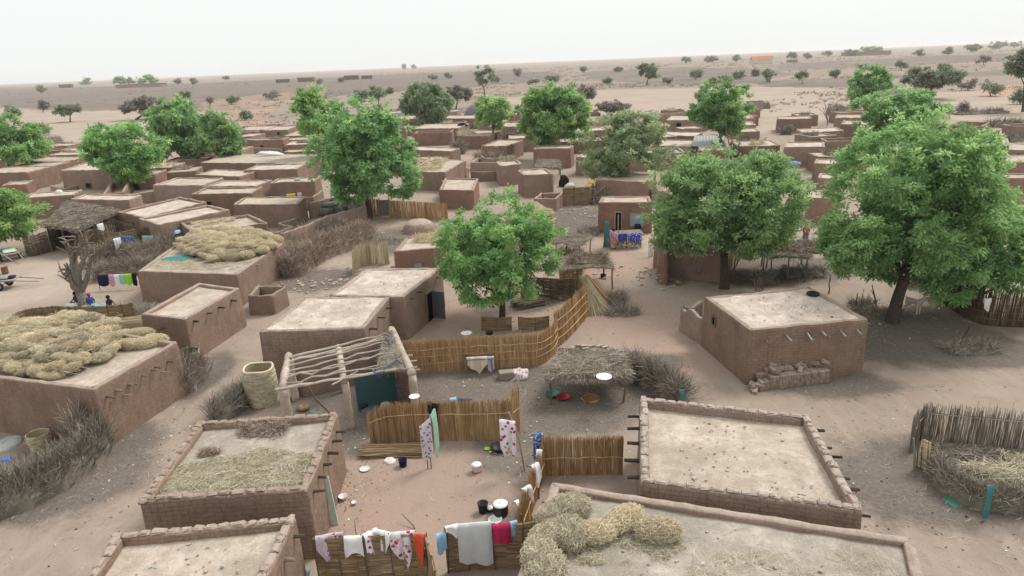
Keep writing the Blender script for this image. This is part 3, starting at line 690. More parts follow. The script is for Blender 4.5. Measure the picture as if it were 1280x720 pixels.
hd=find('broad mud house with bright roof left of the');window(hd,0,.45,.6,.8,.6)
hd=find('on the roof left end');
FILL=[[(180,205),(400,197),(400,166),(290,166),(250,190)],[(180,262),(330,262),(400,240),(390,200),(180,215)],[(480,182),(572,182),(560,140),(480,145)],[(600,192),(745,192),(745,150),(600,150)],[(800,225),(1010,240),(1060,240),(1070,152),(962,152),(962,172),(800,165)],[(1060,205),(1290,222),(1290,172),(1190,165),(1100,172)],[(-20,218),(170,218),(150,186),(60,186)],[(140,245),(240,240),(240,215),(170,215)],[(820,165),(930,165),(930,146),(820,148)]]
def overlap(c,w,l,a):
    u=Vector((math.cos(a),math.sin(a)));v=Vector((-u.y,u.x));pts=[c+u*(sx*w/2)+v*(sy*l/2) for sx in(-1,-.5,0,.5,1) for sy in(-1,-.5,0,.5,1)]
    for (r_,p,h,*_) in HD.values():
        for q in pts:
            if all((p[(i+1)%4].x-p[i].x)*(q.y-p[i].y)-(p[(i+1)%4].y-p[i].y)*(q.x-p[i].x)>-.9*(p[(i+1)%4]-p[i]).length for i in range(4)): return True
    return False
rf=random.Random(5);nf=0
for fi,poly in enumerate(FILL):
    g=[P(x,y,0) for x,y in poly];gg=[(q[0],q[1]) for q in g];xs=[q[0] for q in gg];ys=[q[1] for q in gg]
    for t_ in range(260):
        c=Vector((rf.uniform(min(xs),max(xs)),rf.uniform(min(ys),max(ys))))
        if not inpoly(gg,c.x,c.y):continue
        w=rf.uniform(3.6,8);l=rf.uniform(3.2,6.5);a=rf.uniform(-.18,.22)+(.0 if c.x<0 else -.05)
        if overlap(c,w,l,a):continue
        u=Vector((math.cos(a),math.sin(a)));v=Vector((-u.y,u.x));h=rf.uniform(1.9,2.7)
        # hand house() the roof corners as if measured: project back and forth keeps one code path
        cs=[c-u*w/2-v*l/2,c+u*w/2-v*l/2,c+u*w/2+v*l/2,c-u*w/2+v*l/2]
        nf+=1;key='low mud house packed among the crowded distant roofs'
        root=house(key,None,h,dict(world=cs,par=rf.choice((.08,.12,.2,.3,1.2)),light=rf.random()<.4,red=rf.random()<.3,rnd=rf.random()<.2),nf)
        root['group']='mud houses crowding the distant part of the village';HD[key+str(nf)]=HD.pop(key)
        if rf.random()<.5: (doorway if rf.random()<.5 else (lambda hd,f,u_,w_,h_:window(hd,f,u_,1.3,.6,.5)))(HD[key+str(nf)],0,rf.uniform(.25,.75),.75,1.6)
print('fill houses',nf)
# ---------------------------------------------------------------- free standing mud walls
def mudwall(label,px,h,th=.28,closed=False,mat='mud_yard',hfun=None,near=1,world=None,name='mud_wall'):
    p=world or [P(x,y,h) for x,y in px];mb=MB();pp=[(v[0],v[1]) for v in p]
    wall_strip(mb,pp,closed,h,th,0.0,seg=.35 if near else .7,rnd=.1,rough=.04,top_rough=.08,hfun=hfun)
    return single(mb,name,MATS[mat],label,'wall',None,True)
mudwall('small roofless square mud enclosure beside the beam ended house',[(309,370),(340,369),(358,358),(322,356)],1.35,.2,True)
_b=HD[[k for k in HD if 'old tyre' in k][0]][1][3];_e=P(850,414);_k=P(866,400)
mudwall('low broken mud annex wall joined to the left of the big brick house',None,1.75,.25,False,'mud_brick',lambda t:.86-.16*math.sin(t*9)**2+.14*t,world=[(_e.x+1.3,_e.y+.9),(_e.x,_e.y+.1),(_b.x+.02,_b.y-.05)])
mudwall('small roofless box of mud in front of the rounded hut',[(667,248),(695,248),(704,240),(676,241)],1.35,.22,True,'mud_red')
mudwall('mud yard wall running from the lane up to the largest neem, around the cloth covered pile',[(352,292),(380,283),(410,270),(458,257),(440,249),(414,246),(385,254)],1.7,.28)
mudwall('low angular mud wall foot in front of the cloth covered pile yard',[(344,291),(368,283),(350,279),(372,272)],1.0,.25)
mudwall('mud yard wall left of the central lane with brush on it',[(588,214),(604,215),(626,214)],1.3,.25,near=0)
mudwall('long low mud wall below the forked neem',[(158,243),(182,240),(205,238),(240,236)],1.4,.3,near=0)
mudwall('short mud wall behind the rounded mud house',[(372,247),(392,246),(404,238)],1.5,.3,near=0)
mudwall('low mud compound wall at the far right behind the metal roof',[(818,196),(850,197),(868,196)],1.5,.3,near=0)
mudwall('mud wall along the sandy street right of the doorway compound',[(940,178),(953,178),(958,170)],1.6,.3,near=0)
mudwall('low mud wall in front of the willow like tree',[(486,157),(500,154),(530,153)],1.5,.3,near=0)
mudwall('mud wall crossing behind the grey tent',[(1170,205),(1210,206),(1250,205)],1.5,.3,near=0)
mudwall('mud yard wall beyond the left cluster, under the spreading brush',[(352,183),(380,184),(396,180)],1.2,.3,near=0)
mudwall('mud wall end sunlit beside the reddish house of the middle neem',[(818,299),(829,303),(830,318)],2.2,.3,False,'mud_red')
mudwall('pale broken mud wall piece in the sand right of the lane houses',[(860,197),(868,215)],1.6,.3,near=0)

for lab,q,h in [('short mud wall between the parallel long houses and the triangular roof house',[(205,262),(232,256),(240,250)],1.6),('low mud wall joining the white rimmed house and the tiny square store',[(548,222),(556,230),(549,236)],1.4),
 ('broken mud wall beside the lit roof corner hut',[(598,192),(604,197),(615,199)],1.5),('mud wall behind the rectangular pale column house',[(655,176),(700,177),(735,179)],1.7),('mud wall linking the brown gap house to the metal roof shelter',[(850,206),(872,207),(915,206)],1.6),
 ('mud wall left of the slab roofed house',[(962,197),(980,200),(990,196)],1.5),('mud wall below the long light edged house',[(1000,178),(1040,181),(1068,176)],1.5),('mud wall in the shade behind the lower right neem',[(1225,250),(1262,252),(1300,250)],1.6),
 ('mud wall closing the yard beyond the wide rubble roof',[(270,186),(310,184),(350,186)],1.5),('mud wall at the far edge between lane and willow like tree',[(600,150),(640,152),(660,149)],1.5),('mud wall on the street side of the dark shaded house',[(812,236),(830,240),(838,232)],1.6),
 ('mud yard wall near the far left thin roofed house',[(100,197),(130,196),(150,192)],1.5),('mud wall stub by the stepped row front',[(62,232),(82,236),(98,231)],1.3)]:
    mudwall(lab,q,h,.3,near=0)

rc=random.Random(3);CLUT=[]
for k_,v_ in list(HD.items()):
    if k_.startswith('low mud house packed') and rc.random()<.5:
        p_=v_[1];a=p_[0].lerp(p_[1],rc.uniform(.25,.75));b=p_[3].lerp(p_[2],rc.uniform(.25,.75));s_=a.lerp(b,rc.uniform(.3,.7));CLUT.append((s_.x,s_.y,v_[2]-v_[3]+v_[0].location.z))
# ---------------------------------------------------------------- trees
def tree(name,label,base,box_,leaf='leaf_neem',nl=16,leafs=42,lsz=.12,clump=.38,gap=.0,flat_=1.0,group=None,cat='tree',bark='bark',seed=0,trunk_r=None,dens=1.0,Y=None,droop=0,limbs=1):
    """base: photo px of the trunk foot; box_: photo px box of the crown (x0,y0,x1,y1)"""
    rs=random.Random(seed*13+5);g=np.random.default_rng(seed+100)
    B=P(*base)
    if Y: B=Vector((at_depth(base[0],base[1],Y)[0],Y,0))
    B.z=gz(B.x,B.y)
    s=mpp(B.y,3);x0,y0,x1,y1=box_
    W=(x1-x0)*s;Hh=(y1-y0)*s*1.02;cc=at_depth((x0+x1)/2,(y0+y1)/2,B.y)
    cc.z=max(cc.z,B.z+Hh*.5+.2);rx=W/2;rz=Hh/2*flat_;ry=rx*.92
    D=B.length;scale=max(1.0,D/45.0)
    ls=lsz*.92*scale**.75;cl=clump*scale**.45
    lobes=[]
    for i in range(nl):
        # spread lobe centres over the ellipsoid
        t=(i*2.4+rs.uniform(-.5,.5));z=rs.uniform(-.92,.95);k=(1-abs(z)**(3.2 if z<0 else 2.0))**(.5)*rs.uniform(.7,1.12)
        c=Vector((math.cos(t)*k*rx*.68,math.sin(t)*k*ry*.68,z*rz*.68));r=rs.uniform(.2,.40)
        lobes.append((c,rx*r,ry*r,rz*r*rs.uniform(.85,1.1)))
    lobes.append((Vector((0,0,0)),rx*.5,ry*.5,rz*.5))
    # a few thin outliers give the uneven outline
    for i in range(max(4,int(nl*.9))):
        t=rs.random()*2*math.pi;z=rs.uniform(-.5,.9);k=math.sqrt(1-z*z)
        e=rs.uniform(.8,1.0);w_=rs.uniform(.09,.17);lobes.append((Vector((math.cos(t)*k*rx*e,math.sin(t)*k*ry*e,z*rz*e*.95)),rx*w_,ry*w_,rz*w_))
    mb=MB();CL=[]
    for (c,a,b,d) in lobes:
        area=4*math.pi*((a*b)**1.6/3+(a*d)**1.6/3+(b*d)**1.6/3)**(1/1.6)
        n=int(max(5,dens*area/(cl*cl*1.55)))
        u=g.normal(size=(n,3));u/=np.linalg.norm(u,axis=1,keepdims=True);rad=g.uniform(.72,1.06,size=(n,1))
        p=u*rad*np.array([a,b,d])+np.array(c)
        CL.append(np.hstack([p,u]))
    CL=np.concatenate(CL)
    ns=int(len(CL)*.05);uu=g.normal(size=(ns,3));uu/=np.linalg.norm(uu,axis=1,keepdims=True);uu[:,2]=np.where(uu[:,2]<-.5,-uu[:,2],uu[:,2]);CL=np.concatenate([CL,np.hstack([uu*g.uniform(.88,1.08,(ns,1))*np.array([rx,ry,rz]),uu])])
    # open gaps: remove clumps by coherent noise
    keep=np.array([mnoise.noise(Vector((q[0]*.55/scale**.5+seed,q[1]*.55/scale**.5,q[2]*.55/scale**.5)))>(-.34+gap) for q in CL]);CL=CL[keep]
    nC=len(CL)
    cen=np.repeat(CL[:,:3],leafs,axis=0);out_=np.repeat(CL[:,3:],leafs,axis=0)
    tc=np.repeat(np.clip(g.normal(.5,.27,nC),0,1),leafs)
    off=g.normal(size=(len(cen),3))*cl*.43;off[:,2]*=.7
    P_=cen+off
    # hanging sprays: leaves fall away from the clump middle
    dirv=off/(np.linalg.norm(off,axis=1,keepdims=True)+1e-6)+out_*.45+g.normal(size=off.shape)*.45
    dirv[:,2]-=.35+droop;dirv/=np.linalg.norm(dirv,axis=1,keepdims=True)+1e-6
    if droop: P_[:,2]-=g.uniform(0,1,len(P_))**2*droop*1.6
    ln=ls*g.uniform(.65,1.35,size=(len(cen),1))
    P_+=np.array(cc)
    ok=P_[:,2]>B.z+.25;P_=P_[ok]
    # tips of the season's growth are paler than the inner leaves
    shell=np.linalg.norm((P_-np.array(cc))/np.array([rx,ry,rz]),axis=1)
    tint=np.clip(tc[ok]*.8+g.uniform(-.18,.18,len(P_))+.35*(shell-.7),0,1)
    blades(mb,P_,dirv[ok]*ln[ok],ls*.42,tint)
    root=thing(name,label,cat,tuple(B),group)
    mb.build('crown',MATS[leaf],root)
    # trunk and limbs
    mb=MB();tr=trunk_r or max(.12,W*.026)
    fork=B.lerp(Vector((cc.x,cc.y,cc.z-rz*.62)),.8);fork.z=max(fork.z,B.z+.9)
    mid=B.lerp(fork,.5)+Vector((rs.uniform(-.1,.1),rs.uniform(-.1,.1),0))*W*.06
    tube(mb,[B-Vector((0,0,.2)),B+Vector((0,0,.15)),mid,fork],[tr*1.45,tr*1.1,tr*.92,tr*.8],9,.5,True,.08)
    big=[l for l in lobes[:nl]];rs.shuffle(big)
    for (c,a,b,d) in big[:(8 if D<60 else 5)]:
        e=cc+c;m1=fork.lerp(e,.45)+Vector((rs.uniform(-.3,.3),rs.uniform(-.3,.3),-rs.uniform(0,.5)))*W*.05
        tube(mb,[fork-Vector((0,0,.1)),m1,e],[tr*.5,tr*.33,tr*.12],6,.5,False,.08)
        if D<60:
            for k in range(4):
                f=e+Vector((rs.uniform(-1,1)*a,rs.uniform(-1,1)*b,rs.uniform(-.4,1)*d));tube(mb,[m1.lerp(e,rs.uniform(.3,.9)),f],[tr*.14,tr*.04],4,.5,False)
    mb.build('trunk',MATS[bark],root,True)
    return root
def T(*a,**k): return tree(*a,**k)
T('neem_tree','tall bright neem tree standing in the middle yard behind the reed fence',(628,402),(548,243,704,386),'leaf_neem',16,40,.12,.36,.13,seed=1,trunk_r=.2)
T('neem_tree','broad neem tree over the red house and thatched shelter, right of centre',(905,360),(812,188,1004,324),'leaf_neem',26,38,.13,.4,.15,seed=2,trunk_r=.3)
T('neem_tree','biggest neem tree of the right side with a white goat at its foot',(1115,402),(1036,156,1252,378),'leaf_neem',34,40,.13,.4,.15,seed=3,trunk_r=.34,dens=.85)
T('neem_tree','leafy lower neem at the right edge rising behind the dark reed pen',(1230,395),(1150,235,1300,398),'leaf_neem',18,40,.12,.4,.02,seed=4,trunk_r=.2,dens=.8)
T('neem_tree','largest neem tree of the left half, beside the mud yard wall',(462,273),(390,128,520,256),'leaf_neem',24,38,.14,.42,.12,seed=5,trunk_r=.32)
T('neem_tree','neem tree peeping out behind the upper left of the largest left neem',(398,215),(362,111,428,180),'leaf_bright',12,36,.14,.42,0.0,seed=6)
T('neem_tree','forked neem tree standing between mud roofs, left quarter of the photo',(165,240),(106,154,205,230),'leaf_neem',15,38,.13,.42,.12,seed=7,trunk_r=.25)
T('neem_tree','dark rounded neem tree in the twin pair behind the forked neem, left one',(232,212),(186,124,256,208),'leaf_neem',14,36,.14,.45,-.05,seed=8)
T('neem_tree','rounded neem tree of the twin pair, right and lower one',(280,212),(244,140,302,208),'leaf_neem',12,36,.14,.45,-.05,seed=9)
T('neem_tree','dark green neem tree cut by the left edge of the photo, above the stepped roofs',(10,225),(-40,142,52,212),'leaf_neem',12,36,.14,.45,0,seed=10)
T('neem_tree','bright green tree cut by the left edge above the donkey carts',(-6,318),(-62,236,46,306),'leaf_bright',12,44,.12,.4,0,seed=11)
T('weeping_tree','grey green drooping willow like tree behind the central roofs',(530,165),(501,105,562,155),'leaf_willow',14,34,.16,.45,0,seed=12,droop=.8)
T('round_tree','bright lime green round tree beyond the central lane',(615,182),(591,122,641,164),'leaf_bright',10,34,.15,.45,-.1,seed=13)
T('neem_tree','tall upright neem tree behind the pale column house',(690,200),(646,106,736,184),'leaf_neem',16,36,.14,.42,0,seed=14)
T('sparse_tree','yellowish half bare tree shading the dark house in the centre',(785,240),(718,142,842,226),'leaf_sparse',16,30,.13,.42,.16,seed=15,bark='bark_grey',dens=.75)
T('round_tree','dark dense tree beside the black doorway compound',(902,198),(864,101,938,170),'leaf_neem',13,36,.14,.42,-.05,seed=16)
T('round_tree','dark round tree furthest back of the three stacked at right',(1088,150),(1062,84,1112,130),'leaf_neem',10,32,.15,.45,0,seed=17)
T('neem_tree','wide dark neem right behind the top of the biggest right neem',(1120,195),(1072,111,1180,172),'leaf_neem',13,34,.14,.42,0,seed=18)
T('acacia_tree','broad flat topped dark acacia on the sand at upper right',(1162,124),(1130,84,1202,109),'leaf_dull',9,30,.15,.5,0,seed=19)
T('acacia_tree','dark acacia cut by the right edge of the photo near the top',(1278,140),(1258,64,1310,104),'leaf_dull',9,30,.15,.5,0,seed=20)
T('acacia_tree','grey leafless looking umbrella acacia behind the yellowish tree',(763,153),(741,127,790,142),'leaf_grey',7,34,.12,.4,.0,seed=21,bark='bark_grey')
T('acacia_tree','grey thorn tree standing right of the drooping willow like tree',(570,136),(556,108,588,128),'leaf_grey',7,30,.14,.5,0,seed=22)
T('slim_tree','slim two headed tree on the plain above the lime green tree',(606,122),(590,83,618,110),'leaf_dull',7,22,.15,.5,.15,seed=23)
T('acacia_tree','lone round green tree on the plain, right of the top centre',(808,107),(796,81,825,100),'leaf_dull',7,24,.15,.5,-.1,seed=24)
T('acacia_tree','small dark tree on the sand at far left above the forked neem',(88,153),(71,131,102,144),'leaf_dull',6,24,.15,.5,0,seed=25)
T('acacia_tree','thin grey tree behind the top of the largest left neem, left of a greener one',(453,134),(440,112,462,126),'leaf_grey',5,20,.15,.5,0,seed=26)
T('acacia_tree','greener small tree behind the top right of the largest left neem',(474,138),(461,108,484,126),'leaf_dull',5,20,.15,.5,0,seed=27)
T('thorn_bush','grey thorn thicket spreading on the dark plain at left',(170,150),(155,122,202,146),'leaf_grey',8,26,.15,.5,0,seed=28,cat='bush')
T('thorn_bush','grey thorn thicket between the two central tall trees',(727,132),(712,104,744,128),'leaf_grey',7,24,.15,.5,0,seed=29,cat='bush')
far=[(647,83,96,14),(962,82,104,22),(1003,83,105,16),(1210,97,113,24),(1127,74,88,16),(870,85,100,18),(893,95,108,14),(1249,50,62,26),(1090,55,68,30),(1230,68,80,20),(107,96,107,18),(150,93,108,16),(160,95,107,22),(178,93,107,18),(188,92,107,20),(222,94,107,10),(242,97,106,12),(52,106,116,18),(282,94,102,9),(730,83,92,10),(858,70,80,14),(890,68,78,20),(920,68,78,12),(990,64,74,14),(1010,64,74,12),(1035,63,72,18),(1065,60,70,22),(1150,60,72,16),(1185,56,70,20),(1215,54,66,26),(1268,50,60,18),(1238,99,120,34),(1275,110,130,22),(1205,128,142,10),(12,128,150,12),(18,132,152,10),(54,122,142,14),(50,150,170,26),(230,112,128,20),(262,120,134,22),(290,118,132,18),(308,138,150,14),(340,112,126,26),(400,98,106,12),(425,96,104,12),(505,78,88,6),(517,80,87,7),(690,92,104,20),(665,96,106,16),(772,84,92,12),(760,96,106,12),(834,96,106,14),(905,92,104,22),(925,88,100,18),(944,86,96,10),(1045,86,98,16),(1075,78,88,14),(1100,88,99,10),(1180,78,90,18),(1105,104,114,14),(880,110,120,10),(540,92,100,14),(560,90,98,10),(620,94,104,10),(487,108,118,10)]
for i,(x,yt,yb,w) in enumerate(far):
    rs=random.Random(i);lf='leaf_dull' if i%3 else 'leaf_grey'
    if x in(107,150,178,188,1090): lf='leaf_neem'
    h=(yb-yt)*.85;w*=.85
    tree('acacia_tree','small scattered thorn tree on the open plain beyond the village',(x,yb),(x-w/2,yb-h,x+w/2,yb-h*.12),lf,4+i%3,12,.13,.6,.08,group='scattered small trees on the plain',seed=200+i)
# bare trees
def bare(name,label,base,tips,r0,mat='bark_grey',twigs=26,seed=1,cat='tree'):
    rs=random.Random(seed);B=P(*base);B.z=gz(B.x,B.y);root=thing(name,label,cat,tuple(B));mb=MB();s=[]
    TP=[at_depth(x,y,B.y+dy) for x,y,dy in tips]
    f=B+Vector((0,0,min(1.0,(TP[0].z-B.z)*.2)))
    tube(mb,[B-Vector((0,0,.2)),B+Vector((0,0,.1)),f],[r0*1.3,r0,r0*.9],9,.5,True,.1)
    for t in TP:
        m1=f.lerp(t,.35)+Vector((rs.uniform(-.25,.25),rs.uniform(-.3,.3),0));m2=f.lerp(t,.7)+Vector((rs.uniform(-.3,.3),rs.uniform(-.3,.3),0))
        tube(mb,[f-Vector((0,0,.15)),m1,m2,t],[r0*.72,r0*.52,r0*.36,r0*.16],7,.5,False,.12);s.append((m1,m2,t))
    for k in range(twigs):
        m1,m2,t=rs.choice(s);a=m1.lerp(t,rs.uniform(.3,1.0));d=Vector((rs.uniform(-1,1),rs.uniform(-1,1),rs.uniform(-.1,1))).normalized()*rs.uniform(.3,1.0)*(TP[0].z-B.z)*.22
        b=a+d*.5+Vector((0,0,.05));tube(mb,[a,b,a+d],[r0*.2,r0*.14,r0*.07],4,.5,False)
    mb.build('trunk',MATS[mat],root,True)
    return root
bare('bare_tree','leafless grey tree with stubby forked limbs at left, people seated at its foot',(104,380),[(84,300,-.3),(94,292,.4),(106,290,0),(118,318,.5),(80,330,.2),(78,342,-.4)],.34,twigs=70,seed=3)
bare('bare_tree','pale leafless tree in front of the dark dense tree, right of centre',(915,202),[(905,152,0),(895,168,.5),(925,178,-.4),(932,186,.3),(912,160,.2),(888,178,0)],.2,twigs=60,seed=4)
bare('bare_tree','small leafless forked tree beside the blue windowed house',(1034,157),[(1030,126,0),(1037,129,.3),(1024,136,-.3),(1028,132,.2)],.13,twigs=14,seed=5)
# far structures
def far_block(label,x0,x1,yt,yb,name='far_building',mat='mud_plaster',roof=None,cat='building'):
    B=P((x0+x1)/2,yb);B.z=gz(B.x,B.y);s=mpp(B.y);w=(x1-x0)*s;h=max(2.2,(yb-yt)*s)
    root=thing(name,label,cat,tuple(B));mb=MB();d=w*.35
    box(mb,(B.x,B.y+d/2,B.z+h/2-.3),(w,d,h+.6),.03,j=.1);mb.build('wall',MATS[mat],root)
    mb=MB()
    if roof:
        a=[(-w*.52,-.5,h),(w*.52,-.5,h),(w*.52,d+.5,h),(-w*.52,d+.5,h),(-w*.5,d/2,h*1.6),(w*.5,d/2,h*1.6)]
        mb.add([(B.x+p[0],B.y+p[1],B.z+p[2]) for p in a],[(0,1,5,4),(2,3,4,5)],polys=[[1,2,5],[3,0,4],[3,2,1,0]]);mb.build('roof',MATS[roof],root)
    else:
        box(mb,(B.x,B.y+d/2,B.z+h+.1),(w*1.03,d*1.05,.3),.03,j=.08);mb.build('roof',MATS['wood'],root)
    return root
far_block('long low building with an orange red roof on the horizon, right of top centre',940,965,73,79,mat='wall_cream',roof='roof_orange')
for i,(a,b,t,u,s) in enumerate([(345,361,99,103,'first from the left of the dark huts on the black plain'),(372,392,97,102,'widest of the dark low huts on the black plain'),(430,448,96,101,'third of the dark low huts on the black plain, left of the smallest'),(452,465,95,99,'rightmost and smallest of the dark low huts on the black plain'),(74,89,106,110,'dark isolated hut near the left end of the horizon')]):
    far_block(s,a,b,t,u,'dark_hut','reed_dark',None,'hut')
far_block('long low mud wall below the two far green trees at left',145,200,105,109,'far_wall','mud_plaster',None,'wall')
far_block('long brown building row beneath the far trees at upper right',1060,1114,64,69,mat='mud_red')
far_block('small brown hut beside the far trees at upper right',985,997,74,77,mat='mud_red')
far_block('small orange block at the right of the orange roofed building',958,966,71,74,mat='roof_orange')
far_block('isolated brown hut on the sand right of the dark dense tree',934,953,128,138,mat='brush',name='brush_hut')

# low scrub over the open plain, beyond counting
def scrub():
    c=[];d=[];w=[];t=[]
    k=0
    while k<3000:
        a=math.radians(R.uniform(-46,46));r=170*math.exp(R.random()**.8*math.log(1500/170));x=r*math.sin(a);y=r*math.cos(a)
        q=azr((x,y));dark=inpoly(FARDARK,*q) or any(inpoly(z,*q) for z in FARDARK2);pale=any(inpoly(z,*q) for z in PALE)
        if nz(x*.012,y*.012,3)<(.45 if dark else .5 if pale else .05)+R.uniform(-.2,.2): continue
        k+=1;s=R.uniform(.3,1.0)*(1+r/700);zz=gz(x,y);tt=R.random()
        for j in range(9):
            c.append((x+R.gauss(0,s*.7),y+R.gauss(0,s*.7),zz+s*R.uniform(.1,.55)));v=Vector((R.gauss(0,1),R.gauss(0,1),R.gauss(.3,.6))).normalized()*s*R.uniform(.25,.55);d.append(tuple(v));w.append(s*.22);t.append(min(1,max(0,tt*.7+R.uniform(0,.3))))
    mb=MB();blades(mb,np.array(c),np.array(d),np.array(w),np.array(t));single(mb,'scrub',MATS['leaf_grey'],'low grey scrub dotted over the open plain','scrub',None,False,'stuff')
scrub()
# ---------------------------------------------------------------- fences, brush, straw
def path_pts(pts,step):
    out=[];pts=[Vector((p[0],p[1],0)) for p in pts]
    # smooth (Catmull-Rom)
    n=len(pts)
    for i in range(n-1):
        a=pts[max(i-1,0)];b=pts[i];c=pts[i+1];d=pts[min(i+2,n-1)];l=(c-b).length;k=max(1,int(l/step))
        for j in range(k):
            t=j/k;out.append(.5*((2*b)+(c-a)*t+(2*a-5*b+4*c-d)*t*t+(3*b-a-3*c+d)*t**3))
    out.append(pts[-1]);return out
def frame(pt):
    n=len(pt);r=[]
    for i in range(n):
        d=(pt[min(i+1,n-1)]-pt[max(i-1,0)]).normalized();r.append((d,Vector((d.y,-d.x,0))))
    return r
def reed_fence(label,pts,h,mat='reed',rails=(.35,.6,.85),group=None,posts=4,lean=0.0,hvar=.1,name='reed_fence',dense=1.0,hf=None,sg=.012,cat='fence'):
    pt=path_pts(pts,.02/dense);fr=frame(pt);n=len(pt)
    c=pt[n//2];root=thing(name,label,cat,(c.x,c.y,0),group);mb=MB()
    for layer in range(2):
        p0=[];p1=[]
        for i in range(n):
            d,nn=fr[i];k=1+.05*nz(i*.08,layer*3)+R.uniform(-hvar,hvar)*.5
            if R.random()<.06:k+=R.uniform(0,hvar)
            hh=h*k*(hf(i/n) if hf else 1);o=(layer-.5)*.05+R.uniform(-.02,.02)
            a=pt[i]+nn*o+d*R.uniform(-.02,.02);sw=.06*nz(i*.02,5,layer)
            b=a+Vector((0,0,hh))+nn*(lean*hh+R.uniform(-.04,.04)+sw)+d*R.uniform(-.06,.06)
            p0.append(tuple(a-Vector((0,0,.1))));p1.append(tuple(b))
        t=np.clip(np.array([.42+.35*nz(i*.05,layer*7,1) for i in range(n)])+NR.normal(0,.2,n),0,1)
        prisms(mb,p0,p1,sg,sg*.75,t)
    mb.build('reed_panel',MATS[mat],root)
    for rr in rails:
        for s in (-1,1):
            mb=MB();q=[pt[i]+fr[i][1]*(s*.06+lean*h*rr)+Vector((0,0,h*rr*(hf(i/n) if hf else 1)+.06*nz(i*.015,rr*9,s))) for i in range(0,n,12)]
            if len(q)>1: tube(mb,q,.017,5,.85,True,.15);mb.build('rail',MATS[mat],root)
    for k in range(posts):
        i=int((k+.5)/posts*(n-1)) if posts>1 else n//2;mb=MB();a=pt[i]+fr[i][1]*-.1
        tube(mb,[a-Vector((0,0,.1)),a+Vector((.02,0,h*.5)),a+Vector((0,0,h*1.02))],[.04,.035,.025],6,.5,True,.1);mb.build('post',MATS['wood'],root)
    return root
def mat_fence(label,pts,h,mat='reed_mat',ribs=.7,name='mat_fence',lean=0.0,hf=None,row=.022,group=None):
    pt=path_pts(pts,.35);fr=frame(pt);n=len(pt);c=pt[n//2];root=thing(name,label,'fence',(c.x,c.y,0),group);mb=MB()
    for layer in (-1,1):
        z=.02;p0=[];p1=[];tt=[]
        while z<h*1.02:
            rowt=R.random()
            for i in range(n-1):
                if R.random()<.03:continue
                hh=(hf(i/n) if hf else 1)
                if z>h*hh*(1+.03*nz(i*1.3,2)):continue
                o=layer*.022+R.uniform(-.012,.012)+lean*z+.05*nz(i*.4,z*.8)
                a=pt[i]+fr[i][1]*o+Vector((0,0,z+R.uniform(-.012,.012)));b=pt[i+1]+fr[i+1][1]*(o+R.uniform(-.01,.01))+Vector((0,0,z+R.uniform(-.015,.015)))
                d=(b-a)*.12;p0.append(tuple(a-d));p1.append(tuple(b+d));tt.append(min(1,max(0,.3+.4*rowt+R.uniform(-.25,.25))))
            z+=row
        if p0:prisms(mb,p0,p1,.013,.013,tt)
    mb.build('woven_panel',MATS[mat],root)
    L_=sum((pt[i+1]-pt[i]).length for i in range(n-1));k=max(2,int(L_/ribs))
    for j in range(k+1):
        i=min(n-1,int(j/k*(n-1)));mb=MB();hh=h*(hf(i/n) if hf else 1)
        a=pt[i]+fr[i][1]*.045;tl=R.uniform(-.15,.15)
        tube(mb,[a-Vector((0,0,.1)),a+fr[i][0]*tl+fr[i][1]*lean*hh+Vector((0,0,hh*1.06))],[.026,.016],5,.3,True,.1);mb.build('rib',MATS['wood'],root)
    return root
def twigs(mb,pts,width,h,n,rad=(.008,.018),ln=(.4,1.1),up=.6,core=True,tlo=0.0,thi=1.0,base_z=0.0,hfun=None):
    pt=path_pts(pts,.25);fr=frame(pt);m=len(pt)
    idx=NR.integers(0,m,n);P0=[];D=[]
    for i in idx:
        d,nn=fr[i];hh=h*(1+.35*nz(pt[i].x*.9,pt[i].y*.9,4))*(hfun(i/m) if hfun else 1)
        w=R.gauss(0,.36);w=max(-1,min(1,w))
        z=R.random()**.8*hh*(1-.55*abs(w))*.85
        P0.append(tuple(pt[i]+nn*(w*width*.5)+d*R.uniform(-.15,.15)+Vector((0,0,base_z+z))))
        v=nn*(w*1.1+R.uniform(-.7,.7))+d*R.uniform(-.8,.8)+Vector((0,0,up+R.uniform(-.5,.6)));v.normalize();D.append(tuple(v*R.uniform(*ln)*(.5+.5*min(1,hh))))
    P0=np.array(P0);D=np.array(D);mid=P0+D*.5+NR.normal(size=P0.shape)*.05;end=P0+D+NR.normal(size=P0.shape)*.08
    end[:,2]=np.maximum(end[:,2],base_z+.02)
    r=NR.uniform(rad[0],rad[1],n);t=NR.uniform(tlo,thi,n)
    prisms(mb,P0,mid,r,r*.8,t);prisms(mb,mid,end,r*.8,r*.35,t)
    if core and m>1:
        V=[];Q=[];K=9
        for i in range(m):
            d,nn=fr[i];hh=h*(1+.35*nz(pt[i].x*.9,pt[i].y*.9,4))*(hfun(i/m) if hfun else 1)
            e=.55 if i in(0,m-1) else 1.0
            for k in range(K):
                a=math.pi*k/(K-1);j=1+.3*nz(i*.7,k*.9,h)
                V.append(tuple(pt[i]+nn*(math.cos(a)*width*.42*j*e)+Vector((0,0,base_z-.05+math.sin(a)*hh*.72*j*e))))
        for i in range(m-1):
            for k in range(K-1):Q.append((i*K+k,(i+1)*K+k,(i+1)*K+k+1,i*K+k+1))
        mb.add(V,Q,polys=[list(range(K)),[(m-1)*K+k for k in range(K-1,-1,-1)]],tint=NR.uniform(0,.5,len(V)))
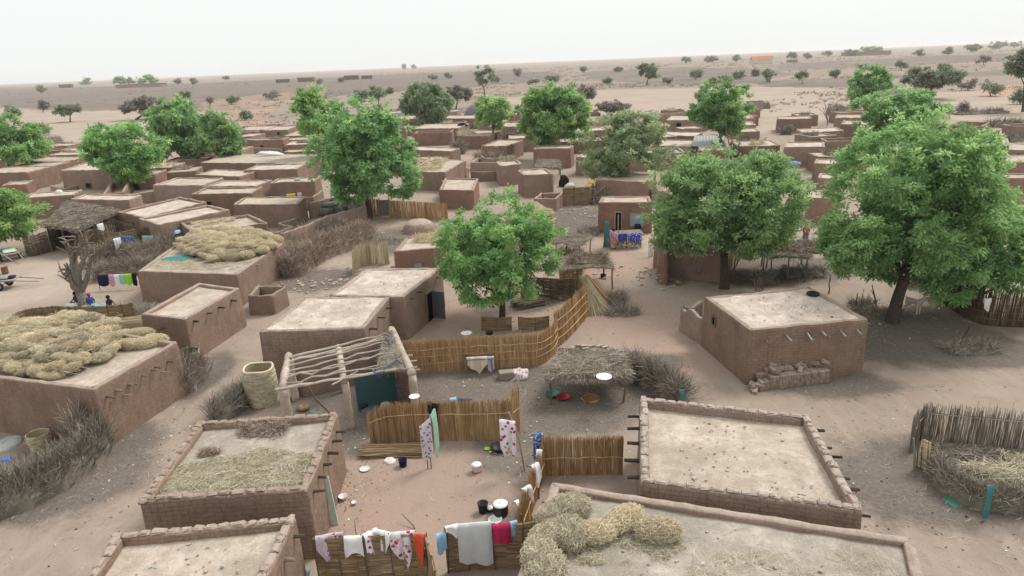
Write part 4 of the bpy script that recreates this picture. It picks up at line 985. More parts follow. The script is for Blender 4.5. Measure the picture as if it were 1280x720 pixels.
def brush(label,px,width,h,mat='brush',dens=260,name='brush_fence',cat='fence',rad=(.008,.018),ln=(.4,1.0),up=.6,group=None,world=None,base_z=0.0,core=True,hfun=None,kind=None):
    pts=world or [P(x,y,base_z) for x,y in px]
    L_=sum(math.dist(pts[i][:2],pts[i+1][:2]) for i in range(len(pts)-1));mb=MB()
    twigs(mb,pts,width,h,int(dens*max(.8,L_)*max(.5,width)),rad,ln,up,core,base_z=base_z,hfun=hfun)
    return single(mb,name,MATS[mat],label,cat,group,False,kind)
def scatter_straw(label,poly,z,n,mat='hay_grey',name='loose_straw',ln=(.15,.45),rad=.006,lift=.06,cat='straw',hump=0.0,name_kind='stuff'):
    p=[P(x,y,z) for x,y in poly];xs=[q[0] for q in p];ys=[q[1] for q in p];P0=[];P1=[];qq=[(q[0],q[1]) for q in p]
    cx=sum(xs)/len(xs);cy=sum(ys)/len(ys);rad_=max(max(xs)-min(xs),max(ys)-min(ys))/2
    k=0
    while len(P0)<n and k<n*20:
        k+=1;x=R.uniform(min(xs),max(xs));y=R.uniform(min(ys),max(ys))
        if not inpoly(qq,x,y) or nz(x*1.3,y*1.3,z)<-.12+R.uniform(-.25,.1):continue
        hz=hump*max(0,1-((x-cx)**2+(y-cy)**2)/rad_**2)
        a=R.uniform(0,6.283);l=R.uniform(*ln)/2;zz=z+R.uniform(0,lift)+hz*R.uniform(.3,1);dz=R.uniform(-.1,.1)*l*2
        P0.append((x-math.cos(a)*l,y-math.sin(a)*l,max(z,zz-dz)));P1.append((x+math.cos(a)*l,y+math.sin(a)*l,max(z,zz+dz)))
    mb=MB();prisms(mb,P0,P1,rad,rad*.8)
    return single(mb,name,MATS[mat],label,cat,None,False,name_kind)
def inst(me,name,label,cat,loc,rot=(0,0,0),sc=(1,1,1),group=None):
    o=bpy.data.objects.new(name,me);C.objects.link(o);o.location=loc;o.rotation_euler=rot;o.scale=sc
    return tag(o,label,cat,group)
def bundle_mesh(nm,mat,n=900,seed=1,L_=.5,r=.25,sr=.006):
    mb=MB();sx,sy=14,12;V=[]
    for i in range(sx+1):
        u=-1+2*i/sx;rr=math.sqrt(max(0.0,1-abs(u)**2.6))
        for k in range(sy):
            a=2*math.pi*k/sy;j=1+.22*nz(u*2,math.cos(a)*1.5+seed,math.sin(a)*1.5)+.08*nz(u*9,a*3,seed);V.append((u*L_*.92,math.cos(a)*r*rr*j*.9,math.sin(a)*r*rr*j*.85))
    Q=[(i*sy+k,(i+1)*sy+k,(i+1)*sy+(k+1)%sy,i*sy+(k+1)%sy) for i in range(sx) for k in range(sy)]
    mb.add(V,Q,tint=NR.uniform(.2,.6,len(V)))
    u=NR.uniform(-1,1,n);a=NR.uniform(0,6.283,n);rr=np.sqrt(np.clip(1-np.abs(u)**2.6,0,1))*r*NR.uniform(.82,1.08,n)
    c=np.stack([u*L_,np.cos(a)*rr,np.sin(a)*rr],1);d=np.stack([NR.uniform(-1,1,n)*1.3,NR.normal(size=n)*.6,NR.normal(size=n)*.6],1);d/=np.linalg.norm(d,axis=1,keepdims=True);l=NR.uniform(.06,.16,(n,1))
    mid=c+(c*np.array([.12,.26,.26]))*NR.uniform(.2,1.3,(n,1));prisms(mb,c-d*l,mid,sr,sr);prisms(mb,mid,c+d*l,sr,sr*.6)
    return mb.mesh(nm,MATS[mat],False)
HAY=[bundle_mesh('straw_bundle',m,2400,i,.36,.27+.03*i,.005) for i,m in enumerate(('hay','hay','hay_grey'))]
def heap(label,poly,z,step,group,top=.9,sc=1.0,kinds=(0,0,0,2),slope=.55):
    p=[P(x,y,z) for x,y in poly];qq=[(q[0],q[1]) for q in p];xs=[q[0] for q in qq];ys=[q[1] for q in qq]
    def edge(x,y):
        m=9
        for i in range(len(qq)):
            a=Vector(qq[i]);b=Vector(qq[(i+1)%len(qq)]);w=Vector((x,y))-a;d=b-a;t=max(0,min(1,w.dot(d)/d.length_squared));m=min(m,(w-d*t).length)
        return m
    P0=[];P1=[];k=0;area=(max(xs)-min(xs))*(max(ys)-min(ys))
    while k<int(area*110):
        k+=1;x=R.uniform(min(xs),max(xs));y=R.uniform(min(ys),max(ys))
        if not inpoly(qq,x,y):continue
        e=edge(x,y);hh=min(top,e*slope)*(1+.35*nz(x*.8,y*.8,3));a=R.uniform(0,6.283);l=R.uniform(.12,.34);zz=z+.34*sc+hh+.14*nz(x*2.2,y*2.2,7)+R.uniform(-.12,.05);dz=R.uniform(-.1,.12)
        P0.append((x-math.cos(a)*l,y-math.sin(a)*l,zz-dz));P1.append((x+math.cos(a)*l,y+math.sin(a)*l,zz+dz))
    mb=MB();prisms(mb,P0,P1,.0065,.005);single(mb,'loose_straw',MATS['hay'],'loose straw shaken over the '+label.split(' straw bundle')[-1].replace('piled ','').replace('in the great heap ','').strip(),'straw',None,False,'stuff')
    y=min(ys)
    while y<max(ys):
        x=min(xs)
        while x<max(xs):
            xx=x+R.uniform(-.2,.2)*step;yy=y+R.uniform(-.2,.2)*step
            if inpoly(qq,xx,yy):
                e=edge(xx,yy);hh=min(top,e*slope)*(1+.35*nz(xx*.8,yy*.8,3))
                s=sc*R.uniform(.8,1.15);inst(HAY[R.choice(kinds)],'straw_bundle',label,'straw bundle',(xx,yy,z+.2*sc+hh),(R.uniform(-.25,.25),R.uniform(-.35,.35),R.uniform(0,3.14)),(s*R.uniform(1.0,1.55),s*R.uniform(.9,1.4),s*R.uniform(.5,.85)),group)
                if hh>.5 and R.random()<.35: inst(HAY[R.choice(kinds)],'straw_bundle',label,'straw bundle',(xx+.15,yy+.1,z+.1*sc+hh*.5),(R.uniform(-.25,.25),R.uniform(-.3,.3),R.uniform(0,3.14)),(s,s*1.2,s),group)
            x+=step
        y+=step*.8
    # nothing else
heap('tan straw bundle in the great heap on the large mud house at the left edge',[(-110,455),(0,466),(62,474),(92,474),(150,443),(150,425),(150,408),(110,400),(60,408),(-60,425)],2.46,.66,'straw bundles heaped on the left edge house',.7,.9)
for x,y in ((163,434),(182,433),(178,420),(196,428)): q=P(x,y,2.5);inst(HAY[0],'straw_bundle','flattened straw bundle lying apart at the right end of the left edge roof','straw bundle',(q.x,q.y,2.66),(0,0,R.uniform(-.3,.3)),(1.5,1.1,.8),'straw bundles lying apart on the left edge roof')
heap('yellow straw bundle piled at the back of the wide grey roof by the lane',[(222,316),(262,327),(300,326),(342,316),(350,302),(300,292),(240,296)],2.15,.92,'straw bundles piled on the lane house roof',.5,1.15,(0,0,1),.5)
for lab,x,y,rz,s,k in [('greenish straw bundle at the far corner of the bottom right roof',712,632,.1,1.15,2),('straw bundle tucked behind the far corner bundle of the bottom right roof',690,640,.9,.95,2),('long straw bundle lying crosswise near the left end of the bottom right roof',712,664,1.5,1.2,2),('fluffy straw bundle against the left rim of the bottom right roof',687,668,.5,1.1,2),('straw bundle with a pale tie in the middle of the loose row at bottom right',744,662,.2,1.1,0),('straw bundle set behind the tied one on the bottom right roof',780,646,.6,1.15,0),('rightmost straw bundle on the bottom right roof',823,660,-.2,1.15,0),('straw bundle in the lower left corner, half over the rim of the bottom right roof',674,689,1.3,1.15,2),('lowest straw bundle at the bottom edge of the photo on the bottom right roof',683,710,1.2,1.25,2)]:
    q=P(x,y,2.85);inst(HAY[k],'straw_bundle',lab,'straw bundle',(q.x,q.y,2.78),(R.uniform(-.1,.1),R.uniform(-.1,.1),rz),(s*1.3,s*1.0,s*.8),'loose straw bundles on the bottom right roof')
scatter_straw('thin spread of grey green straw around the bundles of the bottom right roof',[(690,650),(870,672),(830,700),(720,705),(680,680)],2.53,2600,'hay_grey',rad=.005)
scatter_straw('grey straw litter over the right part of the bottom right roof',[(860,690),(1120,690),(1150,760),(860,760)],2.53,900,'hay_grey',rad=.004)
scatter_straw('layer of grey brown straw on the twig nest roof',[(185,622),(380,607),(395,570),(330,560),(215,585)],2.32,5200,'hay_grey',rad=.006,lift=.09)
scatter_straw('dry weeds in the deep rimmed narrow roof',[(245,284),(290,276),(300,272),(238,279)],2.0,600,'hay',rad=.012,lift=.2,ln=(.3,.7))
scatter_straw('straw dusting before the bundles of the lane house roof',[(185,336),(290,338),(330,322),(260,326),(215,320)],2.16,1500,'hay',rad=.007)
scatter_straw('straw spread over the roof in front of the white rimmed house',[(524,213),(548,213),(560,200),(522,199)],2.35,700,'hay',rad=.03,lift=.35,ln=(.5,1.2),hump=.3)
heap('round straw bundle on the mud house behind the neem tree',[(632,282),(668,286),(690,272),(672,262),(640,266)],2.2,.9,'straw bundles on the roof behind the neem tree',.3,1.25,(0,0,1))
def mound(label,px,w,d,h,mat='brush',name='brush_heap',n=500,z=0.0,cat='brush heap',rad=(.008,.02),ln=(.3,.9),up=.25,rz=0):
    q=P(px[0],px[1],z) if not isinstance(px,Vector) else px;mb=MB()
    a=Vector((math.cos(rz),math.sin(rz),0))*w*.4
    twigs(mb,[q-a,q,q+a],d,h,n,rad,ln,up,True,base_z=z)
    return single(mb,name,MATS[mat],label,cat)
mound('small nest of reddish twigs on the grey straw roof',(262,568),.5,.5,.2,'brush_red','twig_nest',500,2.3,'twig nest',(.006,.012),(.15,.3),.1)
mound('flat tangle of brown twigs near the back of the grey straw roof',(330,540),1.7,1.0,.28,'brush_red','twig_tangle',900,2.3,'twig tangle',(.006,.013),(.25,.6),.1)
reed_fence('row of dry stalks standing on the low reddish roof',[P(505,312,2.1),P(530,304,2.1),P(560,301,2.1)],.7,'hay',(),None,0,.3,.5,'stalk_row',.35,None,.018)

mound('dry stalks heaped behind the stalk row on the low reddish roof',(540,301),3.0,1.6,.45,'hay','stalk_heap',800,2.05,'stalks',(.01,.02),(.4,.9),.3)
# stalks standing behind the pale roofed house
reed_fence('short row of upright dry stalks behind the open grey door house',[P(441,345),P(448,336),P(462,330),P(487,330)],1.7,'hay',(),None,0,.1,.5,'stalk_row',.8,None,.014)
# reed fences of the courtyards
FB=[P(464,556),P(480,553),P(540,551),P(600,550),P(641,549)]
reed_fence('reed fence across the middle yard with a few clothes hung over it',FB,1.72,'reed',(.72,),posts=3,hvar=.14,dense=2.2,sg=.010,hf=lambda t:.82+.2*smooth(0,.18,t))
FA=[P(506,468),P(540,465),P(580,462),P(640,459),P(672,457),P(690,447),P(696,436)]
reed_fence('long reed fence with three pale rails behind the thatched shelter',FA,1.72,'reed',(.3,.52,.75),posts=4,hvar=.18,dense=1.9)
reed_fence('tall leaning reed panel with slanting rails at the end of the long reed fence',[P(697,434),P(708,425),P(722,410),P(736,394)],1.95,'reed',(.25,.5,.75),posts=2,hvar=.12,lean=-.1)
reed_fence('dark brown reed screen beside the beam ended parapet house',[P(679,594),P(720,594),P(778,592)],1.55,'reed',(.5,),posts=2,hvar=.16,dense=2.4,sg=.010)
reed_fence('reed fence running towards the camera under white washing',[P(679,598),P(674,612),P(664,640),P(654,672),P(648,698),P(660,702),P(676,694)],1.35,'reed',(.5,),posts=2,hvar=.16,dense=2.4,sg=.010)
reed_fence('curled reed fence end reaching the bottom right roof',[P(645,700),P(668,690),P(690,680)],1.3,'reed',(.5,),posts=1,hvar=.16)
reed_fence('reed bundle standing upright at the corner of the middle yard fence',[P(641,549),P(645,545),P(650,541)],2.1,'reed',(.6,),posts=1,hvar=.2)
mat_fence('woven mat fence with floral washing at the bottom of the photo',[P(392,672,1.7),P(440,671,1.7),P(500,668,1.7),P(532,668,1.7)],1.7)
mat_fence('woven mat fence under the large pale sheet at the bottom of the photo',[P(556,660,1.65),P(600,655,1.65),P(650,655,1.65),P(690,648,1.65)],1.65)
mat_fence('short mat fence wing closing the floral washing fence',[P(532,668,1.7),P(540,690,1.7),P(546,715,1.7)],1.7,hf=lambda t:1-.25*t)
mat_fence('rolled mat standing on edge behind the long reed fence, left piece',[P(603,413),P(620,414),P(639,413)],.85)
mat_fence('rolled mat standing on edge behind the long reed fence, right piece',[P(649,412),P(668,413),P(686,411)],.8)
mat_fence('curved woven mat fence enclosing the yard left of the beam ended house',[P(14,436),P(28,420),P(60,412),P(100,412),P(140,411),P(172,407)],1.55)
mat_fence('curved woven mat screen beside the small roofless box',[P(704,258),P(722,257),P(738,256),P(742,248)],2.0,'reed_mat',1.2)
reed_fence('long pale reed fence with a dark doorway under the largest left neem',[P(487,271),P(520,273),P(548,275),P(560,276)],1.75,'reed',(.8,),posts=4,hvar=.05,dense=.6,sg=.02)
reed_fence('short reed fence left of the dark doorway under the largest left neem',[P(452,268),P(466,269),P(477,270)],1.75,'reed',(.8,),posts=2,hvar=.05,dense=.6,sg=.02)
g=P(482,271);t=thing('yard_gate','dark metal yard gate set in the pale reed fence','gate',(g.x,g.y,0));mb=MB();box(mb,(g.x,g.y,.95),(.95,.06,1.7));mb.build('door_leaf',MATS['metal_grey'],t);
for s in(-1,1):
    mb=MB();tube(mb,[(g.x+s*.52,g.y,-.1),(g.x+s*.52,g.y,2.0)],.06,6);mb.build('post',MATS['wood'],t)
mat_fence('reed fence at the mouth of the central lane',[P(560,224),P(572,224),P(586,223)],1.5,'reed',2,row=.05)
reed_fence('red brown reed fence cut by the right edge below the tent',[P(1250,262),P(1268,264),P(1300,268)],2.0,'reed',(.5,.8),posts=2,hvar=.2,dense=.6,sg=.02)
reed_fence('dark stick pen fence in the shade of the right neem',[P(1166,366),P(1185,383),P(1208,398),P(1235,407),P(1300,410)],2.0,'reed_dark',(.2,.4,.6,.8),posts=5,hvar=.2,dense=.7,sg=.02)
mat_fence('dark mat fence behind the goat',[P(1128,358),P(1145,356),P(1164,362)],1.6,'reed_dark',.6,row=.03)
mat_fence('dark mat wall behind the middle yard neem',[P(652,372),P(680,374),P(704,376),P(718,374)],1.5,'reed_dark',.8,row=.03)
mat_fence('reddish woven mat screen beside the brush roofed shelter',[P(700,362),P(716,362),P(728,360)],1.5,'reed',.8,row=.03)
# bundle of stalks leaning by the panel
def lean_bundle(label,foot,top,zt,w,n,mat='hay',name='stalk_bundle'):
    a=P(*foot);b=P(top[0],top[1],zt);mb=MB();g=NR.normal(size=(n,3))*w;g[:,2]=abs(g[:,2])*.2
    p0=np.array(a)+g;p1=np.array(b)+NR.normal(size=(n,3))*w*.35;prisms(mb,p0,p1,.014,.008)
    return single(mb,name,MATS[mat],label,'stalks')
lean_bundle('sheaf of long dry stalks leaning on the tall reed panel',(752,390),(731,347),2.0,.3,340,'hay')
lean_bundle('orange dry stalk sheaf spread over the leaning one',(766,383),(733,345),2.1,.16,200,'reed')
lean_bundle('second pale sheaf at the foot of the leaning stalks',(742,392),(733,360),1.5,.28,240,'hay')
# brush fences
brush('thick grey thorn brush fence along the lane at bottom left',[(-40,655),(10,640),(60,615),(100,590),(128,562)],1.25,1.45,'brush_grey',620,up=1.3,ln=(.35,.9))
brush('tall grey brush leaning on the corner of the left edge house',[(100,570),(122,553),(132,548)],1.2,2.1,'brush',420,'brush_stack','brush',up=1.0)
brush('reddish grey brush fence along the wide lane, left of centre',[(362,346),(385,332),(400,323),(430,312),(460,300)],2.0,2.0,'brush_red',300,rad=(.012,.024),up=.7)
brush('second row of pale brush behind the wide lane brush fence',[(350,318),(372,306),(398,298),(430,292)],1.6,1.5,'brush',260,rad=(.012,.024))
brush('dark brush barrier left of the lane roof with straw',[(118,330),(150,322),(178,325),(205,318),(222,304)],2.2,1.5,'brush',260,rad=(.012,.025))
brush('pale dry brush pile at the top of the clothes line bushes',[(120,352),(140,347),(165,343),(190,338)],1.8,1.2,'brush',240,'brush_heap','brush heap',rad=(.012,.022))
brush('brush windbreak curling off the right of the thatched shelter',[(782,470),(800,472),(822,484),(842,497),(850,503)],1.3,1.25,'thatch_grey',420,up=.6)
reed_fence('back of the stick goat pen at right edge, grey upright sticks with a dark rail',[P(1150,548),P(1180,552),P(1230,556),P(1300,564)],1.4,'brush_grey',(.85,),posts=5,hvar=.4,dense=1.0,sg=.011)
reed_fence('left side of the stick goat pen at right edge',[P(1152,546),P(1142,556),P(1138,566)],1.3,'brush_grey',(.8,),posts=2,hvar=.4,dense=1.0,sg=.011)
brush('low brush front of the stick goat pen at right edge',[(1168,592),(1185,614),(1215,629),(1250,635),(1320,634)],.75,.85,'brush_grey',520,up=.9,ln=(.3,.7))
scatter_straw('straw and dry stalks strewn inside the stick goat pen',[(1172,585),(1165,560),(1300,572),(1320,612),(1230,612),(1190,602)],.06,3600,'thatch_grey',rad=.01,lift=.16,ln=(.3,1.0),hump=.05)
scatter_straw('pale long stalks on top of the pen straw',[(1195,585),(1240,572),(1300,580),(1300,605),(1240,608)],.12,900,'hay_grey',rad=.009,lift=.3,ln=(.4,1.0))
mat_fence('small pale woven gate panel leaning on the goat pen corner',[P(1146,583),P(1152,584),P(1160,588)],1.25,'hay',.3,'pen_gate',row=.03,lean=.12)
mb=MB();q=P(1143,588);tube(mb,[q,q+Vector((-.1,-.02,.7)),q+Vector((-.2,.05,1.35))],[.05,.045,.03],6);single(mb,'wooden_post',MATS['wood_pale'],'pale crooked post beside the woven gate panel','post')
brush('dark stubby brush row beside the round woven granary',[(268,528),(285,520),(300,508),(310,500)],.8,.95,'brush_grey',420,up=.9)
brush('dark brush clump under the back corner of the left edge house',[(232,492),(240,480),(252,470)],1.0,1.5,'brush',420,'brush_heap','brush heap',up=.8)
for lab,px,w,d,h,m,n in [('brush heap right of the leaning stalks',(768,382),1.6,1.2,.9,'brush',500),('flat twig litter at the foot of the sheaves',(778,392),2.2,1.4,.25,'thatch_grey',500),('low brush around the crooked branch on the right sand',(1212,438),2.8,1.4,.4,'brush_grey',600),('rubble and sticks heap under the middle neem, street side',(842,350),1.6,1.2,.35,'brush_red',350),('dark sticks heap under the middle neem by the big brick house',(955,355),1.4,1.0,.8,'brush_grey',350),
   ('dry stick pile between the two left houses, upper',(160,398),3.4,2.0,.7,'thatch_grey',900),('tall weedy heap behind the left edge straw heap',(40,428),6.0,2.2,1.1,'thatch_grey',1600),('dark heap at the far left of the mat fence',(0,445),3,2,1.0,'brush',600),('brush beside the stall street side',(735,293),2.0,2.0,.6,'brush',350),('grey rubble of sticks in front of the low reddish house',(486,303),2.5,2.2,.3,'thatch_grey',400),
   ('purple brown brush on the wall of the central lane',(610,205),4.5,2.0,2.0,'brush_red',500),('brush stack behind the white rimmed house, right side',(574,192),2.5,2.5,2.2,'brush',500),('grey brush pile along the top of the white rimmed house',(540,181),8,2.5,1.6,'brush',700),('grey brush mass at the far edge of the left cluster',(345,184),9,7,1.6,'brush_grey',900),('straw heap beside the grey brush mass',(312,180),7,4,1.4,'hay_grey',600),
   ('brush on the ruined houses at far right',(1200,172),7,4,1.6,'brush_grey',600),('dark brush roof behind the bare forked tree',(1052,143),8,4,2.4,'brush',600),('brush clump in front of the blue windowed house',(982,168),2.2,2,1.6,'brush_grey',300),('dark hedge of brush left of the blue windowed house, on the sand',(945,136),9,4,1.9,'brush',400),('brush mound on the sand, top of the right village edge',(1155,150),8,4,1.2,'brush_grey',400),
   ('dark low brush patch on the sand, far right upper',(1255,158),7,4,1.2,'brush_grey',500),('long grey debris strip on the sand, far right',(1222,142),14,6,.8,'brush_grey',700),('grey debris patch before the dark low brush, far right',(1262,176),10,5,.7,'thatch_grey',700),('grey thorn heap on the sand at far left',(62,178),7,4,1.3,'brush_grey',400),('brush in the purple shade below the yellowish tree',(765,247),5,2,.8,'brush_red',400),('stacked thorn brush at the right of the curved screen',(748,254),2,2,1.6,'brush_grey',300),
   ('dark brush heap behind the lime green tree',(655,170),6,3,1.8,'brush_red',400),('brown brush on the wall right of the lime green tree foot',(628,182),3,3,2.6,'brush_red',400),('debris pile under the right shelter',(1003,345),3.5,1.6,.7,'brush_grey',700),('twig litter around the foot of the biggest right neem',(1095,392),3.5,1.6,.22,'thatch_grey',500),('small dark twig heap near the tall sticks',(1078,382),1.5,1.0,.3,'brush_grey',250)]:
    mound(lab,px,w,d,h,m,'brush_heap',n,0.0,'brush heap',(.008,.02) if px[1]>280 else (.02,.05),(.3,.9) if px[1]>280 else (.6,1.6),.35)
mound('reddish brown brush heaped on the shelter roof above the leaning sheaves',(735,326),2.8,2.0,.55,'brush_red','brush_heap',1400,1.75,'brush heap',(.008,.016),(.3,.7),.2)
mound('reddish dry leaves pile behind the brush roofed shelter',(712,324),1.8,1.4,1.0,'brush_red','brush_heap',700,0,'brush heap')
mound('orange brown thatch and brush heap on the right shelter roof',(1000,313),3.0,2.2,.7,'brush_red','brush_heap',900,1.8,'brush heap',(.01,.02),(.3,.9),.2)
# ---------------------------------------------------------------- shelters
def thatch_roof(mb,cor,z,th,n,over=.25,rad=(.008,.016),sag=.06,lnn=(.4,1.0)):
    c=[Vector((p[0],p[1],0)) for p in cor];nx=ny=10;V=[]
    for j in range(ny+1):
        for i in range(nx+1):
            a=c[0].lerp(c[1],i/nx);b=c[3].lerp(c[2],i/nx);s=a.lerp(b,j/ny);V.append((s.x,s.y,z+th+.10*nz(s.x*1.1,s.y*1.1,z)-sag*((i/nx-.5)**2+(j/ny-.5)**2)*4))
    k=(nx+1)*(ny+1);V2=[(x,y,zz-th) for x,y,zz in V]
    Q=[(j*(nx+1)+i,j*(nx+1)+i+1,(j+1)*(nx+1)+i+1,(j+1)*(nx+1)+i) for j in range(ny) for i in range(nx)]
    Q2=[tuple(k+a for a in q[::-1]) for q in Q]
    rim=[i for i in range(nx+1)]+[(j*(nx+1)+nx) for j in range(1,ny+1)]+[ny*(nx+1)+i for i in range(nx-1,-1,-1)]+[j*(nx+1) for j in range(ny-1,0,-1)]
    Q3=[(rim[i],rim[(i+1)%len(rim)],k+rim[(i+1)%len(rim)],k+rim[i]) for i in range(len(rim))]
    mb.add(V+V2,Q+Q2+Q3,tint=NR.uniform(.1,.5,2*k))
    P0=[];P1=[];cc=(c[0]+c[1]+c[2]+c[3])/4
    for q in range(n):
        u=R.random();v=R.random();edge=R.random()<.3
        if edge:
            w=R.randrange(4);u,v=[(u,0),(1,u),(u,1),(0,u)][w]
        a=c[0].lerp(c[1],u);b=c[3].lerp(c[2],u);s=a.lerp(b,v);zz=z+th+.10*nz(s.x*1.1,s.y*1.1,z)-sag*((u-.5)**2+(v-.5)**2)*4
        o=(s-cc);o=o.normalized() if o.length>1e-3 else Vector((1,0,0))
        d=(o*.4+Vector((R.gauss(0,1),R.gauss(0,1),0))*.7).normalized();l=R.uniform(*lnn)
        if edge: e=Vector((s.x,s.y,zz))+o*R.uniform(.02,over)+Vector((0,0,-R.uniform(0,.35)));st=Vector((s.x,s.y,zz+.02))-o*l*.5
        else: st=Vector((s.x,s.y,zz+.03+R.uniform(0,.05)))-d*l/2;e=st+d*l+Vector((0,0,R.uniform(-.03,.05)))
        P0.append(tuple(st));P1.append(tuple(e))
    prisms(mb,P0,P1,NR.uniform(rad[0],rad[1],len(P0)),rad[0]*.6)
def shelter(label,cor_px,z,posts,n=1600,mat='thatch_grey',name='thatched_shelter',th=.15,pr=.05,over=.25,rad=(.008,.016)):
    cor=[P(x,y,z) for x,y in cor_px];c=sum(cor,Vector((0,0,0)))/4;root=thing(name,label,'shelter',(c.x,c.y,0));mb=MB()
    thatch_roof(mb,cor,z,th,n,over,rad);mb.build('roof',MATS[mat],root)
    for (u,v) in posts:
        a=cor[0].lerp(cor[1],u);b=cor[3].lerp(cor[2],u);s=a.lerp(b,v);mb=MB();k=R.uniform(-.06,.06)
        tube(mb,[(s.x+k,s.y,-.1),(s.x-k,s.y+k,z*.5),(s.x,s.y,z+.02)],[pr*1.1,pr,pr*.85],6,.4,True,.12);mb.build('post',MATS['wood'],root)
    for v in (.08,.92):
        a=cor[0].lerp(cor[3],v);b=cor[1].lerp(cor[2],v);mb=MB();tube(mb,[a+Vector((0,0,-.04)),b+Vector((0,0,-.04))],.045,6,.5);mb.build('beam',MATS['wood'],root)
    return root
shelter('low grey thatched shelter with pots in its shade, centre of the middle yard',[(683,474),(786,471),(775,441),(704,440)],1.35,[(.04,.05),(.5,.03),(.95,.05),(.05,.95),(.95,.95)],4200,over=.35)
shelter('stick shelter carrying a heap of brown brush beside the leaning sheaves',[(701,337),(768,334),(757,318),(702,321)],1.6,[(.05,.05),(.97,.05),(.3,.1),(.95,.95),(.05,.95)],1400,'wood_pale','stick_shelter',.1,.06)
shelter('small split stick roof shelter below the stall street',[(693,302),(725,307),(741,296),(706,291)],1.9,[(.05,.05),(.95,.05),(.95,.95),(.05,.95)],900,'wood_pale','stick_shelter',.08)
cw=[P(56,284,2.3),P(96,290,2.3),P(150,265,2.3),P(84,254,2.3)]
shelter('long grey thatched shed with a dark open front at far left',[(56,284),(96,290),(150,265),(84,254)],2.3,[(.03,.03),(.5,.03),(.97,.03),(.97,.5),(.97,.95),(.03,.95),(.3,.5)],3600,over=.4,rad=(.015,.03),name='thatched_shed',th=.35)
shelter('thatched shelter with sagging roof under the middle neem, right part',[(962,322),(1012,322),(1006,300),(958,304)],1.8,[(.05,.05),(.5,.03),(.95,.05),(.05,.95),(.95,.95)],1800,over=.4,rad=(.01,.02))
shelter('thatched shelter deep under the middle neem, left part',[(918,318),(958,319),(956,300),(922,300)],1.9,[(.05,.05),(.95,.05),(.05,.95),(.95,.95)],1200,over=.3,rad=(.01,.02))
shelter('rough twig roof on poles behind the rounded hut, centre',[(668,209),(702,210),(700,200),(672,199)],2.0,[(.05,.05),(.95,.05),(.05,.95),(.95,.95)],500,'wood_pale','stick_shelter',.12,.07,.3,(.02,.035))
shelter('small flat twig canopy left of the tall central tree',[(633,168),(648,167),(648,161),(636,161)],2.2,[(.05,.05),(.95,.05),(.05,.95),(.95,.95)],300,'wood','stick_shelter',.15,.08,.3,(.03,.05))
# dark mats closing the long shed at back
mat_fence('dark mat wall across the inside of the long grey thatched shed',[cw[0].lerp(cw[3],.35),cw[1].lerp(cw[2],.35)],2.2,'reed_dark',.9,row=.04)
mat_fence('dark mat wall along the lane side of the long grey thatched shed',[cw[1].lerp(cw[0],.15),cw[2]],2.2,'reed_dark',.9,row=.04)
mat_fence('dark mat wall closing the left end of the long grey thatched shed',[cw[0].lerp(cw[1],.05),cw[3].lerp(cw[2],.05)],2.2,'reed_dark',.9,row=.04)
mat_fence('dark grey mat wall left of the long grey thatched shed',[P(34,319),P(44,320),cw[0]],1.9,'reed_dark',.9,row=.04)
mat_fence('brown mat fence with washing right of the long grey thatched shed',[P(100,318),P(125,312),P(150,316),P(175,311)],1.9,'reed_mat',.9,row=.035)
mat_fence('brown mat wall in front of the two parallel long houses',[P(150,300),P(176,309),P(196,310)],2.0,'reed_dark',.9,row=.04)
# grey metal roof shelter
cor=[P(865,183,2.3),P(908,183,2.3),P(905,173,2.3),P(868,172,2.3)];c=sum(cor,Vector((0,0,0)))/4;t=thing('metal_roof_shelter','open shelter with a grey metal sheet roof in front of the dark dense tree','shelter',(c.x,c.y,0));mb=MB()
V=[];nx=40
for j,(a,b) in enumerate(((cor[0],cor[1]),(cor[3],cor[2]))):
    for i in range(nx+1): s=a.lerp(b,i/nx);V.append((s.x,s.y,2.3+.35*j+.03*math.sin(i*1.57)))
mb.add(V+[(x,y,z-.03) for x,y,z in V],[(i,i+1,nx+2+i,nx+1+i) for i in range(nx)]+[(2*nx+2+i+1,2*nx+2+i,2*nx+2+nx+1+i,2*nx+2+nx+2+i) for i in range(nx)]);mb.build('roof',MATS['tin_roof'],t)
for s in cor:
    mb=MB();tube(mb,[(s.x,s.y,0),(s.x,s.y,2.3)],.07,6);mb.build('post',MATS['wood'],t)
# grey dome tent
q=P(1222,222);t=thing('canvas_tent','grey blue peaked canvas tent behind the right neem','tent',(q.x,q.y,0));mb=MB();k=[( -3.0,0,0),(3.0,0,0),(3.0,3.5,0),(-3.0,3.5,0),(-2.9,0,1.2),(2.9,0,1.2),(2.9,3.4,1.2),(-2.9,3.4,1.2)]
nr=14;V=[];rows=6
for j in range(rows+1):
    f=j/rows
    for i in range(nr*4):
        s=i/(nr*4)*4;e=int(s);u=s-e;crn=[(-3,0),(3,0),(3,3.4),(-3,3.4)];a=crn[e];b=crn[(e+1)%4];x=a[0]+(b[0]-a[0])*u;y=a[1]+(b[1]-a[1])*u
        if f<.34: z=1.3*f/.34;sc_=1+.03*math.sin(i*1.3)
        else: g_=(f-.34)/.66;sc_=(1-g_)**.8;z=1.3+2.0*g_**1.2
        V.append((q.x+x*sc_,q.y+1.7+(y-1.7)*sc_,z+.04*nz(x*1.5,y*1.5,z)))
M_=nr*4;mb.add(V,[(j*M_+i,j*M_+(i+1)%M_,(j+1)*M_+(i+1)%M_,(j+1)*M_+i) for j in range(rows) for i in range(M_)]);mb.build('canvas',MATS['tent_grey'],t,True)
mb=MB();tube(mb,[(q.x,q.y+1.7,0),(q.x,q.y+1.7,3.6)],.06,6);mb.build('pole',MATS['wood'],t)
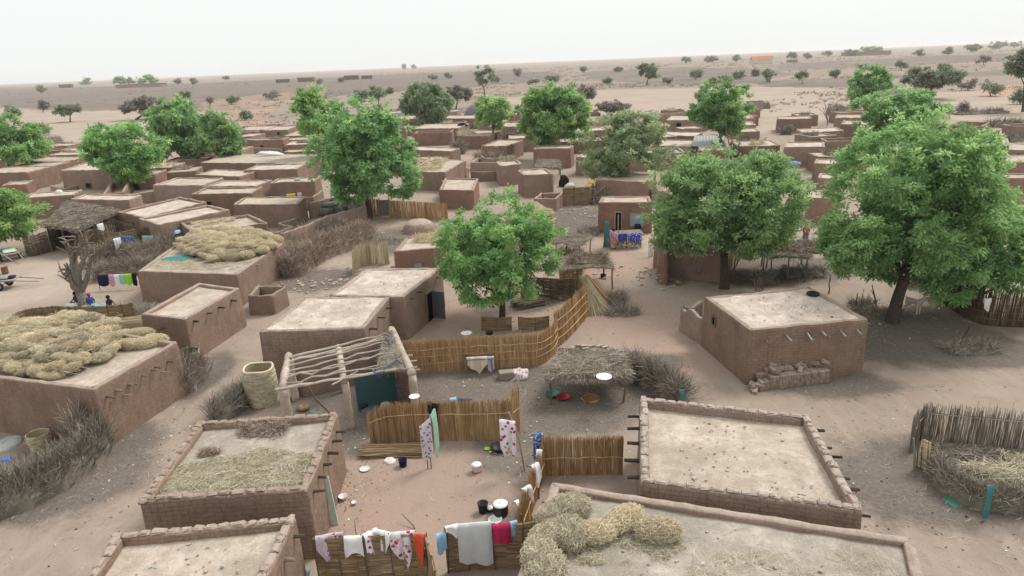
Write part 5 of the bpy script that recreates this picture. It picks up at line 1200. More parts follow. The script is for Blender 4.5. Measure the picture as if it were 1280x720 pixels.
# dark curved canvas behind the lime tree
q=P(598,146);mb=MB();lathe(mb,(q.x,q.y,0),[(4.2,0),(4.0,1.6),(3.2,2.8),(1.8,3.6),(.1,3.9)],18,.5,.05);single(mb,'dome_shelter',MATS['metal_grey'],'dark grey domed shelter behind the lime green tree','shelter',None,True)
# bare pole shelter with mud covered pillars
Z=2.35
BL,FL=P(361,444,Z),P(354,484,Z);BM,FM=P(423,434,Z),P(431,476,Z);BR,FR=P(489,412,Z),P(515,466,Z)
root=thing('pole_shelter','bare pole shelter with mud coated pillars, its roof stripped down to crooked poles','shelter',(FM.x,FM.y+1.5,0))
def mudpole(pts,r,name,mat='roof_mud'):
    mb=MB();q=[]
    for i in range(len(pts)-1):
        for k in range(7): q.append(Vector(pts[i]).lerp(Vector(pts[i+1]),k/7))
    q.append(Vector(pts[-1]));tube(mb,q,[r*(1+.16*nz(i*1.1,r*9,pts[0][0])) for i in range(len(q))],10,.5,True,.1);mb.build(name,MATS[mat],root,True)
mudpole([(FL.x,FL.y,-.1),(FL.x,FL.y,Z-.1)],.21,'pillar');mudpole([(BL.x,BL.y,-.1),(BL.x,BL.y,Z-.1)],.18,'pillar')
mudpole([(FM.x+.02,FM.y,-.1),(FM.x,FM.y,Z-.1)],.15,'pillar');mudpole([(BM.x,BM.y,-.1),(BM.x,BM.y,Z-.1)],.13,'pillar')
mudpole([(FR.x,FR.y,-.1),(FR.x,FR.y,Z-.1)],.18,'pillar')
mudpole([FL+Vector((0,-.1,0)),BL],.17,'mud_beam');mudpole([FM+Vector((0,-.1,0)),BM],.15,'mud_beam');mudpole([FR+Vector((0,-.1,0)),BR],.2,'mud_beam')
def crook(a,b,r,amp=.09,seed=0):
    q=[Vector(a).lerp(Vector(b),k/9)+Vector((0,amp*nz(k*.6,seed,1),amp*.8*nz(k*.7,seed,5))) for k in range(10)];mb=MB();tube(mb,q,[r*(1-.35*k/9) for k in range(10)],7,R.uniform(.5,1),True,.1);mb.build('roof_pole',MATS['wood_pale'],root)
for i,(a,b,r,am) in enumerate([((362,447),(484,417),.07,.1),((362,457),(484,427),.05,.1),((362,464),(486,434),.05,.12),((360,472),(487,441),.055,.22),((360,484),(500,460),.06,.12),((344,487),(522,458),.055,.1),((415,481),(447,464),.045,.05),((414,467),(478,459),.04,.1),((362,452),(486,421),.04,.16),((361,468),(430,458),.045,.2),((425,455),(492,440),.045,.15),((358,479),(498,452),.045,.18),((370,478),(430,462),.04,.15)]):
    crook(P(a[0],a[1],Z+.16),P(b[0],b[1],Z+.2),r,am,i)
mb=MB();q=[P(378,470,Z),P(395,500,1.2),P(412,516,.3)];tube(mb,q,[.05,.045,.03],6,.6);mb.build('brace',MATS['wood'],root)
# remaining mud and straw roof patch at the right end
pc=[P(470,462,Z+.2),P(506,462,Z+.2),P(491,412,Z+.2),P(478,420,Z+.2)];mb=MB();thatch_roof(mb,pc,Z+.08,.12,500,.1,(.006,.012),.03,(.2,.5));mb.build('roof_patch',MATS['thatch_grey'],root)
for k,(pp) in enumerate([[(483,418),(488,421),(487,430)],[(466,462),(469,467),(481,464)],[(480,460),(495,450),(502,454)]]):
    mb=MB();tube(mb,[P(x,y,Z+.38) for x,y in pp],[.05,.06,.04],6);mb.build('plastic_strip',MATS['denim_cloth'],root)
for x,y in ((517,452),(521,463),(512,445)): mb=MB();a=P(x-10,y,Z);b=P(x+4,y-1,Z);tube(mb,[a,b],.045,6,.7);mb.build('pole_end',MATS['wood_pale'],root)
mudwall('brown mud side wall below the right end of the pole shelter',None,2.1,.25,False,'mud_plaster',world=[(FR.x+.15,FR.y+.2),(BR.x+.3,BR.y)])
mudwall('dark mud back wall of the pole shelter',None,2.0,.25,False,'mud_plaster',world=[(BL.x,BL.y+.35),(BM.x,BM.y+.35),(BR.x,BR.y+.2)])
mb=MB();a=P(446,518);b=P(496,508);rz=math.atan2(b.y-a.y,b.x-a.x);c=(a+b)/2;box(mb,(c.x,c.y+.3,.85),((b-a).length,.04,1.6),rz,rx=-.1);single(mb,'metal_sheet',MATS['teal_sheet'],'teal painted metal sheet standing in the shade of the pole shelter','metal sheet')
for lab,x,y,m_,rr,hh in (('black clay jar in the dark of the pole shelter',455,512,'black_iron',.24,.4),('brown clay jar at the back of the pole shelter',470,505,'basket_brown',.22,.36),('grey sack slumped on the pole shelter floor',395,520,'covered_plastic',.35,.3),('brown mat roll on the left floor of the pole shelter',380,512,'reed_mat',.3,.25)):
    q=P(x,y);mb=MB();lathe(mb,(q.x,q.y,0),[(.02,0),(rr*.7,0),(rr,hh*.4),(rr*.9,hh*.75),(rr*.5,hh),(rr*.45,hh*.97),(.01,hh*.6)],16,.4,.05);single(mb,'clay_jar' if 'jar' in lab else 'sack' if 'sack' in lab else 'mat_roll',MATS[m_],lab,'jar' if 'jar' in lab else 'bundle',None,True)
# round woven granary
q=P(330,503);t=thing('woven_granary','round open topped woven granary left of the pole shelter','granary',(q.x,q.y,0));mb=MB();P0=[];P1=[]
for k in range(90):
    z=.02+k*.02;r=.62+.13*math.sin(k/90*2.6)
    for i in range(16):
        a=2*math.pi*i/16+k*.1;b_=a+2*math.pi/16*1.15;rr=r+R.uniform(-.015,.015);P0.append((q.x+rr*math.cos(a),q.y+rr*math.sin(a),z));P1.append((q.x+rr*math.cos(b_),q.y+rr*math.sin(b_),z+R.uniform(-.01,.01)))
prisms(mb,P0,P1,.017,.017);mb.build('wall',MATS['hay_grey'],t)
mb=MB();lathe(mb,(q.x,q.y,0),[(.58,0),(.7,.9),(.6,1.72)],20,.1);mb.build('lining',MATS['hay_grey'],t)
mb=MB();ang=[2*math.pi*i/24 for i in range(25)];tube(mb,[(q.x+.66*math.cos(a),q.y+.66*math.sin(a),1.82+.04*math.sin(a*3)) for a in ang],.05,6,.6);mb.build('rim',MATS['hay'],t)
mb=MB();a=P(344,482,1.7);tube(mb,[a,a+Vector((.9,-.2,.7))],.025,5,.7);
def wbasket(label,px,r,h,z=0,mat='hay_grey',tilt=(0,0,0)):
    q=P(px[0],px[1],z);mb=MB();P0=[];P1=[]
    for k in range(int(h/.03)):
        zz=k*.03;rr=r*(.8+.2*math.sin(zz/h*2.2))
        for i in range(14):
            a=2*math.pi*i/14+k*.1;b_=a+.52;P0.append((q.x+rr*math.cos(a),q.y+rr*math.sin(a),z+zz));P1.append((q.x+rr*math.cos(b_),q.y+rr*math.sin(b_),z+zz))
    prisms(mb,P0,P1,.022,.022);lathe(mb,(q.x,q.y,z),[(r*.05,.05),(r*.72,.06),(r*.86,h*.5),(r*.9,h*.95)],18,.1);return single(mb,'woven_basket',MATS[mat],label,'basket')
wbasket('round straw basket set into the thorn brush at bottom left',(52,560),.45,.75,.0,'hay')
wbasket('open woven storage basket behind the lane roof with straw',(368,322),1.2,1.3,0,'hay_grey')
wbasket('tall worn straw basket beside the left edge house',(241,468),.55,1.4,0,'thatch_grey')
wbasket('shallow brown basket tray under the thatched shelter',(738,500),.42,.16,0,'reed')
# overturned dark dome and cloth covered pile
q=P(524,288);mb=MB();lathe(mb,(q.x,q.y,0),[(1.55,-.05),(1.5,.35),(1.25,.75),(.8,1.0),(.05,1.08)],22,.3,.03);single(mb,'domed_basket',MATS['mud_red'],'dark brown dome standing on the open ground below the reed gate','dome',None,True)
q=P(418,268);mb=MB();box(mb,(q.x-.9,q.y,.55),(1.9,1.7,1.1),.2,j=.25);box(mb,(q.x+.8,q.y+.2,.6),(1.8,1.8,1.25),-.2,j=.3);box(mb,(q.x,q.y,1.1),(2.2,1.2,.5),.1,j=.2);single(mb,'covered_pile',MATS['covered_plastic'],'pile covered with grey green plastic inside the mud wall yard','covered pile',None,True)

rc=random.Random(9)
for (x_,y_,z_) in CLUT:
    m_=rc.choice(('hay','brush','brush_grey','thatch_grey','brush_red'));mb=MB();q=Vector((x_,y_,0));w_=rc.uniform(.5,1.4);a=Vector((w_,0,0))
    twigs(mb,[q-a,q,q+a],rc.uniform(.8,2.0),rc.uniform(.3,.8),170,(.015,.04),(.3,1.0),.25,True,base_z=z_)
    o=single(mb,'brush_heap',MATS[m_],'fodder or brush left on the roof of a crowded distant mud house','brush heap','fodder and brush on the crowded distant roofs')
# ---------------------------------------------------------------- washing
def drape(label,A,B,drops,mat,cat='laundry',name='hanging_cloth',back=.18,fold=.075,sag=0.0,group=None,flare=0.0,seed=0,toward=None,label_mat=None):
    """cloth over a line A->B; drops = list of hem drops across the width (metres)"""
    A=Vector(A);B=Vector(B);A.z+=.04;B.z+=.04;drops=[q*1.2 for q in drops];d=(B-A);w=d.length;dh=Vector((d.x,d.y,0)).normalized();n=Vector((dh.y,-dh.x,0))
    if n.y>0: n=-n
    nu=max(6,int(w/.05));nv=14;V=[];mb=MB()
    for i in range(nu+1):
        u=i/nu;f=u*(len(drops)-1);k=min(int(f),len(drops)-2);dr=drops[k]*(1-(f-k))+drops[k+1]*(f-k)
        top=A.lerp(B,u)-Vector((0,0,sag*4*u*(1-u)))
        for j in range(nv+1):
            if j<3: s=(3-j)/3;p=top-n*(.04+.05*s)-Vector((0,0,back*s*(.8+.3*nz(u*3,seed))))
            else:
                v=(j-3)/(nv-3);ph=nz(u*w*3.2,seed,1)*6+u*w*9
                p=top+n*(.05+.05*min(1,v*6)+fold*v**.6*(.6+math.sin(ph)+.6*nz(u*w*4,v*2,seed)))-Vector((0,0,dr*v*(1+.03*nz(u*6,seed,4))))+dh*(flare*(u-.5)*v*w+.03*nz(u*4,v*3,seed+9)*v)
            V.append(tuple(p))
    K=nv+1;mb.add(V,[(i*K+j,(i+1)*K+j,(i+1)*K+j+1,i*K+j+1) for i in range(nu) for j in range(nv)])
    return single(mb,name,MATS[mat],label,cat,group,True)
ZD=1.74
def PD(x,y,z=ZD): return P(x,y,z)
W_='washing on the bottom mat fences'
drape('pink and purple floral cloth at the left end of the bottom washing fence',PD(394,671),PD(429,665),[.35,.75,.7,.35],'floral_pink',group=W_,seed=1)
drape('plain white short sleeved shirt hanging between two floral cloths',PD(430,671),PD(453,670),[.62,.42,.42,.62],'white_cloth',group=W_,seed=2)
drape('narrow white and dark red floral cloth next to the white shirt',PD(453,669),PD(470,660),[.5,.62,.3],'floral_magenta',group=W_,seed=3)
drape('white cloth folded into a point between the floral cloths',PD(469,662),PD(490,667),[.15,.4,.62,.2],'white_cloth',group=W_,seed=4)
drape('large white cloth with big red flowers on the bottom washing fence',PD(487,666),PD(519,664),[.35,.6,.75,1.05,.7,.2],'floral_red',group=W_,seed=5)
drape('orange red strip of cloth at the right end of the bottom washing fence',PD(517,668),PD(531,668),[.2,.95,.9,.15],'orange_cloth',group=W_,seed=6)
ZE=1.7
drape('small light blue garment at the left end of the second washing fence',P(545,668,1.6),P(557,666,1.6),[.5,.62,.4],'skyblue_cloth',group=W_,seed=7)
drape('large pale grey sheet shirt spread over the second washing fence',P(571,656,ZE+.05),P(614,652,ZE+.05),[1.1,1.2,1.2,1.3,1.25],'pale_cloth',group=W_,seed=8,fold=.03)
drape('white sleeve like cloth left of the large pale sheet',P(556,659,ZE+.08),P(572,655,ZE+.08),[.12,.25,.4],'white_cloth',group=W_,seed=9)
drape('magenta cloth hanging right of the large pale sheet',P(615,657,ZE),P(638,654,ZE),[.5,.45,.55,.5],'magenta_cloth',group=W_,seed=10)
drape('narrow light blue trousers at the right end of the second washing fence',P(637,653,ZE),P(646,651,ZE),[.45,.8,.85],'skyblue_cloth',group=W_,seed=11)
W2='white washing on the reed fence running towards the camera'
drape('uppermost white cloth on the reed fence beside the blue cloth',P(671,562,1.5),P(678,563,1.5),[.5,.75,.6],'white_cloth',group=W2,seed=12)
drape('white cloth in the middle of the white washing row',P(663,583,1.45),P(672,578,1.45),[.55,.8,.5],'white_cloth',group=W2,seed=13)
drape('small white garment with two legs, third of the white washing row',P(652,612,1.4),P(662,606,1.4),[.35,.2,.6],'white_cloth',group=W2,seed=14)
drape('thin white strip lowest in the white washing row',P(643,628,1.4),P(647,625,1.4),[.6,.75],'white_cloth',group=W2,seed=15)
drape('blue patterned cloth hanging from the end of the dark reed screen',P(665,543,1.7),P(678,541,1.7),[.95,.7,.45],'check_blue',seed=16)
drape('grey blue trousers hung over the middle yard reed fence',P(574,497,1.72),P(589,499,1.72),[.25,.7,.9,.85],'denim_cloth',seed=17)
drape('small pale blue cloth on top of the middle yard reed fence',P(562,498,1.72),P(570,497,1.72),[.35,.5,.3],'skyblue_cloth',seed=18)
drape('dark cloth hanging behind the mint cloth on the middle yard fence',P(537,503,1.74),P(549,506,1.74),[.2,.75,.8],'black_cloth',seed=19)
# cloth rack of forked sticks
q=P(537,586);t=thing('forked_stick_rack','thin forked stick rack holding the lilac and mint cloths','rack',(q.x,q.y,0));
for s in(-1,1):
    mb=MB();tube(mb,[(q.x+s*.07,q.y,-.1),(q.x+s*.05,q.y+.15,.8),(q.x-.1,q.y+.5,1.75)],.022,5,.2);mb.build('stick',MATS['wood'],t)
a=at_depth(524,534,q.y+.1);b=at_depth(541,513,q.y+.5)
drape('lilac floral wrap on the forked stick rack',a,at_depth(538,522,q.y+.2),[1.05,1.35,1.3,1.15],'floral_lilac',seed=20,fold=.08)
drape('mint green cloth beside the lilac wrap',at_depth(538,521,q.y+.15),at_depth(543,511,q.y+.3),[1.5,1.6,1.1],'mint_cloth',seed=21,fold=.05)
q=P(640,590);t=thing('washing_pole','bent pole holding up the white and magenta cloth','pole',(q.x,q.y,0));mb=MB();tube(mb,[P(656,589,-.05),at_depth(648,545,P(656,589).y-.1),at_depth(636,515,P(656,589).y-.1)],.035,6,.5);mb.build('stick',MATS['wood_pale'],t)
yy=P(656,589).y-.12
drape('white cloth with magenta flowers hanging by the yard fence corner',at_depth(624,524,yy),at_depth(644,527,yy),[1.0,1.25,.85,1.25,1.05],'floral_magenta',seed=22,fold=.09)
# hide on a rack
c=P(600,466);t=thing('stick_rack','small four legged stick rack against the long reed fence','rack',(c.x,c.y,0))
for dx in(-.65,.65):
    for dy in(-.25,.3):
        mb=MB();tube(mb,[(c.x+dx,c.y+dy,-.05),(c.x+dx*.95,c.y+dy,.85)],.025,5);mb.build('leg',MATS['wood'],t)
mb=MB()
for dy in(-.25,0,.3): tube(mb,[(c.x-.75,c.y+dy,.86),(c.x+.75,c.y+dy,.86)],.025,5)
mb.build('top',MATS['wood'],t)
drape('cream coloured hide spread over the small stick rack',(c.x-.62,c.y-.1,.93),(c.x+.42,c.y-.1,.95),[.35,.5,.62,.8,.5,.3],'cream_hide',seed=23,back=.35,cat='hide',name='hide')
drape('grey fuzzy cloth beside the cream hide',(c.x+.42,c.y-.1,.93),(c.x+.75,c.y-.1,.93),[.6,.7,.55],'lilac_cloth',seed=24)
def pile(label,px,r,h,mat,z=0,name='cloth_pile',cat='cloth',seed=0,sx=1.0):
    q=P(px[0],px[1],z);mb=MB();V=[];nu=18;nv=7
    for j in range(nv+1):
        f=j/nv;rr=r*math.cos(f*math.pi/2)**.7
        for i in range(nu):
            a=2*math.pi*i/nu;k=1+.35*nz(math.cos(a)*1.5,math.sin(a)*1.5,f*2+seed);V.append((q.x+rr*math.cos(a)*k*sx,q.y+rr*math.sin(a)*k,z+max(0,h*math.sin(f*math.pi/2)*(1+.3*nz(math.cos(a)*2,math.sin(a)*2,f*3+seed)))))
    mb.add(V,[(j*nu+i,j*nu+(i+1)%nu,(j+1)*nu+(i+1)%nu,(j+1)*nu+i) for j in range(nv) for i in range(nu)]);return single(mb,name,MATS[mat],label,cat,None,True)
pile('rumpled pile of patterned cloth beside the wooden crate',(649,471),.5,.4,'blanket_mixed',seed=1)
mb=MB();q=P(633,473);bbox_(mb,(q.x,q.y,.2),(.75,.45,.4),.1);single(mb,'wooden_crate',MATS['wood_pale'],'flat tan crate beside the rumpled patterned cloth','crate')
# left washing line and clothes
W3='bright washing on the line left of the lane roof'
A0=P(122,358,1.0);zl=1.15
for lab,x0,x1,dr,m in [('navy cloth at the left end of the bright washing line',122,136,.75,'navy_cloth'),('pink cloth on the bright washing line',136,143,.8,'pink_cloth'),('white cloth between pink and mint cloths on the bright washing line',143,149,.75,'white_cloth'),('mint cloth on the bright washing line',149,156,.75,'mint_cloth'),('lime green cloth near the right end of the bright washing line',156,165,.75,'lime_cloth'),('black cloth at the right end of the bright washing line',165,171,.85,'black_cloth')]:
    drape(lab,P(x0,344.5-(x0-122)*.05,zl),P(x1,344.5-(x1-122)*.05,zl),[dr*.8,dr,dr*.8],m,group=W3,seed=x0)
t=thing('washing_line','low washing line on two posts left of the lane roof','washing line',tuple(P(146,358)));mb=MB();tube(mb,[P(121,344.5,zl),P(146,343.6,zl-.03),P(172,342,zl)],.012,4);mb.build('rope',MATS['wood'],t)
for x in(121,172): mb=MB();a=P(x,344.5-(x-121)*.05,zl);tube(mb,[(a.x,a.y,-.1),a],.03,5);mb.build('post',MATS['wood'],t)
drape('teal cloth hung below the long grey thatched shed',P(111,285,1.9),P(117,284,1.9),[.8,1.0],'teal_cloth',seed=31)
drape('white cloth hung beside the teal one below the long shed',P(120,281,2.1),P(128,279,2.1),[.6,.9,.5],'white_cloth',seed=32)
drape('white cloth on the brown mat fence left of the blue check',P(141,299,1.9),P(150,297,1.9),[.9,.4],'white_cloth',seed=33)
drape('blue checked cloth on the brown mat fence',P(151,295,1.9),P(167,295,1.9),[.8,.85,.8],'check_blue',seed=34)
drape('pale blue sheet hanging before the two parallel long houses',P(178,295,1.8),P(192,295,1.8),[.9,.9,.9],'pale_teal',seed=35)
drape('yellow cloth hanging on the yard line by the rounded mud house',P(358,243,1.9),P(369,242,1.9),[1.2,1.1,.9],'yellow_cloth',seed=36)
drape('white lilac dress hanging right of the yellow cloth',P(372,241,2.0),P(377,241,2.0),[1.6,1.9],'lilac_cloth',seed=37)
drape('green cloth hanging left of the yellow cloth',P(350,244,1.8),P(357,244,1.8),[.8,.9],'teal_cloth',seed=38)
pile('small blue bundle on the corner of the weedy narrow roof',(222,291),.3,.25,'skyblue_cloth',1.6,seed=3)
pile('blue plastic sheet strip on the wide grey roof',(222,323),.8,.08,'teal_cloth',2.15,'plastic_sheet','plastic sheet',3,1.6)
pile('large white sack on the wide rubble roof beyond the forked neem',(334,194),1.6,.6,'sack_white',2.35,'sack','sack',4,1.4)
mound('heap of straw on the left of the wide rubble roof',(280,193),2.6,1.8,.7,'thatch_grey','straw_heap',300,2.3,'straw',(.02,.04),(.4,1.0),.3)
pile('small bluish bundle on the brown square roof under the neem',(372,225),.4,.25,'pale_teal',2.5,'sack','sack',6)
pile('white bowl shaped bundle on the mud house behind the grey shed',(74,241),.4,.35,'sack_white',2.4,'sack','sack',7)
pile('yellow bundle on top of the curved woven screen',(739,229),.4,.3,'yellow_cloth',2.0,seed=8)
pile('white sack between the rounded hut and the curved screen',(713,235),.7,.6,'sack_white',.6,'sack','sack',9)
pile('black bundle behind the white sack',(705,233),.7,1.3,'black_cloth',.0,seed=10)
pile('bright blue plastic sheet on the roof between the two big right trees',(991,205),.7,.3,'plastic_blue',2.4,'plastic_sheet','plastic sheet',11,1.3)
pile('pale grey bundle left of the bright blue plastic sheet',(972,202),.8,.5,'sack_white',2.4,'sack','sack',12)
pile('pale blue white sheet in front of the grey metal door house',(936,191),1.0,.7,'pale_cloth',.4,'plastic_sheet','plastic sheet',13)
pile('white bowl pile on the white rimmed long house at right',(1235,176),.4,.35,'sack_white',2.3,seed=14)
pile('light orange bag on the white rimmed long house at right',(1248,175),.3,.4,'yellow_cloth',2.3,seed=15)
pile('crumpled whitish cloth on the ground near the dark red bucket',(487,577),.26,.12,'sack_white',0,seed=16)
mound('tangled pale straw bundle on the small hut right of the central lane',(634,201),1.8,1.4,.5,'hay_grey','straw_heap',300,2.5,'straw',(.02,.04),(.4,.9),.3)
pile('white and grey bundle in the shade of the pole shelter',(482,509),.28,.25,'sack_white',0,seed=18)
pile('dark rags at the edge of the pole shelter',(464,514),.45,.2,'denim_cloth',0,seed=19)
pile('bright blue rag lying by the thorn brush at bottom left',(8,574),.2,.08,'plastic_blue',0,seed=20)
pile('pale grey plastic heap beyond the thorn brush at bottom left',(8,556),.6,.2,'bit_pale',0,'plastic_sheet','plastic sheet',21)
pile('light blue bag on the weedy heap at far left',(17,434),.35,.6,'skyblue_cloth',.6,seed=22)
pile('pile of white stones or bags on the stick pile left of the beam ended house',(137,400),.9,.35,'sack_white',.5,'sack','sack',23)
pile('blue and white bundles on the roof left of the willow like tree',(500,142),1.0,.6,'skyblue_cloth',2.4,seed=24)
pile('dark bundle on the roof right of the willow like tree',(578,158),1.0,.7,'black_cloth',2.4,seed=25)
mound('light coloured straw hump in the yard head of the central lane',(583,169),3.5,2.4,.8,'hay_grey','straw_heap',300,2.2,'straw',(.02,.04),(.4,1.0),.3)
# teal cloth strip on the goat pen
a=P(1226,606,.95);drape('long teal cloth strip tied to the front of the goat pen',(a.x-.1,a.y-.35,1.15),(a.x+.12,a.y-.35,1.15),[1.15,1.1],'teal_cloth',seed=39,fold=.04)
pile('green plastic scrap before the goat pen',(1191,627),.3,.06,'plastic_green',0,seed=27)
drape('green cloth tied to a stick at the end of the brush windbreak',P(849,487,.8),P(856,487,.8),[.55,.6],'teal_cloth',seed=40)
drape('pale cloth hanging in the leaves of the lower right neem',P(1229,374,1.9),P(1238,373,1.9),[.4,.6,.3],'sack_white',seed=41)
# ---------------------------------------------------------------- stall in the street
c=P(783,310);t=thing('market_stall','stick stall in the street draped with blue, dotted and pink cloths','stall',(c.x,c.y,0))
for dx in(-1.2,0,1.2):
    for dy in(0,1.3):
        mb=MB();tube(mb,[(c.x+dx,c.y+dy,-.1),(c.x+dx*.98,c.y+dy,1.15)],.05,6);mb.build('leg',MATS['wood'],t)
mb=MB()
for k in range(9): tube(mb,[(c.x-1.4,c.y-.1+k*.18,1.17),(c.x+1.4,c.y-.1+k*.18,1.17)],.04,5)
mb.build('top',MATS['wood_pale'],t)
mb=MB();twigs(mb,[Vector((c.x-1.2,c.y,0)),Vector((c.x,c.y,0)),Vector((c.x+1.0,c.y,0))],.9,.9,420,(.01,.02),(.3,.8),.5,False);mb.build('brush_skirt',MATS['reed_mat'],t)
mb=MB();tube(mb,[(c.x-.6,c.y+.6,0),(c.x-.6,c.y+.6,2.7)],.05,6);mb.build('pole',MATS['wood_pale'],t)
drape('plain blue cloth on the street stall',(c.x-.7,c.y-.15,1.25),(c.x-.05,c.y-.15,1.27),[.55,.65,.5],'blue_cloth',back=.6,seed=42)
drape('blue cloth with white dots on the street stall',(c.x+.1,c.y-.15,1.27),(c.x+1.2,c.y-.15,1.25),[.65,.7,.7],'dotted_blue',back=.6,seed=43)
drape('pink and white cloth at the left end of the street stall',(c.x-1.4,c.y-.1,1.6),(c.x-.75,c.y-.15,1.3),[.6,.9,.6],'pink_cloth',back=.5,seed=44)
a=at_depth(757,277,c.y+.6);drape('long pale teal net hanging from the stall corner to the ground',(a.x-.05,a.y,a.z),(a.x+.25,a.y,a.z),[2.2,2.3],'teal_cloth',seed=45,fold=.12,flare=1.5)
mb=MB();q=P(797,293);bbox_(mb,(q.x,q.y,.45),(.5,.5,.9));single(mb,'barrel_box',MATS['black_cloth'],'dark bulky sack standing right behind the street stall','sack')
# ---------------------------------------------------------------- vessels
def vessel(name,label,px,prof,mat,z=0,lid=None,liquid=None,cat='pot',sides=22):
    q=P(px[0],px[1],z);t=thing(name,label,cat,(q.x,q.y,z));mb=MB();lathe(mb,(q.x,q.y,z),prof,sides);mb.build('body',MATS[mat],t,True)
    if lid:
        mb=MB();r,zz,lm=lid;lathe(mb,(q.x,q.y,z+zz),[(r,0),(r,.02),(r*.6,.05),(.03,.06),(.02,.09),(.001,.09)],sides);mb.build('lid',MATS[lm],t,True)
    return t
pot=lambda r,h:[(.001,0),(r*.8,0),(r*.98,h*.15),(r,h*.5),(r*.97,h*.95),(r*1.06,h),(r*1.03,h-.01),(r*.92,h*.92),(r*.9,h*.2),(.001,.03)]
buck=lambda r,h:[(.001,0),(r*.75,0),(r*.78,.01),(r,h*.96),(r*1.05,h*.97),(r*1.05,h),(r*.97,h),(r*.76,.03),(.001,.03)]
bas=lambda r,h:[(.001,0),(r*.6,0),(r*.95,h*.9),(r*1.04,h),(r*1.02,h+.01),(r*.92,h*.9),(r*.57,.02),(.001,.02)]
vessel('cooking_pot','large black cooking pot with a pale lid in the swept yard',(626,643),pot(.27,.42),'black_iron',0,(.27,.43,'enamel_white'))
vessel('cooking_pot','small dark pot with white lid between the black bucket and the large pot',(613,639),pot(.12,.13),'black_iron',0,(.13,.135,'enamel_white'))
vessel('bucket','black plastic bucket left of the cooking pots',(604,640),buck(.19,.38),'black_iron',cat='bucket')
vessel('basin','white enamel bowl in front of the large cooking pot',(619,652),bas(.24,.1),'enamel_white',cat='bowl')
vessel('bucket','white bucket with a red base standing alone in the swept yard',(596,590),buck(.19,.34),'enamel_white',0,(.19,.34,'enamel_white'),cat='bucket')
mb=MB();q=P(596,590);lathe(mb,(q.x,q.y,0),[(.17,0),(.19,.02),(.165,.07),(.1,.075)],20);o=mb.build('base_band',MATS['plastic_red'],bpy.data.objects['bucket.001'] if 'bucket.001' in bpy.data.objects else None)
vessel('bucket','dark blue and red bucket near the mat bundle in the yard',(504,583),buck(.17,.32),'navy_cloth',cat='bucket')
vessel('bowl','small white bowl turned on the sand by the white plank, upper',(429,624),bas(.16,.14),'enamel_white',cat='bowl')
vessel('bowl','small white cup on the sand right of the turned bowl',(443,630),bas(.1,.09),'enamel_white',cat='bowl')
vessel('plate','flat pale plate lying left of the dark bucket in the yard',(456,587),bas(.2,.04),'pale_cloth',cat='plate')
vessel('basin','black basin behind the magenta flowered cloth',(624,563),bas(.34,.2),'black_iron',cat='basin')
vessel('plate','small yellow green plate in the middle yard',(609,562),bas(.12,.05),'lime_cloth',cat='plate')
vessel('basin','green rimmed basin under the left of the thatched shelter',(691,495),bas(.36,.18),'plastic_green',cat='basin')
vessel('basin','red basin right of the green one under the thatched shelter',(704,499),bas(.33,.16),'plastic_red',cat='basin')
vessel('basin','white enamel tray lying on the thatched shelter roof',(755,472),bas(.34,.06),'enamel_white',1.62,cat='tray')
vessel('bowl','dark lidded pot on the bench end of the long reed fence',(612,418),pot(.2,.2),'black_iron',0.9,cat='pot')
mb=MB();q=P(585,428,.9);bbox_(mb,(q.x,q.y,.45),(.6,.4,.9));single(mb,'small_table',MATS['wood'],'small dark table behind the long reed fence with a white tray','table')
vessel('tray','white tray on the small dark table behind the reed fence',(583,417),bas(.3,.04),'enamel_white',.92,cat='tray')
vessel('plate','white basin lid on the reed fence top near the pole shelter',(518,497),bas(.22,.06),'enamel_white',1.74,cat='plate')
vessel('bowl','black kettle shaped pot before the stick shelter',(754,347),pot(.2,.25),'black_iron',0,cat='pot')
# leaning white plank
a=P(418,656);mb=MB();b=at_depth(405,596,a.y+.25);c=(a+b)/2;d=b-a
box(mb,c,(.3,.05,d.length),0,rx=-math.atan2(d.y,d.z),ry=math.atan2(d.x,d.z));single(mb,'door_plank',MATS['door_white'],'white green door plank leaning on the grey straw roofed house','plank')
mb=MB();q=P(376,716,.6);box(mb,(q.x,q.y,.6),(.55,.4,.04),.1);single(mb,'tin_sheet',MATS['metal_pale'],'pale tin sheet at the bottom beside the flat house','metal sheet')
mat=None
def stickpile(label,px,L_,w,h,n,mat,rz=0,name='stick_pile',rad=(.008,.014)):
    q=P(*px);P0=[];P1=[]
    for i in range(n):
        z=R.uniform(.01,h);o=R.uniform(-w,w)/2*(1-.4*z/h);l=L_*R.uniform(.75,1.05)/2;a=rz+R.gauss(0,.05);s=R.uniform(-.15,.15)*L_
        cx=q.x-math.sin(rz)*o+math.cos(rz)*s*.3;cy=q.y+math.cos(rz)*o;P0.append((cx-math.cos(a)*l,cy-math.sin(a)*l,z));P1.append((cx+math.cos(a)*l,cy+math.sin(a)*l,z+R.uniform(-.03,.03)))
    mb=MB();prisms(mb,P0,P1,NR.uniform(rad[0],rad[1],n),rad[0]);return single(mb,name,MATS[mat],label,'sticks')
stickpile('flat bundle of reed stalks lying along the middle yard fence',(492,566),2.6,.9,.28,420,'reed_mat',-.05)
stickpile('cut branches lying behind the thatched shelter',(730,446),2.6,.8,.15,60,'wood',.1,rad=(.015,.03))
stickpile('logs in the shade of the middle yard neem',(662,382),2.2,1.2,.4,50,'wood',.3,rad=(.02,.05))
stickpile('flat bundle of stalks on the stick pile left of the beam ended house',(155,412),3.0,1.4,.7,500,'hay',.2,rad=(.01,.018))
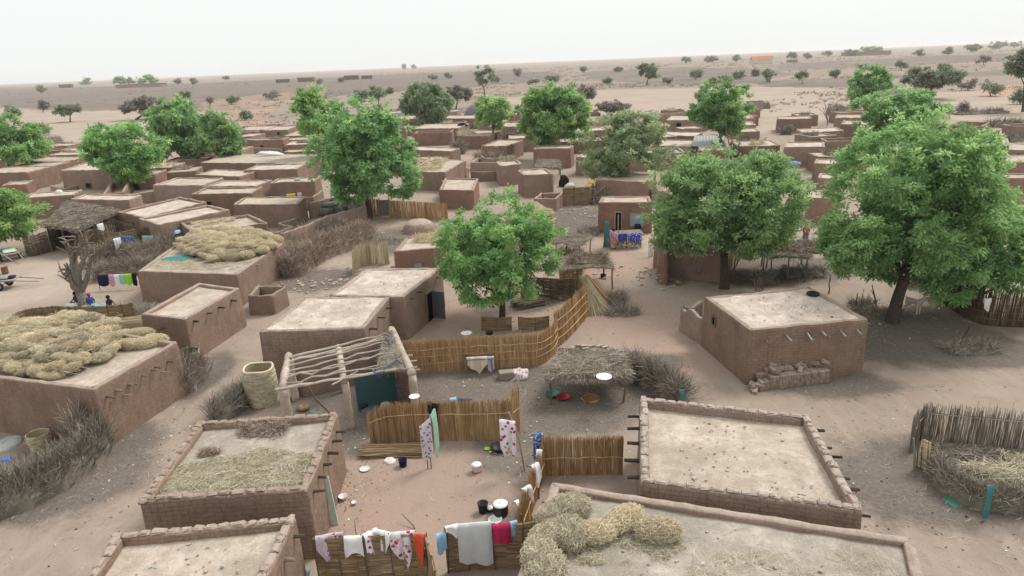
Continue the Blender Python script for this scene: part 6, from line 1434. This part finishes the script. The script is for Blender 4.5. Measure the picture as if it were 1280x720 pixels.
# bricks
BR=[]
for i in range(3):
    mb=MB();bbox_(mb,(0,0,0),(.41,.21,.145),0,bev=.01,j=.007);me=mb.mesh('mud_brick',MATS['mud_yard'],False);BR.append(me)
o_=P(948,489);ex=(P(1040,478)-o_);ex.z=0;LX=ex.length;ex.normalize();ey=Vector((-ex.y,ex.x,0));ang=math.atan2(ex.y,ex.x)
G1='mud bricks stacked in front of the big brick house'
nb=0
nk=int((LX-.2)/.15)
for row in range(2):
    for lay in range(4):
        if row==1 and lay<2: continue
        for k in range(nk):
            if lay==3 and (row==0 or R.random()<.45):continue
            if row==0 and k<3 and lay>1: continue
            p=o_+ex*(.2+k*.15+R.uniform(-.012,.012))+ey*(.2+row*.43+R.uniform(-.02,.02))+Vector((0,0,.11+lay*.205))
            inst(BR[nb%3],'mud_brick','mud brick set on edge in the long stack before the big brick house','brick',p,(math.pi/2,0,ang+math.pi/2+R.uniform(-.05,.05)),(1,1,1),G1);nb+=1
for k in range(26):
    p=o_+ex*R.uniform(.2,LX-.2)+ey*R.uniform(.1,1.1)+Vector((0,0,R.uniform(.68,.98)));inst(BR[k%3],'mud_brick','loose mud brick tipped on top of the long stack before the big brick house','brick',p,(R.uniform(-.4,.4),R.uniform(-.4,.4),R.uniform(0,3.1)),(1,1,1.1),'loose bricks on top of the stack')
for k in range(9):
    p=o_+ex*R.uniform(-.35,.3)+ey*R.uniform(-.15,.4)+Vector((0,0,R.uniform(.08,.3)));inst(BR[k%3],'mud_brick','mud brick fallen at the left end of the long stack','brick',p,(R.uniform(-.3,.3),R.uniform(-.3,.3),R.uniform(0,3.1)),(1,1,1),'bricks fallen at the stack end')
for k in range(34):
    u=k/33;q=P(704+72*u,437+5*u+R.uniform(-3,3));inst(BR[k%3],'mud_brick','pale mud brick in the loose row behind the thatched shelter','brick',(q.x,q.y,.08+R.choice((0,.0,.14))),(R.uniform(-.1,.1),R.uniform(-.1,.1),R.uniform(-.5,.5)),(1,1,1),'bricks in the loose row behind the thatched shelter')
for k in range(14):
    q=P(R.uniform(818,850),R.uniform(342,356));inst(BR[k%3],'mud_brick','mud brick tumbled at the foot of the red house under the middle neem','brick',(q.x,q.y,.08+R.uniform(0,.15)),(R.uniform(-.3,.3),0,R.uniform(0,3)),(1,1,1),'bricks tumbled under the middle neem')
# tyre
def ringtube(mb,c,ax,Rr,r,n=28,s=8):
    ax=Vector(ax).normalized();a=ax.cross(Vector((.3,.2,1)));a.normalize();b=ax.cross(a);V=[]
    for i in range(n):
        t=2*math.pi*i/n;d=a*math.cos(t)+b*math.sin(t)
        for k in range(s): w=2*math.pi*k/s;V.append(tuple(Vector(c)+d*(Rr+r*math.cos(w))+ax*(r*math.sin(w))))
    mb.add(V,[(i*s+k,((i+1)%n)*s+k,((i+1)%n)*s+(k+1)%s,i*s+(k+1)%s) for i in range(n) for k in range(s)])
q=P(1016,368,2.8);mb=MB();ringtube(mb,(q.x,q.y,2.84),(0,0,1),.24,.085);single(mb,'old_tyre',MATS['rubber'],'old black tyre lying on the roof of the big brick house','tyre',None,True)
# donkey carts
def cart(label,px,rz,load,zr=.62):
    q=P(*px);t=thing('donkey_cart',label,'cart',(q.x,q.y,0),None,0);cz,sz=math.cos(rz),math.sin(rz)
    def W(x,y,z):return (q.x+x*cz-y*sz,q.y+x*sz+y*cz,z)
    mb=MB()
    for k in range(6): bbox_(mb,W(0,-.55+k*.22,.72),(2.0,.2,.05),rz,bev=.01,j=.004)
    mb.build('bed',MATS['wood_pale'],t)
    for s in(-1,1):
        mb=MB();tube(mb,[W(-.9,s*.5,.64),W(1.0,s*.5,.64),W(2.6,s*.38,.42)],.045,6);mb.build('shaft',MATS['wood_pale'],t)
        w=bpy.data.objects.new('wheel',None)
        mb=MB();ringtube(mb,W(-.1,s*.72,.33),(-sz,cz,0),.25,.085,24);wo=mb.build('wheel',MATS['rubber'],t,True)
        mb=MB();lathe(mb,(0,0,0),[(.001,-.03),(.2,-.03),(.2,.03),(.001,.03)],16)
        v=mb.V[0];c0=W(-.1,s*.72,.33);mb.V[0]=np.stack([c0[0]+v[:,0]*cz-v[:,2]*sz,c0[1]+v[:,0]*sz+v[:,2]*cz,c0[2]+v[:,1]],1)
        mb.build('rim',MATS['metal_pale'],wo)
    mb=MB();tube(mb,[W(-.1,-.8,.33),W(-.1,.8,.33)],.03,6);mb.build('axle',MATS['black_iron'],t)
    return t,W
t,W=cart('donkey cart loaded with a pale teal and yellow sack, nearer the bright left edge tree',(14,325),-.75,1)
for lab,x,y,m,s in [('pale teal sack on the front of the upper donkey cart',.35,0,'pale_cloth',1),('yellow striped sack on the middle of the upper donkey cart',-.2,.1,'lime_cloth',.6),('blue grey sack at the back of the upper donkey cart',-.65,0,'check_blue',.8)]:
    p=W(x,y,.74);mb=MB();bbox_(mb,(p[0],p[1],.86),(.62*s+.1,1.0,.22),-.75,bev=.09,j=.02);single(mb,'sack',MATS[m],lab,'sack',None,True)
t,W=cart('empty looking donkey cart with grey bed, lower of the two at the left edge',(8,360),.15,1)
p=W(-.1,0,.74);mb=MB();bbox_(mb,(p[0],p[1],.85),(1.1,.8,.2),.15,bev=.08,j=.02);single(mb,'sack',MATS['metal_pale'],'grey green sack on the lower donkey cart','sack',None,True)
p=W(.55,0,.74);mb=MB();bbox_(mb,(p[0],p[1],.84),(.5,.6,.18),.15,bev=.07,j=.02);single(mb,'sack',MATS['navy_cloth'],'dark blue bag at the right of the lower donkey cart','bag',None,True)
vessel('mortar','brown wooden mortar standing between the two donkey carts',(7,342),pot(.25,.55),'basket_brown',0,cat='mortar')
# standing sticks
def stick(label,foot,tip,dy=0,r=.04,forks=(),mat='wood'):
    a=P(*foot);b=at_depth(tip[0],tip[1],a.y+dy);mb=MB();m=a.lerp(b,.5)+Vector((R.uniform(-.06,.06),0,0));tube(mb,[a-Vector((0,0,.1)),a.lerp(m,.6)+Vector((.04,0,0)),m,b],[r,r*.9,r*.8,r*.5],6,.4,True,.1)
    for f in forks: c=at_depth(f[0],f[1],a.y+dy+.2);tube(mb,[m,m.lerp(c,.5)+Vector((0,0,.04)),c],[r*.6,r*.45,r*.3],5,.4)
    return single(mb,'wooden_stake',MATS[mat],label,'stake')
stick('lone crooked stake standing right of the tyre roof',(1036,367),(1038,345),0,.05,[(1039,347)])
stick('leftmost of the three crooked stakes beside the biggest right neem',(1070,384),(1072,366),.2,.05)
stick('middle crooked stake beside the biggest right neem',(1076,386),(1080,361),.3,.045)
stick('rightmost forked stake beside the biggest right neem',(1095,385),(1090,356),0,.055,[(1088,362)])
stick('crooked dark branch rising from the low brush on the right sand',(1196,436),(1212,408),.3,.06,[(1188,446)],'wood_dark')
stick('thin bent branch on the swept yard behind the floral washing',(446,680),(443,650),.4,.02)
stick('long bent stick behind the red flowered washing',(520,664),(502,642),.6,.025)
stick('pale post leaning at the long shed post right',(128,345),(122,318),0,.05)
stick('pole stuck in the dark thorn brush bottom left',(46,605),(38,585),.1,.03,[(60,600)],'wood_pale')
stick('pale pole fence post beside the right pen in the neem shade',(1160,366),(1162,340),0,.06,(),'wood_pale')
# bicycle-like and wood leaning near shelters
mb=MB();a=P(811,322);
for k in range(5): tube(mb,[(a.x+.12*k,a.y+.1*k,0),(a.x+.15*k+.1,a.y+.5,1.7+R.uniform(-.2,.2))],.03,5)
single(mb,'leaning_poles',MATS['metal_pale'],'pale poles leaning on the lit wall end by the middle neem','poles')
mb=MB();a=P(945,366)
for k in range(5): tube(mb,[(a.x+.16*k,a.y+.1*k,0),(a.x+.1*k-.1,a.y+.3,.8+R.uniform(-.2,.3))],.035,5)
single(mb,'leaning_poles',MATS['wood'],'short sticks standing behind the back corner of the big brick house','poles')
for lab,x,y in (('white ball shaped bowl hanging in the shade of the right shelter',980,335),):
    vessel('bowl',lab,(x,y),bas(.2,.2),'enamel_white',.6,cat='bowl')
# ---------------------------------------------------------------- people and goat
def skin_body(name,edges,pts,rad,mat,parent,root=0,sub=1):
    me=bpy.data.meshes.new(name);me.from_pydata(pts,edges,[]);o=bpy.data.objects.new(name,me);C.objects.link(o)
    md=o.modifiers.new('s','SKIN');md.use_smooth_shade=True
    for i,v in enumerate(me.skin_vertices[0].data): v.radius=(rad[i],rad[i]);v.use_root=(i==root)
    s=o.modifiers.new('u','SUBSURF');s.levels=sub;s.render_levels=sub
    dg=bpy.context.evaluated_depsgraph_get();dg.update();m2=bpy.data.meshes.new_from_object(o.evaluated_get(dg));o.modifiers.clear();o.data=m2
    m2.materials.clear();m2.materials.append(MATS[mat]);m2.name=name
    if parent is not None:o.parent=parent
    return o
def person(label,px,rz,pose,top,skirt,scarf,dz=0.0):
    q=P(*px);t=thing('person',label,'person',(q.x,q.y,dz),None,rz)
    if pose=='stand':
        hip=.88;J=[(0,0,hip),(0,0,1.12),(0,.0,1.36),(0,-.01,1.47),(0,-.02,1.58),(0,-.02,1.66),
          (-.18,0,1.36),(-.24,-.03,1.1),(-.2,-.22,.98),(-.18,-.28,.97),(.18,0,1.36),(.25,-.02,1.08),(.2,-.2,.92),(.18,-.27,.9),
          (-.1,0,.82),(-.11,-.02,.47),(-.11,.03,.08),(-.12,-.12,.03),(.1,0,.82),(.11,-.02,.47),(.11,.03,.08),(.12,-.12,.03)]
    else:
        hip=.14;J=[(0,0,hip),(0,.02,.38),(0,.0,.6),(0,-.02,.71),(0,-.04,.82),(0,-.05,.9),
          (-.18,0,.6),(-.25,-.1,.38),(-.16,-.3,.3),(-.12,-.37,.3),(.18,0,.6),(.26,-.1,.38),(.17,-.3,.3),(.12,-.37,.3),
          (-.1,-.05,.13),(-.16,-.42,.26),(-.14,-.75,.07),(-.14,-.87,.1),(.1,-.05,.13),(.16,-.42,.2),(.16,-.78,.07),(.16,-.9,.1)]
    Rr=[.13,.12,.12,.055,.095,.075,.06,.042,.032,.035,.06,.042,.032,.035,.09,.06,.038,.04,.09,.06,.038,.04]
    E=[(0,1),(1,2),(2,3),(3,4),(4,5),(2,6),(6,7),(7,8),(8,9),(2,10),(10,11),(11,12),(12,13),(0,14),(14,15),(15,16),(16,17),(0,18),(18,19),(19,20),(20,21)]
    # five short fingers per hand, nose
    for h in (9,13):
        bx,by,bz=J[h]
        for f in range(5):
            dx=(f-2)*.014+(.03 if f==0 else 0)*(1 if h==9 else 1);J.append((bx+dx,by-.05-(.01 if f in(2,3) else 0),bz-.01));Rr.append(.009);E.append((h,len(J)-1))
            J.append((bx+dx*1.1,by-.08,bz-.035));Rr.append(.008);E.append((len(J)-2,len(J)-1))
    J.append((0,J[4][1]-.105,J[4][2]));Rr.append(.016);E.append((4,len(J)-1))
    skin_body('body',E,J,Rr,'skin',t)
    hz=J[4][2];hy=J[4][1]
    def lm(name,prof,mat,cy=0,ex=1.0,ey=1.0,z0=0):
        mb=MB();lathe(mb,(0,0,0),prof,16,.5,.03);v=mb.V[0];v[:,0]*=ex;v[:,1]=v[:,1]*ey+cy
        me=mb.mesh(name,MATS[mat],True);o=bpy.data.objects.new(name,me);C.objects.link(o);o.parent=t
    if pose=='stand':
        lm('skirt',[(.27,.12),(.25,.5),(.2,.85),(.165,1.0)],skirt,0,1,.8);lm('blouse',[(.19,.86),(.185,1.1),(.215,1.32),(.17,1.4),(.075,1.45)],top,0,1,.72)
    else:
        lm('skirt',[(.36,0),(.34,.15),(.24,.26),(.1,.3)],skirt,-.33,.85,1.35);lm('blouse',[(.21,.08),(.2,.3),(.215,.56),(.17,.64),(.07,.7)],top,0,1,.75)
    lm('head_wrap' if scarf!='hair' else 'hair',[(.12,hz-.04),(.135,hz+.05),(.12,hz+.12),(.07,hz+.16),(.001,hz+.17)],scarf,hy+.03,.92,.95)
    for s in(-1,1):
        mb=MB();lathe(mb,(s*.035,hy-.092,hz+.015),[(.001,-.011),(.011,-.005),(.011,.005),(.001,.011)],8);me=mb.mesh('eye',MATS['black_iron'],True);o=bpy.data.objects.new('eye',me);C.objects.link(o);o.parent=t
    mb=MB();lathe(mb,(0,hy-.092,hz-.05),[(.001,-.008),(.025,-.003),(.025,.003),(.001,.008)],10);me=mb.mesh('mouth',MATS['plastic_red'],True);o=bpy.data.objects.new('mouth',me);C.objects.link(o);o.parent=t
    return t
person('person in pink top and grey skirt standing at the left end of the street stall',(767,311),.6,'stand','pink_cloth','blanket_mixed','navy_cloth')
person('person in dark blue and white seated left of the leafless tree foot',(97,381),-.6,'sit','navy_cloth','pale_cloth','hair')
person('person in bright blue with purple head wrap seated right of the leafless tree foot',(114,383),.9,'sit','blue_cloth','pale_teal','magenta_cloth')
person('person in dark top and white robe sitting rightmost under the leafless tree',(138,386),1.2,'sit','black_cloth','white_cloth','black_cloth')
person('person in orange and purple standing behind the debris of the right shelter',(1006,305),-.3,'stand','orange_cloth','denim_cloth','navy_cloth')
pile('light blue and grey cloth spread between the people under the leafless tree',(126,383),.6,.18,'pale_teal',0,seed=50,sx=1.6)
def goat(label,px,rz,sc=1.0):
    q=P(*px);t=thing('goat',label,'goat',(q.x,q.y,0),None,rz)
    J=[(-.3,0,.62),(0,0,.6),(.3,0,.64),(.44,0,.8),(.52,0,.93),(.68,0,.86),(.28,.09,.5),(.29,.1,.28),(.28,.1,.03),(.28,-.09,.5),(.3,-.1,.28),(.29,-.1,.03),(-.3,.1,.5),(-.24,.11,.4),(-.38,.11,.26),(-.36,.11,.03),(-.3,-.1,.5),(-.24,-.11,.4),(-.38,-.11,.26),(-.36,-.11,.03),(-.42,0,.7),(-.47,0,.78),(.5,.1,.93),(.5,-.1,.93)]
    Rr=[.14,.15,.14,.085,.08,.045,.065,.035,.03,.065,.035,.03,.085,.06,.032,.03,.085,.06,.032,.03,.03,.015,.02,.02]
    E=[(0,1),(1,2),(2,3),(3,4),(4,5),(2,6),(6,7),(7,8),(2,9),(9,10),(10,11),(0,12),(12,13),(13,14),(14,15),(0,16),(16,17),(17,18),(18,19),(0,20),(20,21),(4,22),(4,23)]
    J=[(x*sc,y*sc,z*sc) for x,y,z in J];skin_body('body',E,J,[r*sc for r in Rr],'goat_white',t,1)
    for s in(-1,1):
        mb=MB();tube(mb,[(.5*sc,s*.04*sc,1.0*sc),(.46*sc,s*.07*sc,1.1*sc),(.38*sc,s*.09*sc,1.13*sc)],[.02*sc,.015*sc,.005*sc],6);me=mb.mesh('horn',MATS['wood'],True);o=bpy.data.objects.new('horn',me);C.objects.link(o);o.parent=t
        mb=MB();lathe(mb,(.585*sc,s*.055*sc,.93*sc),[(.001,-.012),(.013,0),(.001,.012)],8);me=mb.mesh('eye',MATS['black_iron'],True);o=bpy.data.objects.new('eye',me);C.objects.link(o);o.parent=t
goat('white goat standing behind the trunk of the biggest right neem',(1140,392),-1.2,1.25)
# ---------------------------------------------------------------- scattered ground litter (uncountable)
def litter(label,n,mat,zones,size,name='litter',hz=.03,clump=.0):
    mb=MB();V=[];k=0;tries=0
    while k<n and tries<n*30:
        tries+=1;z=R.choice(zones);x=R.gauss(z[0],z[2]);y=R.gauss(z[1],z[3])
        if covered(x,y):continue
        k+=1;s=size*R.uniform(.4,1.3)**2;a=R.uniform(0,3.14);bbox_(mb,(x,y,gz(x,y)+s*.2),(s*R.uniform(.6,1.6),s*R.uniform(.5,1.2),s*R.uniform(.2,.6)),a,R.random(),bev=s*.15,j=s*.12)
    return single(mb,name,MATS[mat],label,'litter',None,False,'stuff')
def covered(x,y):
    for (r_,p,h,*_) in HD.values():
        ins=True
        for i in range(4):
            a=p[i];b=p[(i+1)%4]
            if (b.x-a.x)*(y-a.y)-(b.y-a.y)*(x-a.x)<-.05:ins=False;break
        if ins:return True
    return False
def Z(x,y,a,b): q=P(x,y);return (q.x,q.y,a,b)
ZA=[Z(620,482,3.5,.8),Z(730,495,3,1.5),Z(470,545,1.3,1),Z(500,300,3,4),Z(1110,400,3,1.5),Z(960,345,3,1.6),Z(170,500,1,5),Z(200,560,1,2),Z(390,350,2,2.5),Z(690,385,2,1.2),Z(730,275,2,4),Z(1010,340,1.6,1),Z(660,560,.8,2),Z(610,610,3,3),Z(120,600,1.5,3),Z(1100,560,3,5),Z(850,420,6,8),Z(440,620,.8,2),Z(1140,640,3,3),Z(250,440,1,3)]
litter('scattered white and pale plastic scraps on the ground',260,'white_cloth',ZA,.05,'plastic_litter')
litter('scattered pale grey plastic scraps on the ground',170,'bit_pale',ZA,.06,'plastic_litter')
litter('scattered dark scraps and dung on the ground',700,'wood_dark',ZA,.04,'dark_litter')
litter('small clods and stones over the sandy ground',2600,'mud_yard',ZA+[Z(850,450,10,12),Z(250,600,4,10),Z(1150,560,6,8),Z(800,350,5,12)],.045,'clods')
litter('rubble stones by the lane side',420,'roof_mud',[Z(500,305,2.4,3),Z(395,355,2,1.6),Z(830,345,2,1.2),Z(735,262,2,3),Z(470,345,3,2)],.18,'rubble')
P0=[];P1=[]
for z in ZA+[Z(1150,600,4,5),Z(1250,680,2,2),Z(1130,560,2,3),Z(760,400,3,3),Z(470,560,1.5,1)]:
    for k in range(110):
        x=R.gauss(z[0],z[2]);y=R.gauss(z[1],z[3])
        if covered(x,y):continue
        l=R.uniform(.03,.16);a=R.uniform(0,3.14);h=gz(x,y)+.015;P0.append((x-math.cos(a)*l,y-math.sin(a)*l,h));P1.append((x+math.cos(a)*l,y+math.sin(a)*l,h+R.uniform(0,.04)))
mb=MB();prisms(mb,P0,P1,.006,.004);single(mb,'straw_litter',MATS['hay_grey'],'short straw pieces strewn over the yard and lane ground','litter',None,False,'stuff')
# small things lying on the flat roofs
def roof_bits(key,n,mat,size,label,name):
    hd=find(key);r_,p,h,par=hd[:4];mb=MB()
    for k in range(n):
        a=p[0].lerp(p[1],R.uniform(.12,.88));b=p[3].lerp(p[2],R.uniform(.12,.88));s=a.lerp(b,R.uniform(.12,.88));e=size*R.uniform(.5,1.5)
        bbox_(mb,(s.x,s.y,h-par+.03+e*.2),(e*R.uniform(.6,1.4),e*R.uniform(.5,1.2),e*.4),R.uniform(0,3),R.random(),bev=e*.12,j=e*.1)
    return single(mb,name,MATS[mat],label,'litter',None,False,'stuff')
for key,m,n in (('with neat brick parapet','bit_pale',14),('with neat brick parapet','roof_mud',50),('cut off at bottom left','bit_pale',10),('cut off at bottom left','roof_mud',34),('grey straw litter','bit_pale',9),('on the roof left end','roof_mud',60),('on the roof left end','bit_pale',9),('old tyre','roof_mud',34),('old tyre','wood_dark',5),('right behind the bare pole','roof_mud',20),('open grey metal door','roof_mud',20)):
    roof_bits(key,n,m,.06 if m!='bit_pale' else .08,'small %s scraps and clods lying on the %s roof'%('pale' if m=='bit_pale' else 'earth' if m=='roof_mud' else 'dark',key.replace('its roof','it')), 'roof_litter')
# ---------------------------------------------------------------- camera, light, air
cam=bpy.data.cameras.new('camera');cam.sensor_width=36;cam.lens=F/1280*36;cam.clip_end=30000;cam.clip_start=.1
co=bpy.data.objects.new('camera',cam);C.objects.link(co);co.location=(0,0,H)
from mathutils import Matrix
co.matrix_world=Matrix.Translation((0,0,H))@Matrix.Rotation(math.pi/2-PITCH,4,'X')@Matrix.Rotation(ROLL,4,'Z')
bpy.context.scene.camera=co
SUN_EL=math.radians(52);SUN_AZ=math.radians(52)   # azimuth measured from +Y towards +X
w=bpy.data.worlds.new('World');bpy.context.scene.world=w;w.use_nodes=True;n=w.node_tree;n.nodes.clear()
sky=n.nodes.new('ShaderNodeTexSky');sky.sky_type='NISHITA';sky.sun_disc=False;sky.sun_elevation=SUN_EL;sky.sun_rotation=SUN_AZ;sky.air_density=1.6;sky.dust_density=6.0;sky.ozone_density=1.0
hs=n.nodes.new('ShaderNodeHueSaturation');hs.inputs['Saturation'].default_value=.12;n.links.new(sky.outputs[0],hs.inputs['Color'])
# thin even cloud deck over the sky
tc=n.nodes.new('ShaderNodeTexCoord');no=n.nodes.new('ShaderNodeTexNoise');no.inputs['Scale'].default_value=1.4;no.inputs['Detail'].default_value=4;n.links.new(tc.outputs['Generated'],no.inputs['Vector'])
cr2=n.nodes.new('ShaderNodeValToRGB');cr2.color_ramp.elements[0].color=(CLD*.97,CLD*.99,CLD*.985,1);cr2.color_ramp.elements[1].color=(CLD*1.02,CLD*1.035,CLD*1.02,1);n.links.new(no.outputs[0],cr2.inputs[0])
mx=n.nodes.new('ShaderNodeMix');mx.data_type='RGBA';mx.inputs[0].default_value=.82;n.links.new(hs.outputs[0],mx.inputs[6])
sc=n.nodes.new('ShaderNodeVectorMath');sc.operation='SCALE';sc.inputs['Scale'].default_value=10.0;n.links.new(cr2.outputs[0],sc.inputs[0]);n.links.new(sc.outputs[0],mx.inputs[7])
bg=n.nodes.new('ShaderNodeBackground');bg.inputs['Strength'].default_value=.1;n.links.new(mx.outputs[2],bg.inputs[0]);ow=n.nodes.new('ShaderNodeOutputWorld');n.links.new(bg.outputs[0],ow.inputs[0])
sl=bpy.data.lights.new('sun','SUN');sl.energy=SUNE;sl.angle=math.radians(20);sl.color=(1.0,.95,.88)
so=bpy.data.objects.new('sun',sl);C.objects.link(so)
d=Vector((math.cos(SUN_EL)*math.sin(SUN_AZ),math.cos(SUN_EL)*math.cos(SUN_AZ),math.sin(SUN_EL)));so.rotation_euler=d.to_track_quat('Z','Y').to_euler();so.location=d*60
if HAZE>0:
    m=bpy.data.materials.new('haze');m.use_nodes=True;nn=m.node_tree;nn.nodes.clear();o_=nn.nodes.new('ShaderNodeOutputMaterial');pv=nn.nodes.new('ShaderNodeVolumePrincipled');pv.inputs['Color'].default_value=(.93,.94,.95,1);pv.inputs['Density'].default_value=HAZE;pv.inputs['Anisotropy'].default_value=.2;nn.links.new(pv.outputs[0],o_.inputs['Volume'])
    mb=MB();box(mb,(0,0,8.0),(29000,29000,38));hz=mb.build('haze',m);hz['kind']='stuff'
s=bpy.context.scene;s.view_settings.view_transform='Standard';s.view_settings.look='None';s.view_settings.gamma=1;s.view_settings.exposure=EXPO
try: s.cycles.volume_bounces=1
except Exception: pass

# odds and ends lying over the lived-in roofs and yards of the far houses, each heap its own thing
